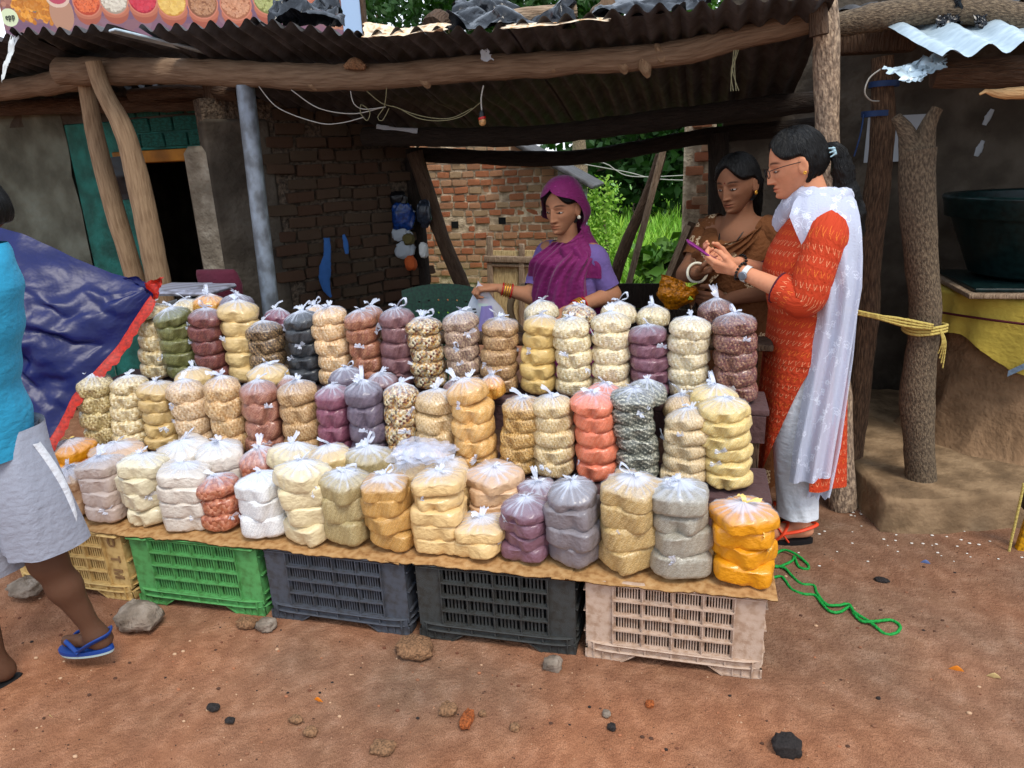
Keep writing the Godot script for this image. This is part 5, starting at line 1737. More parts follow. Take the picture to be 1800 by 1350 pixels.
func bags():
	cells()
	var dome := ImageTexture.create_from_image(Image.create_from_data(CS, CS, false, Image.FORMAT_L8, cell_d))
	var crease := noise_tex(30, 0.03, [], 4, FastNoiseLite.TYPE_SIMPLEX_SMOOTH, 256)
	var con := contents()
	for key in con:
		var e: Array = con[key]
		var pal: Array = e[1].split(" ")
		var sc: float = 1000.0 / (e[2] * CN)
		var m: StandardMaterial3D
		if e[3] == 1:
			m = mat("fill_" + key, Color(pal[0]) * 0.93, 0.42, noise_tex(31, 0.06, [[0.0, "d2d2d2"], [1.0, "ffffff"]], 4, FastNoiseLite.TYPE_SIMPLEX_SMOOTH, 256) if not M.has("flour_tex") else null, Vector3(6, 6, 6), true, crease, 0.32)
			m.albedo_texture = null
		else:
			m = mat("fill_" + key, Color(0.94, 0.94, 0.94), 0.45, grain_tex(pal), Vector3(sc, sc, sc), true, dome, 0.16 if e[2] > 5 else 0.10)
		m.clearcoat_enabled = true
		m.clearcoat = 0.55
		m.clearcoat_roughness = 0.2
	var shapes := {}
	for h in [0, 1]:
		for kind in 2:
			for top in 2:
				var l := []
				for k in 5:
					l.append(bag_mesh(kind, top == 1, [0.068, 0.090][h], k + 10 * kind + 20 * top + 40 * h))
				shapes[[h, kind, top]] = l
	var knots := []
	for k in 8: knots.append(knot_mesh(k))
	var ords := ["topmost", "second", "third", "fourth", "fifth", "sixth"]
	var rowname := {"A": "front row", "A2": "second row", "M": "middle row", "M2": "middle row, lying behind its stacks", "B": "back row", "B2": "back row, lying behind its stacks"}
	var all := stack_rows()
	for si in all.size():
		var s: Array = all[si]
		var row: String = s[0]
		var n: int = s[6]
		var each: float = s[4]
		var key: String = s[7]
		var wd: float = s[5]
		var squ: bool = (row == "A" or row == "A2") and key != "peanut"
		var fam := 1 if each > 0.064 else 0
		var nat: float = [0.068, 0.090][fam]
		var lean := Vector2(rng.randfn() * 0.0022, rng.randfn() * 0.002)
		var place: String = s[8]
		var drift := Vector2.ZERO
		var t0 := rng.randf_range(-0.3, 0.3)
		for k in n:
			var top := k == n - 1
			var kind := 1 if squ else 0
			if squ and rng.randf() < 0.12: kind = 0
			var list: Array = shapes[[fam, kind, 1 if top else 0]]
			var sh: Array = list[rng.randi() % list.size()]
			drift += lean + Vector2(rng.randfn() * 0.0035, rng.randfn() * 0.004)
			var pos := Vector3(s[1] + drift.x, s[3] + each * k, -s[2] + drift.y)
			var which: String = ords[n - 1 - k]
			var lab := "%s bag of %s" % ["topmost" if top else which + " bag from the top, filled with", con[key][0]]
			if top: lab = "topmost bag of %s, %s" % [con[key][0], place]
			elif k == 0 and n > 2: lab = "lowest bag of %s, %s" % [con[key][0], place]
			else: lab = "%s bag down, %s, %s" % [which, con[key][0], place]
			if n == 1: lab = "single bag of %s, %s" % [con[key][0], place]
			var t := thing("filled_bag", lab, "bag of pulses", pos, -0.05 + 0.6 * atan2(-0.234 - s[1], 1.9 + s[2]) + t0 + rng.randf_range(-0.22, 0.22), "clear plastic bags of grains and pulses")
			var sx := wd / 0.158 * rng.randf_range(0.95, 1.04)
			var sy := each / (nat * 0.80) if not top else clampf(each / nat * 1.0, 0.8, 1.2)
			var b := part("contents", sh[0], M["fill_" + key], t)
			b.scale = Vector3(sx, sy, sx)
			if rng.randf() < 0.5: b.scale.x = sx * 1.0
			var tilt := Vector3(rng.randfn() * 0.035, 0, rng.randfn() * 0.05) * (1.8 if top else 1.0)
			b.rotation = tilt
			var km: Material = M.yellow_knot if key == "turm" else M.knot
			if top:
				var f := part("film", sh[1], M.film, t)
				f.scale = b.scale
				f.rotation = tilt
				var q := part("knot", knots[rng.randi() % 8], km, t, Vector3(0, nat * sy * 1.22, 0) , Vector3(rng.randf_range(-0.2, 0.5), rng.randf() * TAU, rng.randf_range(-0.3, 0.3)))
				q.scale = Vector3.ONE * rng.randf_range(0.55, 0.9)
			elif rng.randf() < 0.4:
				var a := rng.randf_range(-1.3, 1.3)
				var q := part("knot", knots[rng.randi() % 8], km, t, Vector3(sin(a) * sx * 0.076, each * 0.93, cos(a) * sx * 0.076), Vector3(1.2 + rng.randf() * 0.5, a + rng.randfn() * 0.3, 0))
				q.scale = Vector3.ONE * rng.randf_range(0.4, 0.62)

# ---------------------------------------------------------------- people
var eye_d := [9.0, 9.0]
var eye_p := [Vector3.ZERO, Vector3.ZERO]

# downcast eyes: a sliver of white and a dark iris under the lid, set where head() left the lids
func eyes(t: Node3D, hx: Transform3D):
	for s in 2:
		var c: Vector3 = eye_p[s]
		var sx := 1.0 if s else -1.0
		var mb := Mb.new()
		for i in 9:
			for j in 5:
				var a := PI * i / 8.0
				var x := -cos(a) * 0.0125
				var h := sin(a) * 0.0034
				var y := lerpf(-h * 1.1, h * 0.7, j / 4.0)
				mb.vert(hx * (c + Vector3(x, y, 0.0012 + 0.0016 * sin(a) - 0.35 * (x * sx if x * sx > 0 else 0.0))))
		for i in 8:
			for j in 4:
				var k := i * 5 + j
				mb.quad(k, k + 1, k + 6, k + 5)
		var e := part("eye", mb.mesh(), M.eye_white, t)
		mb = Mb.new()
		mb.tube(PackedVector3Array([hx * (c + Vector3(-0.001, -0.0012, 0.0020)), hx * (c + Vector3(-0.001, -0.0014, 0.0036))]), [0.0046, 0.0040], 12, true)
		part("iris", mb.mesh(), M.bead, e)

func head(mb: Mb, xf: Transform3D, o := {}):
	var NU := 176
	var NV := 150
	var slim: float = o.get("slim", 1.0)
	var base := mb.v.size()
	eye_d = [9.0, 9.0]
	for j in NV + 1:
		var vv := 2.0 * j / NV - 1.0
		var ph := PI / 2 * (0.62 * vv + 0.38 * vv * vv * vv)
		for i in NU + 1:
			var s := 2.0 * i / NU - 1.0
			var a := PI * signf(s) * pow(absf(s), 1.45)
			mb.tint = Color.WHITE
			var q := skull(ph, a, slim)
			var x := q.x
			var y := q.y
			var mot := 1.0 + 0.10 * fn.get_noise_3d(x * 30.0, y * 30.0, q.z * 30.0) + 0.05 * fn.get_noise_3d(x * 120.0, y * 120.0, q.z * 120.0) - 0.05
			var fm := smoothstep(0.1, 0.6, cos(a))
			if fm > 0.0:
				var ax := absf(x)
				var z := 0.0
				z -= 0.011 * exp(-pow((ax - 0.031) / 0.017, 2) - pow((y - 0.000) / 0.013, 2))
				z += 0.0065 * exp(-pow((ax - 0.031) / 0.012, 2) - pow((y + 0.001) / 0.0085, 2))
				z += 0.004 * exp(-pow((ax - 0.026) / 0.02, 2) - pow((y - 0.020) / 0.008, 2))
				var nt := clampf((0.012 - y) / 0.050, 0.0, 1.0)
				var prof := 0.0
				if y < 0.016 and y > -0.052:
					prof = (0.006 + 0.019 * nt) * smoothstep(0.018, 0.004, y) * smoothstep(-0.052, -0.041, y)
				z += prof * exp(-pow(x / (0.0075 + 0.0055 * nt), 2))
				z += 0.007 * exp(-pow((ax - 0.0125) / 0.006, 2) - pow((y + 0.040) / 0.006, 2))
				z += 0.0055 * exp(-pow(x / 0.02, 2) - pow((y + 0.0615) / 0.0045, 2))
				z += 0.006 * exp(-pow(x / 0.017, 2) - pow((y + 0.0715) / 0.0050, 2))
				z -= 0.004 * exp(-pow(x / 0.022, 2) - pow((y + 0.0665) / 0.0018, 2))
				z -= 0.003 * exp(-pow(x / 0.02, 2) - pow((y + 0.082) / 0.006, 2))
				z += 0.008 * exp(-pow(x / 0.02, 2) - pow((y + 0.098) / 0.012, 2))
				z += 0.005 * exp(-pow((ax - 0.042) / 0.018, 2) - pow((y + 0.030) / 0.018, 2))
				q.z += z * fm
				for sd in 2:
					var dd := Vector2(x - (0.031 if sd else -0.031), y + 0.0035).length()
					if dd < eye_d[sd]:
						eye_d[sd] = dd
						eye_p[sd] = q
				var lip := exp(-pow(x / 0.023, 4) - pow((y + 0.0665) / (0.0085 - 0.006 * clampf(ax / 0.025, 0, 1)), 4))
				mb.tint = Color(mot, mot, mot).lerp(o.get("lip", Color(0.82, 0.55, 0.55)), lip * 0.85 * fm)
				var seam := exp(-pow(x / 0.022, 4) - pow((y + 0.0665) / 0.0014, 2))
				mb.tint = mb.tint.lerp(Color(0.22, 0.10, 0.10), seam * 0.8 * fm)
				var bw := 0.0205 + 0.006 * (1.0 - pow((ax - 0.030) / 0.024, 2))
				var brow := exp(-pow((ax - 0.032) / 0.021, 6) - pow((y - bw) / 0.0042, 2))
				mb.tint = mb.tint.lerp(Color(0.06, 0.04, 0.04), brow * 0.95 * fm)
				var ly := -0.0035 - 0.0035 * (1.0 - pow((ax - 0.031) / 0.015, 2))
				var lash := exp(-pow((ax - 0.031) / 0.0155, 6) - pow((y - ly) / 0.0030, 2))
				mb.tint = mb.tint.lerp(Color(0.05, 0.03, 0.03), lash * 0.95 * fm)
				var lid := exp(-pow((ax - 0.031) / 0.016, 4) - pow((y - 0.0075) / 0.0013, 2))
				mb.tint = mb.tint.lerp(Color(0.45, 0.32, 0.30), lid * 0.6 * fm)
				var nos := exp(-pow((ax - 0.0075) / 0.0035, 2) - pow((y + 0.0475) / 0.0022, 2))
				mb.tint = mb.tint.lerp(Color(0.2, 0.1, 0.1), nos * 0.8 * fm)
				if o.get("bindi", false):
					mb.tint = mb.tint.lerp(Color(0.5, 0.04, 0.05), fm * exp(-pow(x / 0.003, 4) - pow((y - 0.026) / 0.003, 4)))
			mb.vert(xf * q, Vector2(q.x, q.y))
	mb.tint = Color.WHITE
	for j in NV:
		for i in NU:
			var c := base + j * (NU + 1) + i
			mb.quad(c + NU + 1, c + NU + 2, c + 1, c)
	for j in NV + 1:
		mb.weld.append(base + j * (NU + 1))
		mb.weld.append(base + j * (NU + 1) + NU)
	for s in [-1.0, 1.0]:
		var eb := mb.v.size()
		for j in 11:
			for i in 17:
				var b := -PI / 2 + PI * j / 10.0
				var a := TAU * i / 16.0
				var q := Vector3(cos(b) * sin(a) * 0.010, sin(b) * 0.031, cos(b) * cos(a) * 0.018)
				q.x -= 0.006 * exp(-pow(q.y / 0.014, 2) - pow((q.z - 0.003) / 0.008, 2))
				q = Vector3(q.x + 0.25 * q.z * -1.0, q.y, q.z)
				mb.vert(xf * (Vector3(s * (0.0765 * slim), -0.010, -0.004) + Vector3(q.x * s, q.y - 0.15 * q.z, q.z)))
		for j in 10:
			for i in 16:
				var c := eb + j * 17 + i
				if s > 0: mb.quad(c + 17, c + 18, c + 1, c)
				else: mb.quad(c, c + 1, c + 18, c + 17)

func skull(ph: float, a: float, slim := 1.0) -> Vector3:
	var cp := pow(maxf(cos(ph), 0.0), 0.82)
	var y := sin(ph) * 0.115
	var low := smoothstep(-0.005, -0.112, y)
	var x := cp * sin(a) * 0.076 * slim * (1.0 - 0.36 * low)
	var cz := cos(a)
	var z := cp * cz * (0.092 if cz > 0.0 else 0.104)
	if cz < 0.0: z *= 1.0 - 0.40 * low
	z += 0.034 * smoothstep(-0.03, -0.112, y)
	return Vector3(x, y, z)

# hair close to the skull; line(a) gives the height of the hairline at that bearing
func hair_cap(mb: Mb, xf: Transform3D, thick: float, slim := 1.0, side := 1.18, front := 0.066, low := -0.075):
	var NU := 110
	var NV := 70
	var base := mb.v.size()
	for j in NV + 1:
		var ph := -PI * 0.36 + PI * 0.86 * j / NV
		for i in NU + 1:
			var a := PI * (2.0 * i / NU - 1.0)
			var q := skull(ph, a, slim)
			var aa := absf(a)
			var hl := lerpf(front + 0.018, 0.020, smoothstep(0.0, side, aa))
			if aa > side + 0.42: hl = lerpf(0.020, low, smoothstep(side + 0.42, side + 0.75, aa))
			var m := smoothstep(hl - 0.005, hl + 0.009, q.y)
			var d := Vector3(q.x, q.y * 0.8, q.z).normalized()
			var st := fn.get_noise_3d(a * 9.0, ph * 1.5, 3.0) * 0.0025 + fn.get_noise_3d(a * 3.0, ph * 2.0, 8.0) * 0.004
			var part_ := -0.005 * exp(-pow(q.x / 0.004, 2)) * smoothstep(-0.04, 0.03, q.z)
			q += d * lerpf(-0.012, thick + st + part_, m)
			mb.vert(xf * q, Vector2(a * 0.1, ph * 0.12))
	for j in NV:
		for i in NU:
			var c := base + j * (NU + 1) + i
			mb.quad(c + NU + 1, c + NU + 2, c + 1, c)
	for j in NV + 1:
		mb.weld.append(base + j * (NU + 1))
		mb.weld.append(base + j * (NU + 1) + NU)

# wrist, pointing direction, palm normal; side +1 or -1 says where the thumb is; curl 0..1 per finger
func hand(mb: Mb, wrist: Vector3, dir: Vector3, palm: Vector3, side: float, curl: Array, size := 1.0):
	var y := dir.normalized()
	var z := (palm - y * palm.dot(y)).normalized()
	var x := y.cross(z) * side
	var xf := Transform3D(Basis(x, y, z) * size, wrist)
	var bones := []
	var fx := [0.030, 0.010, -0.010, -0.028]
	var ln := [[0.040, 0.025, 0.020], [0.045, 0.028, 0.021], [0.041, 0.026, 0.020], [0.032, 0.020, 0.018]]
	bones.append([Vector3(0, -0.03, 0), Vector3(0, 0.02, 0), 0.021, 0.022])
	for k in 4:
		var b := Vector3(fx[k] * 0.55, 0.012, 0)
		var kn := Vector3(fx[k], [0.082, 0.086, 0.082, 0.074][k], 0.0)
		bones.append([b, kn, 0.014, 0.0108])
		var p := kn
		var an := 0.0
		for s in 3:
			an += curl[k] * [1.0, 1.5, 1.1][s]
			var e: Vector3 = p + Vector3(fx[k] * 0.10 * (1.0 - curl[k]), cos(an), sin(an)).normalized() * ln[k][s]
			bones.append([p, e, [0.0098, 0.0088, 0.0080][s] * (0.9 if k == 3 else 1.0), [0.0088, 0.0080, 0.0068][s] * (0.9 if k == 3 else 1.0)])
			p = e
	var tc: float = curl[4]
	var t0 := Vector3(0.018, 0.014, 0.006)
	var t1 := Vector3(0.042, 0.044, 0.014 + 0.012 * tc)
	var t2 := t1 + Vector3(0.016 - 0.020 * tc, 0.030, 0.008 + 0.014 * tc)
	var t3 := t2 + Vector3(0.004 - 0.022 * tc, 0.024, 0.004 + 0.012 * tc)
	bones.append([t0, t1, 0.016, 0.0115])
	bones.append([t1, t2, 0.0110, 0.0095])
	bones.append([t2, t3, 0.0095, 0.0075])
	flesh(mb, bones, 0.0036, 0.008, xf)

func bangle(c: Vector3, ax: Vector3, r: float, w: float) -> ArrayMesh:
	var mb := Mb.new()
	var y := ax.normalized()
	var x := y.cross(Vector3(0.3, 0.2, 0.9)).normalized()
	var z := x.cross(y)
	var pts := PackedVector3Array()
	for i in 25:
		var a := TAU * i / 24.0
		pts.append(c + (x * cos(a) + z * sin(a)) * r)
	mb.tube(pts, [w], 8, false)
	return mb.mesh()

func sheet(rows: Array) -> ArrayMesh:
	var mb := Mb.new()
	mb.loft(rows, false)
	return mb.mesh()

func rag(cols: Array, ground: Color, marks: Callable, size := 256) -> ImageTexture:
	var im := Image.create(size, size, false, Image.FORMAT_RGB8)
	im.fill(ground)
	marks.call(im, cols)
	return ImageTexture.create_from_image(im)

func people():
	var ikat := rag([Color(0.96, 0.84, 0.66), Color(0.94, 0.62, 0.22), Color(0.62, 0.10, 0.04)], Color(0.73, 0.235, 0.10), func(im: Image, cols: Array):
		var r := RandomNumberGenerator.new()
		r.seed = 3
		for row in 6:
			for k in 16:
				var x := k * 16 + (8 if row % 2 else 0) + r.randi() % 3
				var y := row * 43 + 4 + r.randi() % 5
				var up := k % 2 == 0
				for s in 17 + r.randi() % 6:
					var xx := (x + (s * 5 / 14 if up else -s * 5 / 14) + 256) % 256
					var yy := (y + s) % 256
					var c: Color = cols[0] if row % 3 != 1 else cols[1]
					im.fill_rect(Rect2i(xx, yy, 2 + (r.randi() % 2), 2), c.lerp(Color(0.73, 0.235, 0.10), 0.2 + r.randf() * 0.5))
		for i in 900: im.fill_rect(Rect2i(r.randi() % 256, r.randi() % 256, 1, 5), cols[2].lerp(Color(0.73, 0.235, 0.10), 0.5)))
	var cloth_h := noise_tex(40, 0.02, [], 4)
	mat("ikat", Color.WHITE, 0.85, ikat, Vector3(5.4, 4.6, 1), false, cloth_h, 0.35)
	var floral := rag([Color(0.80, 0.70, 0.56), Color(0.50, 0.30, 0.16)], Color(0.42, 0.25, 0.12), func(im: Image, cols: Array):
		var r := RandomNumberGenerator.new()
		r.seed = 9
		for k in 13:
			var c := Vector2(r.randf() * 256, r.randf() * 256)
			for i in 70:
				var a := r.randf() * TAU
				var d := (8.0 + 7.0 * absf(sin(a * 2.5))) * (0.6 if i % 3 == 0 else 1.0)
				im.fill_rect(Rect2i(posmod(int(c.x + cos(a) * d), 252), posmod(int(c.y + sin(a) * d), 252), 4, 4), cols[0])
		for i in 400: im.fill_rect(Rect2i(r.randi() % 255, r.randi() % 255, 2, 2), cols[1]))
	mat("floral", Color.WHITE, 0.85, floral, Vector3(3.2, 3.2, 1), false, cloth_h, 0.5)
	var sil := rag([Color(0.72, 0.30, 0.60), Color(0.30, 0.0, 0.22)], Color(0.42, 0.01, 0.31), func(im: Image, cols: Array):
		var r := RandomNumberGenerator.new()
		r.seed = 4
		for k in 40:
			var x := r.randi() % 240
			var y := r.randi() % 240
			for i in 5: im.fill_rect(Rect2i(x + r.randi() % 6, y + r.randi() % 6, 2, 2), cols[0].lerp(Color(0.42, 0.01, 0.31), 0.5))
		for k in 700: im.fill_rect(Rect2i(r.randi() % 256, r.randi() % 256, 1, 12), Color(0.38, 0.01, 0.28)))
	var ms := mat("magenta_silk", Color.WHITE, 0.7, sil, Vector3(3, 3, 1), false, cloth_h, 0.25)
	ms.rim_enabled = true
	ms.rim = 0.3
	var lace := mat("lace", Color(0.84, 0.86, 0.92), 0.85, lace_tex())
	lace.transparency = BaseMaterial3D.TRANSPARENCY_ALPHA
	lace.heightmap_enabled = true
	lace.heightmap_texture = noise_tex(41, 0.06, [], 3)
	lace.heightmap_scale = 0.15
	lace.uv1_scale = Vector3(4, 4, 1)
	woman_in_orange()
	woman_in_brown()
	woman_in_magenta()
	boy()

func lace_tex() -> ImageTexture:
	var im := Image.create(256, 256, false, Image.FORMAT_RGBA8)
	im.fill(Color(0.93, 0.94, 0.97, 0.72))
	var r := RandomNumberGenerator.new()
	r.seed = 12
	for y in range(0, 256, 2): im.fill_rect(Rect2i(0, y, 256, 1), Color(0.95, 0.96, 0.98, 0.80))
	for k in 22:
		var c := Vector2(r.randf() * 256, r.randf() * 256)
		for i in 46:
			var a := r.randf() * TAU
			var d := 4.0 + 9.0 * absf(sin(a * 2.5)) * r.randf()
			im.fill_rect(Rect2i(posmod(int(c.x + cos(a) * d), 253), posmod(int(c.y + sin(a) * d), 253), 3, 3), Color(1, 1, 1, 0.97))
		var b := r.randf() * TAU
		for i in 26:
			b += r.randf_range(-0.35, 0.45)
			c += Vector2(cos(b), sin(b)) * 2.0
			im.fill_rect(Rect2i(posmod(int(c.x), 253), posmod(int(c.y), 253), 2, 2), Color(1, 1, 1, 0.97))
	return ImageTexture.create_from_image(im)

func woman_in_orange():
	var t := thing("person", "woman in a red-orange kurta with glasses and white lace scarf, looking at a phone", "person", Vector3(0.17, 0, -0.95), -1.5)
	var sk := Mb.new()
	var hx := Transform3D(Basis(Vector3.RIGHT, 0.30), Vector3(0, 1.478, 0.072))
	head(sk, hx, {"slim": 0.98, "lip": Color(0.80, 0.42, 0.40)})
	var we := [Vector3(0.075, 1.098, 0.245), Vector3(-0.065, 1.112, 0.250)]
	flesh(sk, [
		[Vector3(0, 0.86, -0.01), Vector3(0, 1.10, 0.0), 0.11, 0.10], [Vector3(0, 1.10, 0), Vector3(0, 1.24, -0.01), 0.10, 0.09],
		[Vector3(-0.13, 1.265, -0.02), Vector3(0.13, 1.265, -0.02), 0.055, 0.055], [Vector3(0, 1.27, -0.03), Vector3(0, 1.42, 0.03), 0.056, 0.050],
		[Vector3(0.15, 1.25, -0.02), Vector3(0.20, 1.02, 0.05), 0.052, 0.042], [Vector3(0.20, 1.02, 0.05), we[0], 0.042, 0.027],
		[Vector3(-0.15, 1.25, -0.02), Vector3(-0.19, 1.03, 0.05), 0.052, 0.042], [Vector3(-0.19, 1.03, 0.05), we[1], 0.042, 0.027],
		[Vector3(0.08, 0.86, -0.01), Vector3(0.085, 0.48, -0.01), 0.085, 0.055], [Vector3(0.085, 0.48, -0.01), Vector3(0.085, 0.07, -0.03), 0.052, 0.032],
		[Vector3(-0.08, 0.86, -0.01), Vector3(-0.085, 0.48, -0.03), 0.085, 0.055], [Vector3(-0.085, 0.48, -0.03), Vector3(-0.085, 0.07, -0.06), 0.052, 0.032],
		[Vector3(0.085, 0.055, -0.055), Vector3(0.09, 0.040, 0.06), 0.030, 0.030], [Vector3(0.09, 0.040, 0.06), Vector3(0.095, 0.030, 0.145), 0.032, 0.018],
		[Vector3(-0.085, 0.055, -0.085), Vector3(-0.09, 0.040, 0.03), 0.030, 0.030], [Vector3(-0.09, 0.040, 0.03), Vector3(-0.095, 0.030, 0.115), 0.032, 0.018]], 0.011, 0.03)
	hand(sk, we[0] + Vector3(-0.010, 0.006, 0.028), Vector3(-0.42, 0.20, 1.0), Vector3(-0.7, 0.75, 0.0), -1.0, [0.42, 0.48, 0.55, 0.62, 0.55], 0.92)
	hand(sk, we[1] + Vector3(0.006, 0.006, 0.028), Vector3(0.30, 0.26, 1.0), Vector3(0.7, 0.75, 0.0), 1.0, [0.42, 0.48, 0.55, 0.62, 0.55], 0.92)
	part("body", sk.mesh(), M.skin_fair, t)
	eyes(t, hx)
	# kurta
	var kb := Mb.new()
	var rows := []
	for L in [[1.335, 0.062, 0.060, 0.0], [1.315, 0.105, 0.085, -0.01], [1.285, 0.160, 0.100, -0.015], [1.24, 0.178, 0.115, -0.005], [1.17, 0.178, 0.135, 0.012], [1.10, 0.172, 0.145, 0.020], [1.02, 0.162, 0.135, 0.014], [0.94, 0.160, 0.128, 0.004], [0.86, 0.172, 0.138, -0.004], [0.78, 0.182, 0.150, -0.008], [0.765, 0.183, 0.151, -0.008]]:
		rows.append(ring(Vector3(0, L[0], L[3]), L[1], L[2], 64, PI / 2, PI / 2 + TAU, true, 0.012, 7.0, L[0] * 5.0))
	kb.loft(rows)
	rows = []
	for j in 26:
		var y := lerpf(0.765, 0.285, j / 25.0)
		var f := j / 25.0
		var af := PI / 2 - 1.02 * pow(f, 0.7)
		var yb := y if true else y
		var rg := PackedVector3Array()
		var n := 90
		for i in n:
			var a := lerpf(PI / 2, TAU + af, float(i) / (n - 1))
			var k := 1.0 + (0.012 + 0.05 * f) * sin(a * 8.0 + 1.6 * sin(a * 2.0) + f * 1.2)
			rg.append(Vector3(sin(a) * lerpf(0.183, 0.205, f) * k, y - 0.035 * f * cos(a) * -1.0 * 0.6, -0.008 - 0.012 * f + cos(a) * lerpf(0.151, 0.178, f) * k))
		rows.append(rg)
	kb.loft(rows, false)
	for s in [1.0, -1.0]:
		var el := Vector3(0.20 * s, 1.02, 0.05)
		var wr: Vector3 = we[0] if s > 0 else we[1]
		kb.tube(bend([Vector3(0.10 * s, 1.275, -0.02), Vector3(0.155 * s, 1.24, -0.018), Vector3(0.192 * s, 1.12, 0.02), el + Vector3(0, -0.005, 0.0), el.lerp(wr, 0.28), el.lerp(wr, 0.42)], 0.016), [0.060, 0.076, 0.070, 0.066, 0.061, 0.056], 22, false, 1.0, fn, 0.10, 9.0)
	part("kurta", kb.mesh(), M.ikat, t)
	for s in [1.0, -1.0]:
		var el := Vector3(0.20 * s, 1.02, 0.05)
		var wr: Vector3 = we[0] if s > 0 else we[1]
		part("cuff_piping", bangle(el.lerp(wr, 0.42), wr - el, 0.055, 0.004), M.maroon_cloth, t)
	# trousers
	for s in [1.0, -1.0]:
		var tb := Mb.new()
		rows = []
		for L in [[0.74, 0.082, 0.100, 0.0], [0.6, 0.080, 0.098, 0.006], [0.45, 0.076, 0.090, 0.010], [0.3, 0.070, 0.082, 0.0], [0.2, 0.066, 0.078, -0.01], [0.16, 0.066, 0.078, -0.014], [0.118, 0.067, 0.079, -0.016]]:
			rows.append(ring(Vector3(0.082 * s, L[0], L[3] - (0.03 if s < 0 else 0.0)), L[1], L[2], 40, 0.0, TAU, true, 0.02 + 0.02 * smoothstep(0.5, 0.2, L[0]), 6.0, L[0] * 14.0 + s))
		tb.loft(rows)
		part("trouser_leg", tb.mesh(), M.white_cloth, t)
	# sandals
	for s in [1.0, -1.0]:
		var zz := 0.0 if s > 0 else -0.03
		var sb := Mb.new()
		var ol := []
		for y in [0.0, 0.018, 0.020, 0.010]:
			var rg := PackedVector3Array()
			for i in 36:
				var a := TAU * i / 36
				var w := 0.043 - 0.008 * cos(a) * -1.0
				rg.append(Vector3(0.09 * s + sin(a) * w * (0.96 if y < 0.005 else 1.0), y, 0.045 + zz + cos(a) * 0.128))
			ol.append(rg)
		sb.loft([ol[0], ol[1], ol[2]], true, true)
		var so := part("sandal", sb.mesh(), M.black_sole, t)
		for st in [[Vector3(0.048, 0.02, 0.075), Vector3(0.05, 0.062, 0.04), Vector3(-0.01, 0.082, 0.02), Vector3(-0.042, 0.03, 0.08)], [Vector3(0.048, 0.02, 0.02), Vector3(0.04, 0.060, 0.05), Vector3(0.0, 0.078, 0.07), Vector3(-0.040, 0.025, 0.03)], [Vector3(0.046, 0.055, 0.045), Vector3(0.045, 0.075, -0.03), Vector3(0.0, 0.085, -0.095), Vector3(-0.045, 0.065, -0.02)]]:
			var q := Mb.new()
			var pts := []
			for p in st: pts.append(Vector3(0.088 * s + p.x * s, p.y, p.z + zz))
			q.tube(bend(pts, 0.01), [0.007], 8, true, 0.5)
			part("strap", q.mesh(), M.orange_strap, so)
	# hair, claw clip, ear stud, glasses
	var hb := Mb.new()
	hair_cap(hb, hx, 0.011, 0.98)
	hb.tube(bend([hx * Vector3(0, 0.01, -0.10), hx * Vector3(0.01, -0.02, -0.135), Vector3(0.01, 1.37, -0.105), Vector3(0.02, 1.27, -0.135), Vector3(0.02, 1.18, -0.135), Vector3(0.015, 1.12, -0.12)], 0.012), [0.026, 0.036, 0.040, 0.042, 0.034, 0.008], 18, true, 0.8, fn, 0.25, 22.0)
	part("hair", hb.mesh(), M.hair, t)
	var cb := Mb.new()
	cb.box(hx * Vector3(0.042, 0.0, -0.118), Vector3(0.018, 0.03, 0.012), Basis(Vector3.RIGHT, 0.4), 0.004)
	for k in 3: cb.box(hx * Vector3(0.048, 0.012 - 0.012 * k, -0.112), Vector3(0.008, 0.005, 0.024), Basis(Vector3.RIGHT, 0.3 * k), 0.002)
	part("hair_clip", cb.mesh(), also("clip_pale", "white_plastic", Color(0.62, 0.74, 0.78)), t)
	var gb := Mb.new()
	for s in [-1.0, 1.0]:
		var pts := PackedVector3Array()
		for i in 19:
			var a := TAU * i / 18.0
			pts.append(hx * Vector3(s * 0.033 + cos(a) * 0.025, -0.002 + sin(a) * 0.017, 0.111 - 0.14 * absf(cos(a) * 0.025 * s + s * 0.033 - s * 0.033) - 0.05 * absf(s * 0.033 + cos(a) * 0.025)))
		gb.tube(pts, [0.0016], 6, false)
		gb.tube(PackedVector3Array([hx * Vector3(s * 0.058, 0.006, 0.103), hx * Vector3(s * 0.076, 0.008, 0.06), hx * Vector3(s * 0.079, 0.004, 0.0), hx * Vector3(s * 0.077, -0.01, -0.012)]), [0.0016], 6)
	gb.tube(PackedVector3Array([hx * Vector3(-0.01, 0.004, 0.114), hx * Vector3(0.01, 0.004, 0.114)]), [0.0016], 6)
	part("glasses", gb.mesh(), M.dark_plastic, t)
	part("earring", bangle(hx * Vector3(0.082, -0.036, -0.004), Vector3(1, 0, 0.2), 0.004, 0.0025), M.gold, t)
	# scarf
	var db := Mb.new()
	db.tube(bend([Vector3(-0.10, 1.25, 0.10), Vector3(-0.02, 1.325, 0.078), Vector3(0.07, 1.345, 0.045), Vector3(0.095, 1.345, -0.04), Vector3(0.03, 1.35, -0.095), Vector3(-0.07, 1.33, -0.07)], 0.012), [0.040, 0.046, 0.045, 0.045, 0.04, 0.03], 20, true, 0.72, fn, 0.30, 14.0)
	rows = []
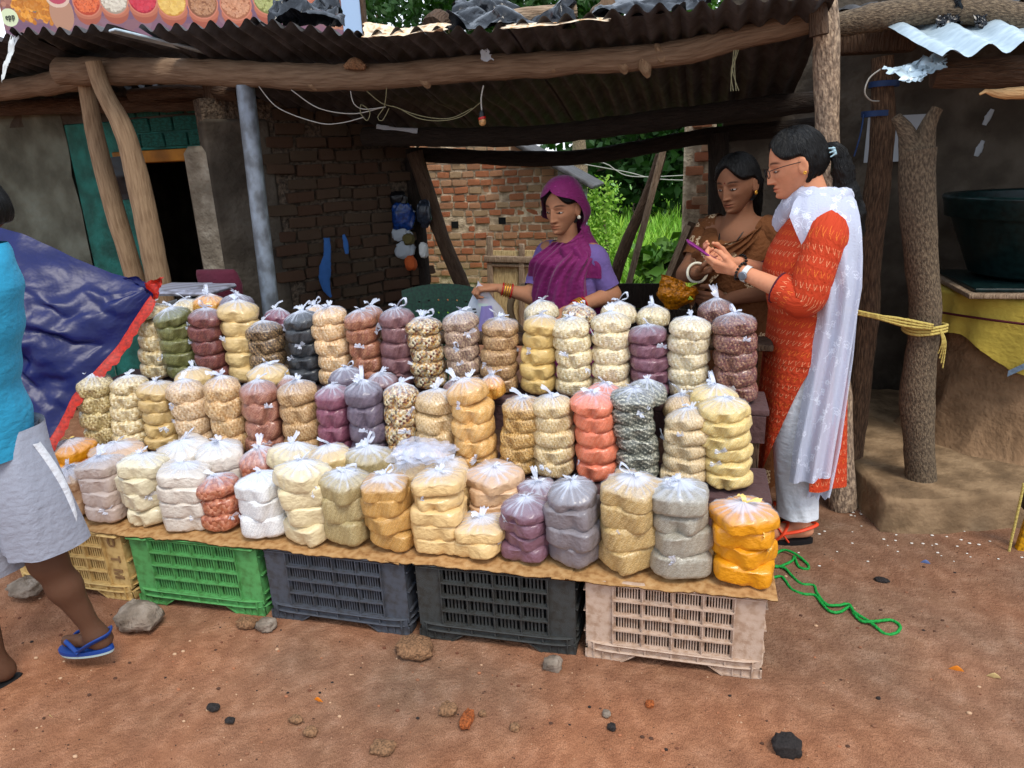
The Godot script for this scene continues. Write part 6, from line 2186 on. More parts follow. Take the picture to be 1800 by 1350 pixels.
	for L in [[1.375, -0.10, 0.060, 0.085], [1.345, -0.115, 0.090, 0.125], [1.30, -0.120, 0.110, 0.172], [1.24, -0.125, 0.085, 0.200], [1.16, -0.130, 0.045, 0.215], [1.06, -0.135, 0.005, 0.222], [0.94, -0.130, -0.005, 0.212], [0.80, -0.122, 0.008, 0.212], [0.62, -0.112, 0.028, 0.216], [0.45, -0.100, 0.044, 0.222], [0.345, -0.094, 0.050, 0.226]]:
		var rg := PackedVector3Array()
		for i in 30:
			var f := i / 29.0
			var y: float = L[0]
			var z := lerpf(L[1], L[2], f)
			var fold := 0.012 * sin(f * 15.0 + y * 2.0) * smoothstep(1.34, 1.1, y) + 0.006 * fn.get_noise_2d(f * 9.0, y * 5.0)
			rg.append(Vector3(L[3] - 0.25 * pow(absf(f - 0.5) * 2.0, 2.0) * 0.12 + fold, y + 0.02 * sin(f * 3.0) * smoothstep(1.2, 1.35, y) - (0.03 * f if y < 0.4 else 0.0), z))
		rows.append(rg)
	db.loft(rows, false, false)
	rows = []
	for L in [[1.15, -0.125], [0.8, -0.13], [0.45, -0.12], [0.27, -0.105], [0.235, -0.10]]:
		var rg := PackedVector3Array()
		for i in 12: rg.append(Vector3(0.16 + 0.012 * sin(i * 1.3 + L[0]), L[0] + 0.01 * sin(i * 2.0), L[1] - 0.01 + 0.085 * i / 11.0))
		rows.append(rg)
	db.loft(rows, false)
	part("lace_scarf", db.mesh(), M.lace, t)
	# watch and beads
	var wdir: Vector3 = we[0] - Vector3(0.20, 1.02, 0.05)
	var wp: Vector3 = we[0] - wdir.normalized() * 0.015
	var wb := Mb.new()
	var wrow := []
	var ya := wdir.normalized()
	var xa := ya.cross(Vector3.UP).normalized()
	var za := xa.cross(ya)
	for k in [-0.010, 0.010]:
		var rg := PackedVector3Array()
		for i in 20:
			var a := TAU * i / 20
			rg.append(wp + ya * k + (xa * cos(a) + za * sin(a)) * 0.0315)
		wrow.append(rg)
	wb.loft(wrow)
	var face_at := wp + (Vector3(1, -0.25, 0) - ya * Vector3(1, -0.25, 0).dot(ya)).normalized() * 0.033
	var wt := part("watch", wb.mesh(), M.white_plastic, t)
	var fb := Mb.new()
	var fd := (face_at - wp).normalized()
	fb.tube(PackedVector3Array([face_at - fd * 0.003, face_at + fd * 0.003, face_at + fd * 0.005]), [0.016, 0.016, 0.014], 18)
	part("watch_face", fb.mesh(), M.pipe_steel, wt)
	for w in [[we[0] + wdir.normalized() * 0.012, wdir], [we[1] - Vector3(0, 0, 0.01), we[1] - Vector3(-0.19, 1.03, 0.05)]]:
		var bb := Mb.new()
		var y2: Vector3 = w[1].normalized()
		var x2 := y2.cross(Vector3.UP).normalized()
		var z2 := x2.cross(y2)
		for i in 16:
			var a := TAU * i / 16
			var c: Vector3 = w[0] + (x2 * cos(a) + z2 * sin(a)) * 0.032
			bb.tube(PackedVector3Array([c - y2 * 0.005, c - y2 * 0.003, c + y2 * 0.003, c + y2 * 0.005]), [0.002, 0.0055, 0.0055, 0.002], 6)
		part("bead_bracelet", bb.mesh(), M.bead, t)
	# phone in her hands: a thing of its own
	var pm := Mb.new()
	var pb := Basis(Vector3.UP, -1.5) * Basis(Vector3.RIGHT, -0.60)
	var pc := Vector3(0.17, 0, -0.95) + Basis(Vector3.UP, -1.5) * Vector3(0.008, 1.168, 0.385)
	pm.box(pc, Vector3(0.074, 0.009, 0.155), pb, 0.004)
	pm.box(pc + pb * Vector3(0.02, -0.0055, 0.055), Vector3(0.02, 0.003, 0.025), pb, 0.001)
	solo("mobile_phone", pm, M.phone_purple, pc, "purple phone held in both hands by the woman in orange", "phone")

func woman_in_brown():
	var t := thing("person", "woman in a brown flowered sari standing behind the woman in orange", "person", Vector3(-0.06, 0, -1.40), -0.50)
	var sk := Mb.new()
	var hx := Transform3D(Basis(Vector3.UP, -0.12) * Basis(Vector3.RIGHT, 0.22) * Basis(Vector3.FORWARD, -0.06), Vector3(0, 1.395, 0.045))
	head(sk, hx, {"slim": 1.04, "bindi": true, "lip": Color(0.72, 0.46, 0.46)})
	var inv := Basis(Vector3.UP, 0.50)
	var el := inv * Vector3(-0.215, 1.005, 0.02)
	var wr := inv * Vector3(-0.17, 1.045, 0.20)
	flesh(sk, [
		[Vector3(0, 0.8, 0), Vector3(0, 1.05, 0.01), 0.12, 0.11], [Vector3(0, 1.05, 0.01), Vector3(0, 1.16, 0), 0.11, 0.10],
		[Vector3(-0.13, 1.20, -0.01), Vector3(0.13, 1.20, -0.01), 0.056, 0.056], [Vector3(0, 1.19, -0.01), Vector3(0, 1.33, 0.02), 0.058, 0.052],
		[Vector3(0, 1.17, 0.045), Vector3(0, 1.21, 0.02), 0.06, 0.05],
		[Vector3(-0.15, 1.185, -0.01), el, 0.056, 0.046], [el, wr, 0.046, 0.029],
		[Vector3(0.15, 1.185, -0.01), Vector3(0.20, 0.96, 0.02), 0.056, 0.044], [Vector3(0.20, 0.96, 0.02), Vector3(0.06, 0.93, 0.18), 0.044, 0.029],
		[Vector3(0.08, 0.8, 0), Vector3(0.08, 0.08, 0), 0.09, 0.04], [Vector3(-0.08, 0.8, 0), Vector3(-0.08, 0.08, 0), 0.09, 0.04],
		[Vector3(0.08, 0.04, -0.03), Vector3(0.09, 0.03, 0.14), 0.035, 0.022], [Vector3(-0.08, 0.04, -0.03), Vector3(-0.09, 0.03, 0.14), 0.035, 0.022]], 0.012, 0.03)
	hand(sk, wr + (wr - el).normalized() * 0.03, (wr - el) + inv * Vector3(0.16, 0.03, 0.0), Vector3(0.3, 1.0, 0.2), 1.0, [0.5, 0.55, 0.6, 0.6, 0.4], 0.95)
	hand(sk, Vector3(0.06, 0.93, 0.18) + Vector3(-0.02, 0, 0.02), Vector3(-0.8, 0.0, 0.6), Vector3(-0.4, 0.3, -0.8), -1.0, [0.4, 0.45, 0.5, 0.5, 0.3], 0.95)
	part("body", sk.mesh(), M.skin_brown, t)
	eyes(t, hx)
	var kb := Mb.new()
	var rows := []
	for L in [[1.225, 0.150, 0.075, -0.035], [1.205, 0.185, 0.100, -0.018], [1.16, 0.192, 0.125, 0.0], [1.09, 0.188, 0.150, 0.02], [1.02, 0.180, 0.152, 0.022], [0.92, 0.170, 0.140, 0.012], [0.8, 0.185, 0.155, 0.0], [0.6, 0.20, 0.17, 0.0], [0.3, 0.22, 0.19, 0.0], [0.04, 0.23, 0.20, 0.0]]:
		var rg := PackedVector3Array()
		for i in 56:
			var a := TAU * i / 56
			var k := 1.0 + 0.02 * sin(a * 9.0 + L[0] * 7.0)
			var dip := 0.045 * exp(-pow(wrapf(a, -PI, PI) / 0.42, 2.0)) if L[0] > 1.18 else 0.0
			rg.append(Vector3(sin(a) * L[1] * k, L[0] - dip, L[3] + cos(a) * L[2] * k))
		rows.append(rg)
	kb.loft(rows)
	for s in [-1.0, 1.0]:
		var e2: Vector3 = el if s < 0 else Vector3(0.20, 0.96, 0.02)
		kb.tube(bend([Vector3(0.09 * s, 1.205, -0.015), Vector3(0.155 * s, 1.175, -0.01), Vector3(0.155 * s, 1.175, -0.01).lerp(e2, 0.40), Vector3(0.155 * s, 1.175, -0.01).lerp(e2, 0.62)], 0.015), [0.062, 0.074, 0.066, 0.062], 20, false, 1.0, fn, 0.10, 9.0)
	part("blouse_and_skirt", kb.mesh(), M.floral, t)
	# the sari end: from the right waist across the chest and over the left shoulder
	rows = []
	for j in 16:
		var f := j / 15.0
		var rg := PackedVector3Array()
		for i in 26:
			var g := i / 25.0
			var a := lerpf(-1.45, 0.75, f) + (g - 0.5) * 0.55
			var y := lerpf(0.92, 1.21, f) + (0.5 - g) * lerpf(0.30, -0.06, f) * 1.0
			var rx := 0.196 + 0.008 * sin(g * 20.0)
			var rz := lerpf(0.168, 0.135, smoothstep(1.08, 1.22, y)) + 0.008 * sin(g * 20.0)
			rg.append(Vector3(sin(a) * rx * (1.0 if y < 1.18 else 0.9), y, 0.018 + cos(a) * rz))
		rows.append(rg)
	part("sari_end", sheet(rows), M.floral, t)
	var hb := Mb.new()
	hair_cap(hb, hx, 0.013, 1.04, 1.10, 0.062)
	hb.tube(bend([hx * Vector3(0, 0.0, -0.10), hx * Vector3(0, -0.03, -0.13), Vector3(-0.01, 1.27, -0.13), Vector3(-0.02, 1.12, -0.17), Vector3(-0.02, 0.95, -0.17)], 0.02), [0.03, 0.045, 0.036, 0.03, 0.012], 14, true, 0.9, fn, 0.2, 20.0)
	part("hair", hb.mesh(), M.hair, t)
	part("bangle", bangle(wr - (wr - el) * 0.10, wr - el, 0.041, 0.006), M.white_bangle, t)
	for s in [-1.0, 1.0]:
		part("earring", bangle(hx * Vector3(0.082 * s, -0.042, 0.0), Vector3(1, 0, 0), 0.006, 0.004), M.gold, t)
	var nb := Mb.new()
	nb.tube(bend([Vector3(-0.055, 1.255, -0.01), Vector3(-0.05, 1.19, 0.085), Vector3(-0.015, 1.10, 0.155), Vector3(0, 1.05, 0.185), Vector3(0.015, 1.10, 0.158), Vector3(0.05, 1.19, 0.088), Vector3(0.055, 1.255, -0.01)], 0.012), [0.003], 6)
	part("necklace", nb.mesh(), M.bead, t)

func woman_in_magenta():
	var t := thing("person", "woman with a magenta sari drawn over her head, standing behind the bags", "person", Vector3(-0.82, 0, -1.42), -0.48)
	var inv := Basis(Vector3.UP, 0.48)
	var sk := Mb.new()
	var hx := Transform3D(Basis(Vector3.UP, 0.08) * Basis(Vector3.RIGHT, 0.18), Vector3(0, 1.315, 0.035))
	head(sk, hx, {"slim": 0.95, "lip": Color(0.78, 0.52, 0.48)})
	var er := inv * Vector3(-0.175, 0.905, 0.03)
	var wrr := inv * Vector3(-0.315, 0.945, 0.07)
	var elf := inv * Vector3(0.205, 0.915, 0.05)
	var wl := inv * Vector3(0.055, 0.885, 0.20)
	flesh(sk, [
		[Vector3(0, 0.75, 0), Vector3(0, 1.0, 0.0), 0.10, 0.10], [Vector3(-0.12, 1.105, -0.01), Vector3(0.12, 1.105, -0.01), 0.05, 0.05],
		[Vector3(0, 1.0, 0), Vector3(0, 1.08, 0), 0.10, 0.09], [Vector3(0, 1.10, -0.01), Vector3(0, 1.25, 0.015), 0.05, 0.046],
		[Vector3(-0.14, 1.095, -0.01), er, 0.048, 0.038], [er, wrr, 0.040, 0.026], [Vector3(0.14, 1.095, -0.01), elf, 0.048, 0.040], [elf, wl, 0.041, 0.027],
		[Vector3(0.07, 0.75, 0), Vector3(0.07, 0.06, 0), 0.085, 0.04], [Vector3(-0.07, 0.75, 0), Vector3(-0.07, 0.06, 0), 0.085, 0.04],
		[Vector3(0.07, 0.035, -0.03), Vector3(0.08, 0.03, 0.13), 0.033, 0.02], [Vector3(-0.07, 0.035, -0.03), Vector3(-0.08, 0.03, 0.13), 0.033, 0.02]], 0.011, 0.028)
	hand(sk, wrr + (wrr - er).normalized() * 0.028, inv * Vector3(-1.0, 0.05, 0.25), inv * Vector3(0.2, -0.9, -0.3), -1.0, [0.75, 0.8, 0.85, 0.85, 0.7], 0.92)
	hand(sk, wl + (wl - elf).normalized() * 0.028, inv * Vector3(-0.75, -0.45, 0.55), inv * Vector3(-0.2, -0.8, -0.3), -1.0, [0.35, 0.38, 0.42, 0.45, 0.35], 0.92)
	part("body", sk.mesh(), M.skin_tan, t)
	eyes(t, hx)
	# lavender blouse with short sleeves
	var kb := Mb.new()
	var rows := []
	for L in [[1.135, 0.11, 0.07, -0.02], [1.118, 0.165, 0.09, -0.015], [1.08, 0.172, 0.11, 0.0], [1.0, 0.168, 0.130, 0.012], [0.9, 0.155, 0.125, 0.01], [0.8, 0.16, 0.13, 0.0]]:
		rows.append(ring(Vector3(0, L[0], L[3]), L[1], L[2], 48, 0.0, TAU, true, 0.012, 8.0, L[0] * 9.0))
	kb.loft(rows)
	for s in [-1.0, 1.0]:
		var e2: Vector3 = er if s < 0 else elf
		var sh := Vector3(0.14 * s, 1.085, -0.01)
		kb.tube(bend([Vector3(0.08 * s, 1.11, -0.012), sh, sh.lerp(e2, 0.45), sh.lerp(e2, 0.80)], 0.014), [0.05, 0.064, 0.058, 0.055], 20, false, 1.0, fn, 0.10, 10.0)
	part("blouse", kb.mesh(), M.lavender, t)
	# sari: skirt, breast drape, hood
	kb = Mb.new()
	rows = []
	for L in [[0.92, 0.165, 0.135], [0.8, 0.178, 0.15], [0.5, 0.20, 0.17], [0.04, 0.23, 0.20]]:
		rows.append(ring(Vector3(0, L[0], 0.005), L[1], L[2], 56, 0.0, TAU, true, 0.03, 12.0, L[0]))
	kb.loft(rows)
	part("skirt", kb.mesh(), M.magenta_silk, t)
	rows = []
	for j in 34:
		var f := j / 33.0
		var rg := PackedVector3Array()
		for i in 60:
			var g := i / 59.0
			var y := lerpf(1.165, 0.80, f)
			# left edge of the cloth runs from the throat to the right waist, its right edge hangs from the left shoulder
			var aL := lerpf(-0.10, -1.55, pow(f, 0.65))
			var aR := lerpf(1.50, 1.12, smoothstep(0.0, 0.5, f))
			var a := lerpf(aL, aR, g)
			var sh := smoothstep(0.28, 0.0, f)
			var rx := lerpf(0.182, 0.125, sh * sh)
			var rz := lerpf(0.150, 0.085, sh)
			var fold := 0.011 * sin(g * 26.0 + f * (3.0 - g * 9.0)) * smoothstep(0.0, 0.15, f) + 0.007 * sin(g * 47.0 + f * 4.0)
			rg.append(Vector3(sin(a) * (rx + fold), y - 0.02 * sin(a) * sin(a) * sh, 0.012 + cos(a) * (rz + fold)))
		rows.append(rg)
	part("sari_drape", sheet(rows), M.magenta_silk, t)
	rows = []
	for j in 40:
		var f := j / 39.0
		var rg := PackedVector3Array()
		for i in 72:
			var g := i / 71.0
			# open in front of the face; the opening narrows below the chin
			if f < 0.62:
				var ph := lerpf(PI / 2 * 0.995, -0.62, f / 0.62)
				var q0 := skull(ph, 0.0, 0.95)
				var op := 0.0
				if q0.y < 0.082: op = lerpf(1.18, 1.55, smoothstep(0.05, 0.0, q0.y)) * smoothstep(0.086, 0.030, q0.y)
				var a := lerpf(op, TAU - minf(op, 1.15) * lerpf(0.95, 1.9, smoothstep(0.0, -0.10, q0.y)), g)
				var q := skull(ph, a, 0.95)
				var d := Vector3(q.x, q.y * 0.7, q.z).normalized()
				var off := 0.026 + 0.014 * smoothstep(0.02, -0.06, q.y) + 0.007 * sin(a * 7.0 + ph * 3.0) * smoothstep(0.1, 0.0, q.y)
				q += d * off
				if cos(a) < 0.2: q.z -= 0.02 * smoothstep(0.03, -0.07, q.y)
				rg.append(hx * q)
			else:
				var k := (f - 0.62) / 0.38
				var op := lerpf(1.55, 0.25, smoothstep(0.0, 0.5, k))
				var a := lerpf(op, TAU - lerpf(2.25, 2.7, k), g)
				var y := lerpf(1.235, 1.03, k)
				var rx := lerpf(0.098, 0.20, smoothstep(0.05, 0.85, k))
				var rz := lerpf(0.120, 0.135, k)
				if sin(a) < -0.1: rx = lerpf(0.098, 0.120, k)
				var fold := 0.008 * sin(a * 14.0 + k * 3.0)
				rg.append(Vector3(sin(a) * (rx + fold), y - 0.03 * absf(sin(a)) * k, lerpf(0.03, -0.02, k) + cos(a) * (rz + fold)))
		rows.append(rg)
	part("sari_hood", sheet(rows), M.magenta_silk, t)
	var hb := Mb.new()
	hair_cap(hb, hx, 0.010, 0.95, 1.12, 0.062)
	part("hair", hb.mesh(), M.hair, t)
	for w in [[wrr, er, 0.030], [wl, elf, 0.031]]:
		var d: Vector3 = w[0] - w[1]
		for k in 5:
			part("bangle", bangle(w[0] - d.normalized() * (0.004 + 0.011 * k), d, w[2] + 0.0012 * k, 0.0035), M.red_bangle if k == 0 or k == 4 else M.gold, t)
	part("earring", bangle(hx * Vector3(0.078, -0.045, 0.0), Vector3(0, 0, 1), 0.004, 0.005), M.white_bangle, t)
	var nb := Mb.new()
	nb.tube(bend([Vector3(-0.045, 1.165, -0.0), Vector3(-0.05, 1.12, 0.06), Vector3(-0.03, 1.07, 0.10), Vector3(0.0, 1.05, 0.115)], 0.01), [0.004], 6)
	part("necklace", nb.mesh(), M.gold, t)
	# the printed packet hanging from her fist
	var hp := Vector3(-0.82, 0, -1.42) + Vector3(-0.40, 0.93, 0.09)
	var pk := thing("printed_packet", "white plastic packet with grey print held up by the woman in magenta", "packet", hp)
	rows = []
	for j in 14:
		var f := j / 13.0
		var rg := PackedVector3Array()
		for i in 16:
			var g := i / 15.0
			var wd := lerpf(0.025, 0.095, smoothstep(0.0, 0.45, f))
			rg.append(Vector3(0.01 + (g - 0.5) * wd * 2.0 - 0.01 * (1.0 - f), 0.01 - f * 0.25 + 0.05 * (1.0 - g) * smoothstep(0.5, 0.0, f), 0.012 * sin(g * 5.0 + f * 2.0)))
		rows.append(rg)
	part("packet_film", sheet(rows), M.knot, pk)
	var ib := Mb.new()
	var ir := []
	for j in 8:
		var f := j / 7.0
		var rg := PackedVector3Array()
		for i in 8: rg.append(Vector3(0.015 + (i / 7.0 - 0.5) * lerpf(0.05, 0.11, f), -0.06 - 0.17 * f, 0.016 + 0.01 * sin(i * 0.8 + f)))
		ir.append(rg)
	ib.loft(ir, false)
	part("lilac_print", ib.mesh(), also("lilac", "paper", Color(0.52, 0.48, 0.70)), pk)
	for k in 7:
		var lb := Mb.new()
		lb.box(Vector3(-0.045 + 0.004 * sin(k * 2.0), -0.075 - 0.017 * k, 0.022), Vector3(0.018, 0.007, 0.002), Basis(Vector3(0, 0, 1), 0.5 * sin(k * 1.7)))
		part("printed_mark", lb.mesh(), M.dark_plastic, pk)

func boy():
	var bs := Vector3(-2.235, 0, 0.398)
	var t := thing("person", "boy in a turquoise shirt and grey shorts walking off at the left edge", "person", bs, 0.928)
	var sk := Mb.new()
	var hc := Vector3(0.08, 1.455, 0)
	var hx := Transform3D(Basis(Vector3.UP, -1.65) * Basis(Vector3.RIGHT, 0.1), hc)
	head(sk, hx, {"slim": 1.0})
	var hipR := Vector3(0.048, 0.761, 0.05)
	var knR := Vector3(0.058, 0.412, 0.07)
	var anR := Vector3(0.129, 0.113, 0.07)
	var hipL := Vector3(0.018, 0.733, -0.07)
	var knL := Vector3(-0.138, 0.426, -0.08)
	var anL := Vector3(-0.142, 0.044, -0.08)
	var sh := Vector3(0.139, 1.282, 0)
	var pel := (hipR + hipL) * 0.5
	flesh(sk, [[pel, sh + Vector3(-0.10, -0.08, 0), 0.075, 0.075], [sh + Vector3(-0.10, -0.08, 0), sh + Vector3(-0.07, 0.02, 0), 0.07, 0.05], [sh + Vector3(-0.07, 0.0, 0), hc - Vector3(0, 0.05, 0), 0.05, 0.047], [sh + Vector3(-0.08, -0.03, -0.13), sh + Vector3(-0.08, -0.03, 0.13), 0.045, 0.045],
		[hipR, knR, 0.075, 0.052], [knR, knR.lerp(anR, 0.35), 0.048, 0.046], [knR.lerp(anR, 0.35), anR, 0.046, 0.026], [hipL, knL, 0.075, 0.052], [knL, anL, 0.052, 0.030],
		[anR, anR + Vector3(0.018, -0.028, 0.01), 0.031, 0.029], [anR + Vector3(0.008, -0.03, 0.008), anR + Vector3(-0.075, -0.055, -0.11), 0.026, 0.02],
		[anL, anL + Vector3(0.018, -0.03, 0.0), 0.031, 0.028], [anL + Vector3(0.01, -0.03, 0), anL + Vector3(-0.15, -0.04, 0.0), 0.028, 0.02],
		[sh + Vector3(-0.08, -0.04, 0.14), sh + Vector3(-0.19, -0.24, 0.17), 0.045, 0.036], [sh + Vector3(-0.19, -0.24, 0.17), sh + Vector3(-0.42, -0.28, 0.12), 0.036, 0.025],
		[sh + Vector3(-0.08, -0.04, -0.14), sh + Vector3(-0.21, -0.22, -0.17), 0.045, 0.036], [sh + Vector3(-0.21, -0.22, -0.17), sh + Vector3(-0.43, -0.24, -0.12), 0.036, 0.025]], 0.012, 0.03)
	hand(sk, sh + Vector3(-0.44, -0.285, 0.115), Vector3(-1, -0.1, -0.2), Vector3(0, -0.2, -1), 1.0, [0.4, 0.45, 0.5, 0.5, 0.3], 0.95)
	hand(sk, sh + Vector3(-0.45, -0.243, -0.115), Vector3(-1, -0.1, 0.2), Vector3(0, -0.2, 1), -1.0, [0.4, 0.45, 0.5, 0.5, 0.3], 0.95)
	part("body", sk.mesh(), M.skin_boy, t)
	var hb := Mb.new()
	hair_cap(hb, hx, 0.013, 1.0, 1.0, 0.060, -0.045)
	part("hair", hb.mesh(), M.hair, t)
	# shirt
	var kb := Mb.new()
	var rows := []
	var edges := [Vector3(0.165, 1.369, 0), Vector3(0.176, 1.318, 0), Vector3(0.18, 1.244, 0), Vector3(0.16, 1.146, 0), Vector3(0.134, 1.065, 0), Vector3(0.114, 0.982, 0), Vector3(0.123, 0.89, 0), Vector3(0.119, 0.784, 0)]
	var rxs := [0.05, 0.085, 0.115, 0.12, 0.115, 0.115, 0.125, 0.140]
	var rzs := [0.07, 0.15, 0.185, 0.18, 0.17, 0.165, 0.17, 0.18]
	var path := []
	for k in 8: path.append(Vector3(edges[k].x - rxs[k], edges[k].y, edges[k].z))
	for j in 36:
		var f := j / 35.0 * 7.0
		var k := mini(int(f), 6)
		var u := f - k
		var c: Vector3 = path[k].lerp(path[k + 1], u)
		rows.append(ring(c + Vector3(0.003 * sin(j * 0.9), 0, 0), lerpf(rxs[k], rxs[k + 1], u), lerpf(rzs[k], rzs[k + 1], u), 48, 0, TAU, true, 0.014, 4.0, j * 0.12))
	kb.loft(rows)
	for s in [-1.0, 1.0]:
		var a := sh + Vector3(-0.08, -0.03, 0.11 * s)
		var e := sh + (Vector3(-0.19, -0.24, 0.17) if s > 0 else Vector3(-0.21, -0.22, -0.17))
		kb.tube(bend([a, a.lerp(e, 0.3) + Vector3(0, 0.0, 0.015 * s), a.lerp(e, 0.85) + Vector3(0, 0, 0.015 * s)], 0.02), [0.06, 0.066, 0.062], 18, false, 1.0, fn, 0.1, 9.0)
	part("shirt", kb.mesh(), M.turquoise, t)
	# shorts with a white side stripe
	var sb := Mb.new()
	for s in [0, 1]:
		var pts := []
		if s == 0: pts = [Vector3(0.05, 0.851, 0.02), Vector3(0.043, 0.762, 0.05), Vector3(0.052, 0.637, 0.07), Vector3(0.069, 0.465, 0.07)]
		else: pts = [Vector3(0.038, 0.838, -0.04), Vector3(0.01, 0.736, -0.07), Vector3(-0.056, 0.566, -0.07), Vector3(-0.111, 0.381, -0.07)]
		var rr := []
		var lp := bend(pts, 0.02)
		for j in lp.size():
			var f := float(j) / (lp.size() - 1)
			rr.append(ring(lp[j], lerpf(0.095, 0.112 if s == 0 else 0.128, f), lerpf(0.115, 0.108, f), 40, 0, TAU, true, 0.02 + 0.03 * f, 6.0, f * 2.0 + s))
		sb.loft(rr)
	var sp := part("shorts", sb.mesh(), M.grey_shorts, t)
	var w0 := Mb.new()
	var wr := []
	for j in 14:
		var f := j / 13.0
		var c: Vector3 = (Vector3(0.116, 0.807, 0.12)).lerp(Vector3(0.157, 0.493, 0.12), f) + Vector3(-0.012 + 0.02 * sin(f * PI), 0, 0.012)
		wr.append(PackedVector3Array([c + Vector3(-0.010, 0, 0.004), c + Vector3(0.004, 0, 0.004), c + Vector3(0.010, 0, -0.008)]))
	w0.loft(wr, false)
	part("side_stripe", w0.mesh(), M.white_cloth, sp)
	# slippers
	for s in [0, 1]:
		var an: Vector3 = anR if s == 0 else anL
		var c := an + (Vector3(-0.030, -0.068, -0.042) if s == 0 else Vector3(-0.055, -0.072, 0.0))
		var bb := Basis(Vector3.UP, -0.95 if s == 0 else 0.0) * Basis(Vector3(0, 0, 1), 0.16 if s == 0 else 0.0)
		var ol := []
		for y in [[-0.012, 0.97], [-0.004, 1.0], [0.006, 1.0], [0.009, 0.97]]:
			var rg := PackedVector3Array()
			for i in 32:
				var a := TAU * i / 32
				rg.append(c + bb * Vector3(cos(a) * 0.113 * y[1], y[0], sin(a) * (0.042 - 0.006 * cos(a)) * y[1]))
			ol.append(rg)
		var lo := Mb.new()
		lo.loft([ol[0], ol[1]], true, true)
		var slip := part("slipper", lo.mesh(), M.pale_sole, t)
		var hi2 := Mb.new()
		hi2.loft([ol[1], ol[2], ol[3]], true, true)
		part("footbed", hi2.mesh(), M.blue_slipper if s == 0 else M.black_sole, slip)
		var st := Mb.new()
		for z in [-1.0, 1.0]:
			st.tube(bend([c + bb * Vector3(-0.075, 0.01, 0), c + bb * Vector3(-0.04, 0.045, 0.028 * z), c + bb * Vector3(0.02, 0.012, 0.046 * z)], 0.01), [0.007], 8, true, 0.6)
		if s == 0:
			st.tube(bend([c + bb * Vector3(0.01, 0.012, 0.040), c + bb * Vector3(0.08, 0.045, 0.040), c + bb * Vector3(0.112, 0.05, 0.0), c + bb * Vector3(0.08, 0.045, -0.040), c + bb * Vector3(0.01, 0.012, -0.046)], 0.01), [0.012], 8, true, 0.35)
		part("strap", st.mesh(), M.blue_slipper if s == 0 else M.pale_sole, slip)

func rock(c: Vector3, s: Vector3, sd: float, n := 14) -> Mb:
	var mb := Mb.new()
	var rows := []
	for j in n + 1:
		var ph := -PI / 2 + PI * j / n
		var rg := PackedVector3Array()
		for i in n * 2:
			var a := TAU * i / (n * 2)
			var d := Vector3(cos(ph) * sin(a), sin(ph), cos(ph) * cos(a))
			var k := 1.0 + 0.30 * fn.get_noise_3d(d.x * 1.1 + sd, d.y * 1.1, d.z * 1.1) + 0.16 * fn.get_noise_3d(d.x * 3.0 + sd, d.y * 3.0, d.z * 3.0)
			d = Vector3(signf(d.x) * pow(absf(d.x), 0.75), signf(d.y) * pow(absf(d.y), 0.75), signf(d.z) * pow(absf(d.z), 0.75))
			rg.append(c + d * s * k)
		rows.append(rg)
	mb.loft(rows)
	return mb

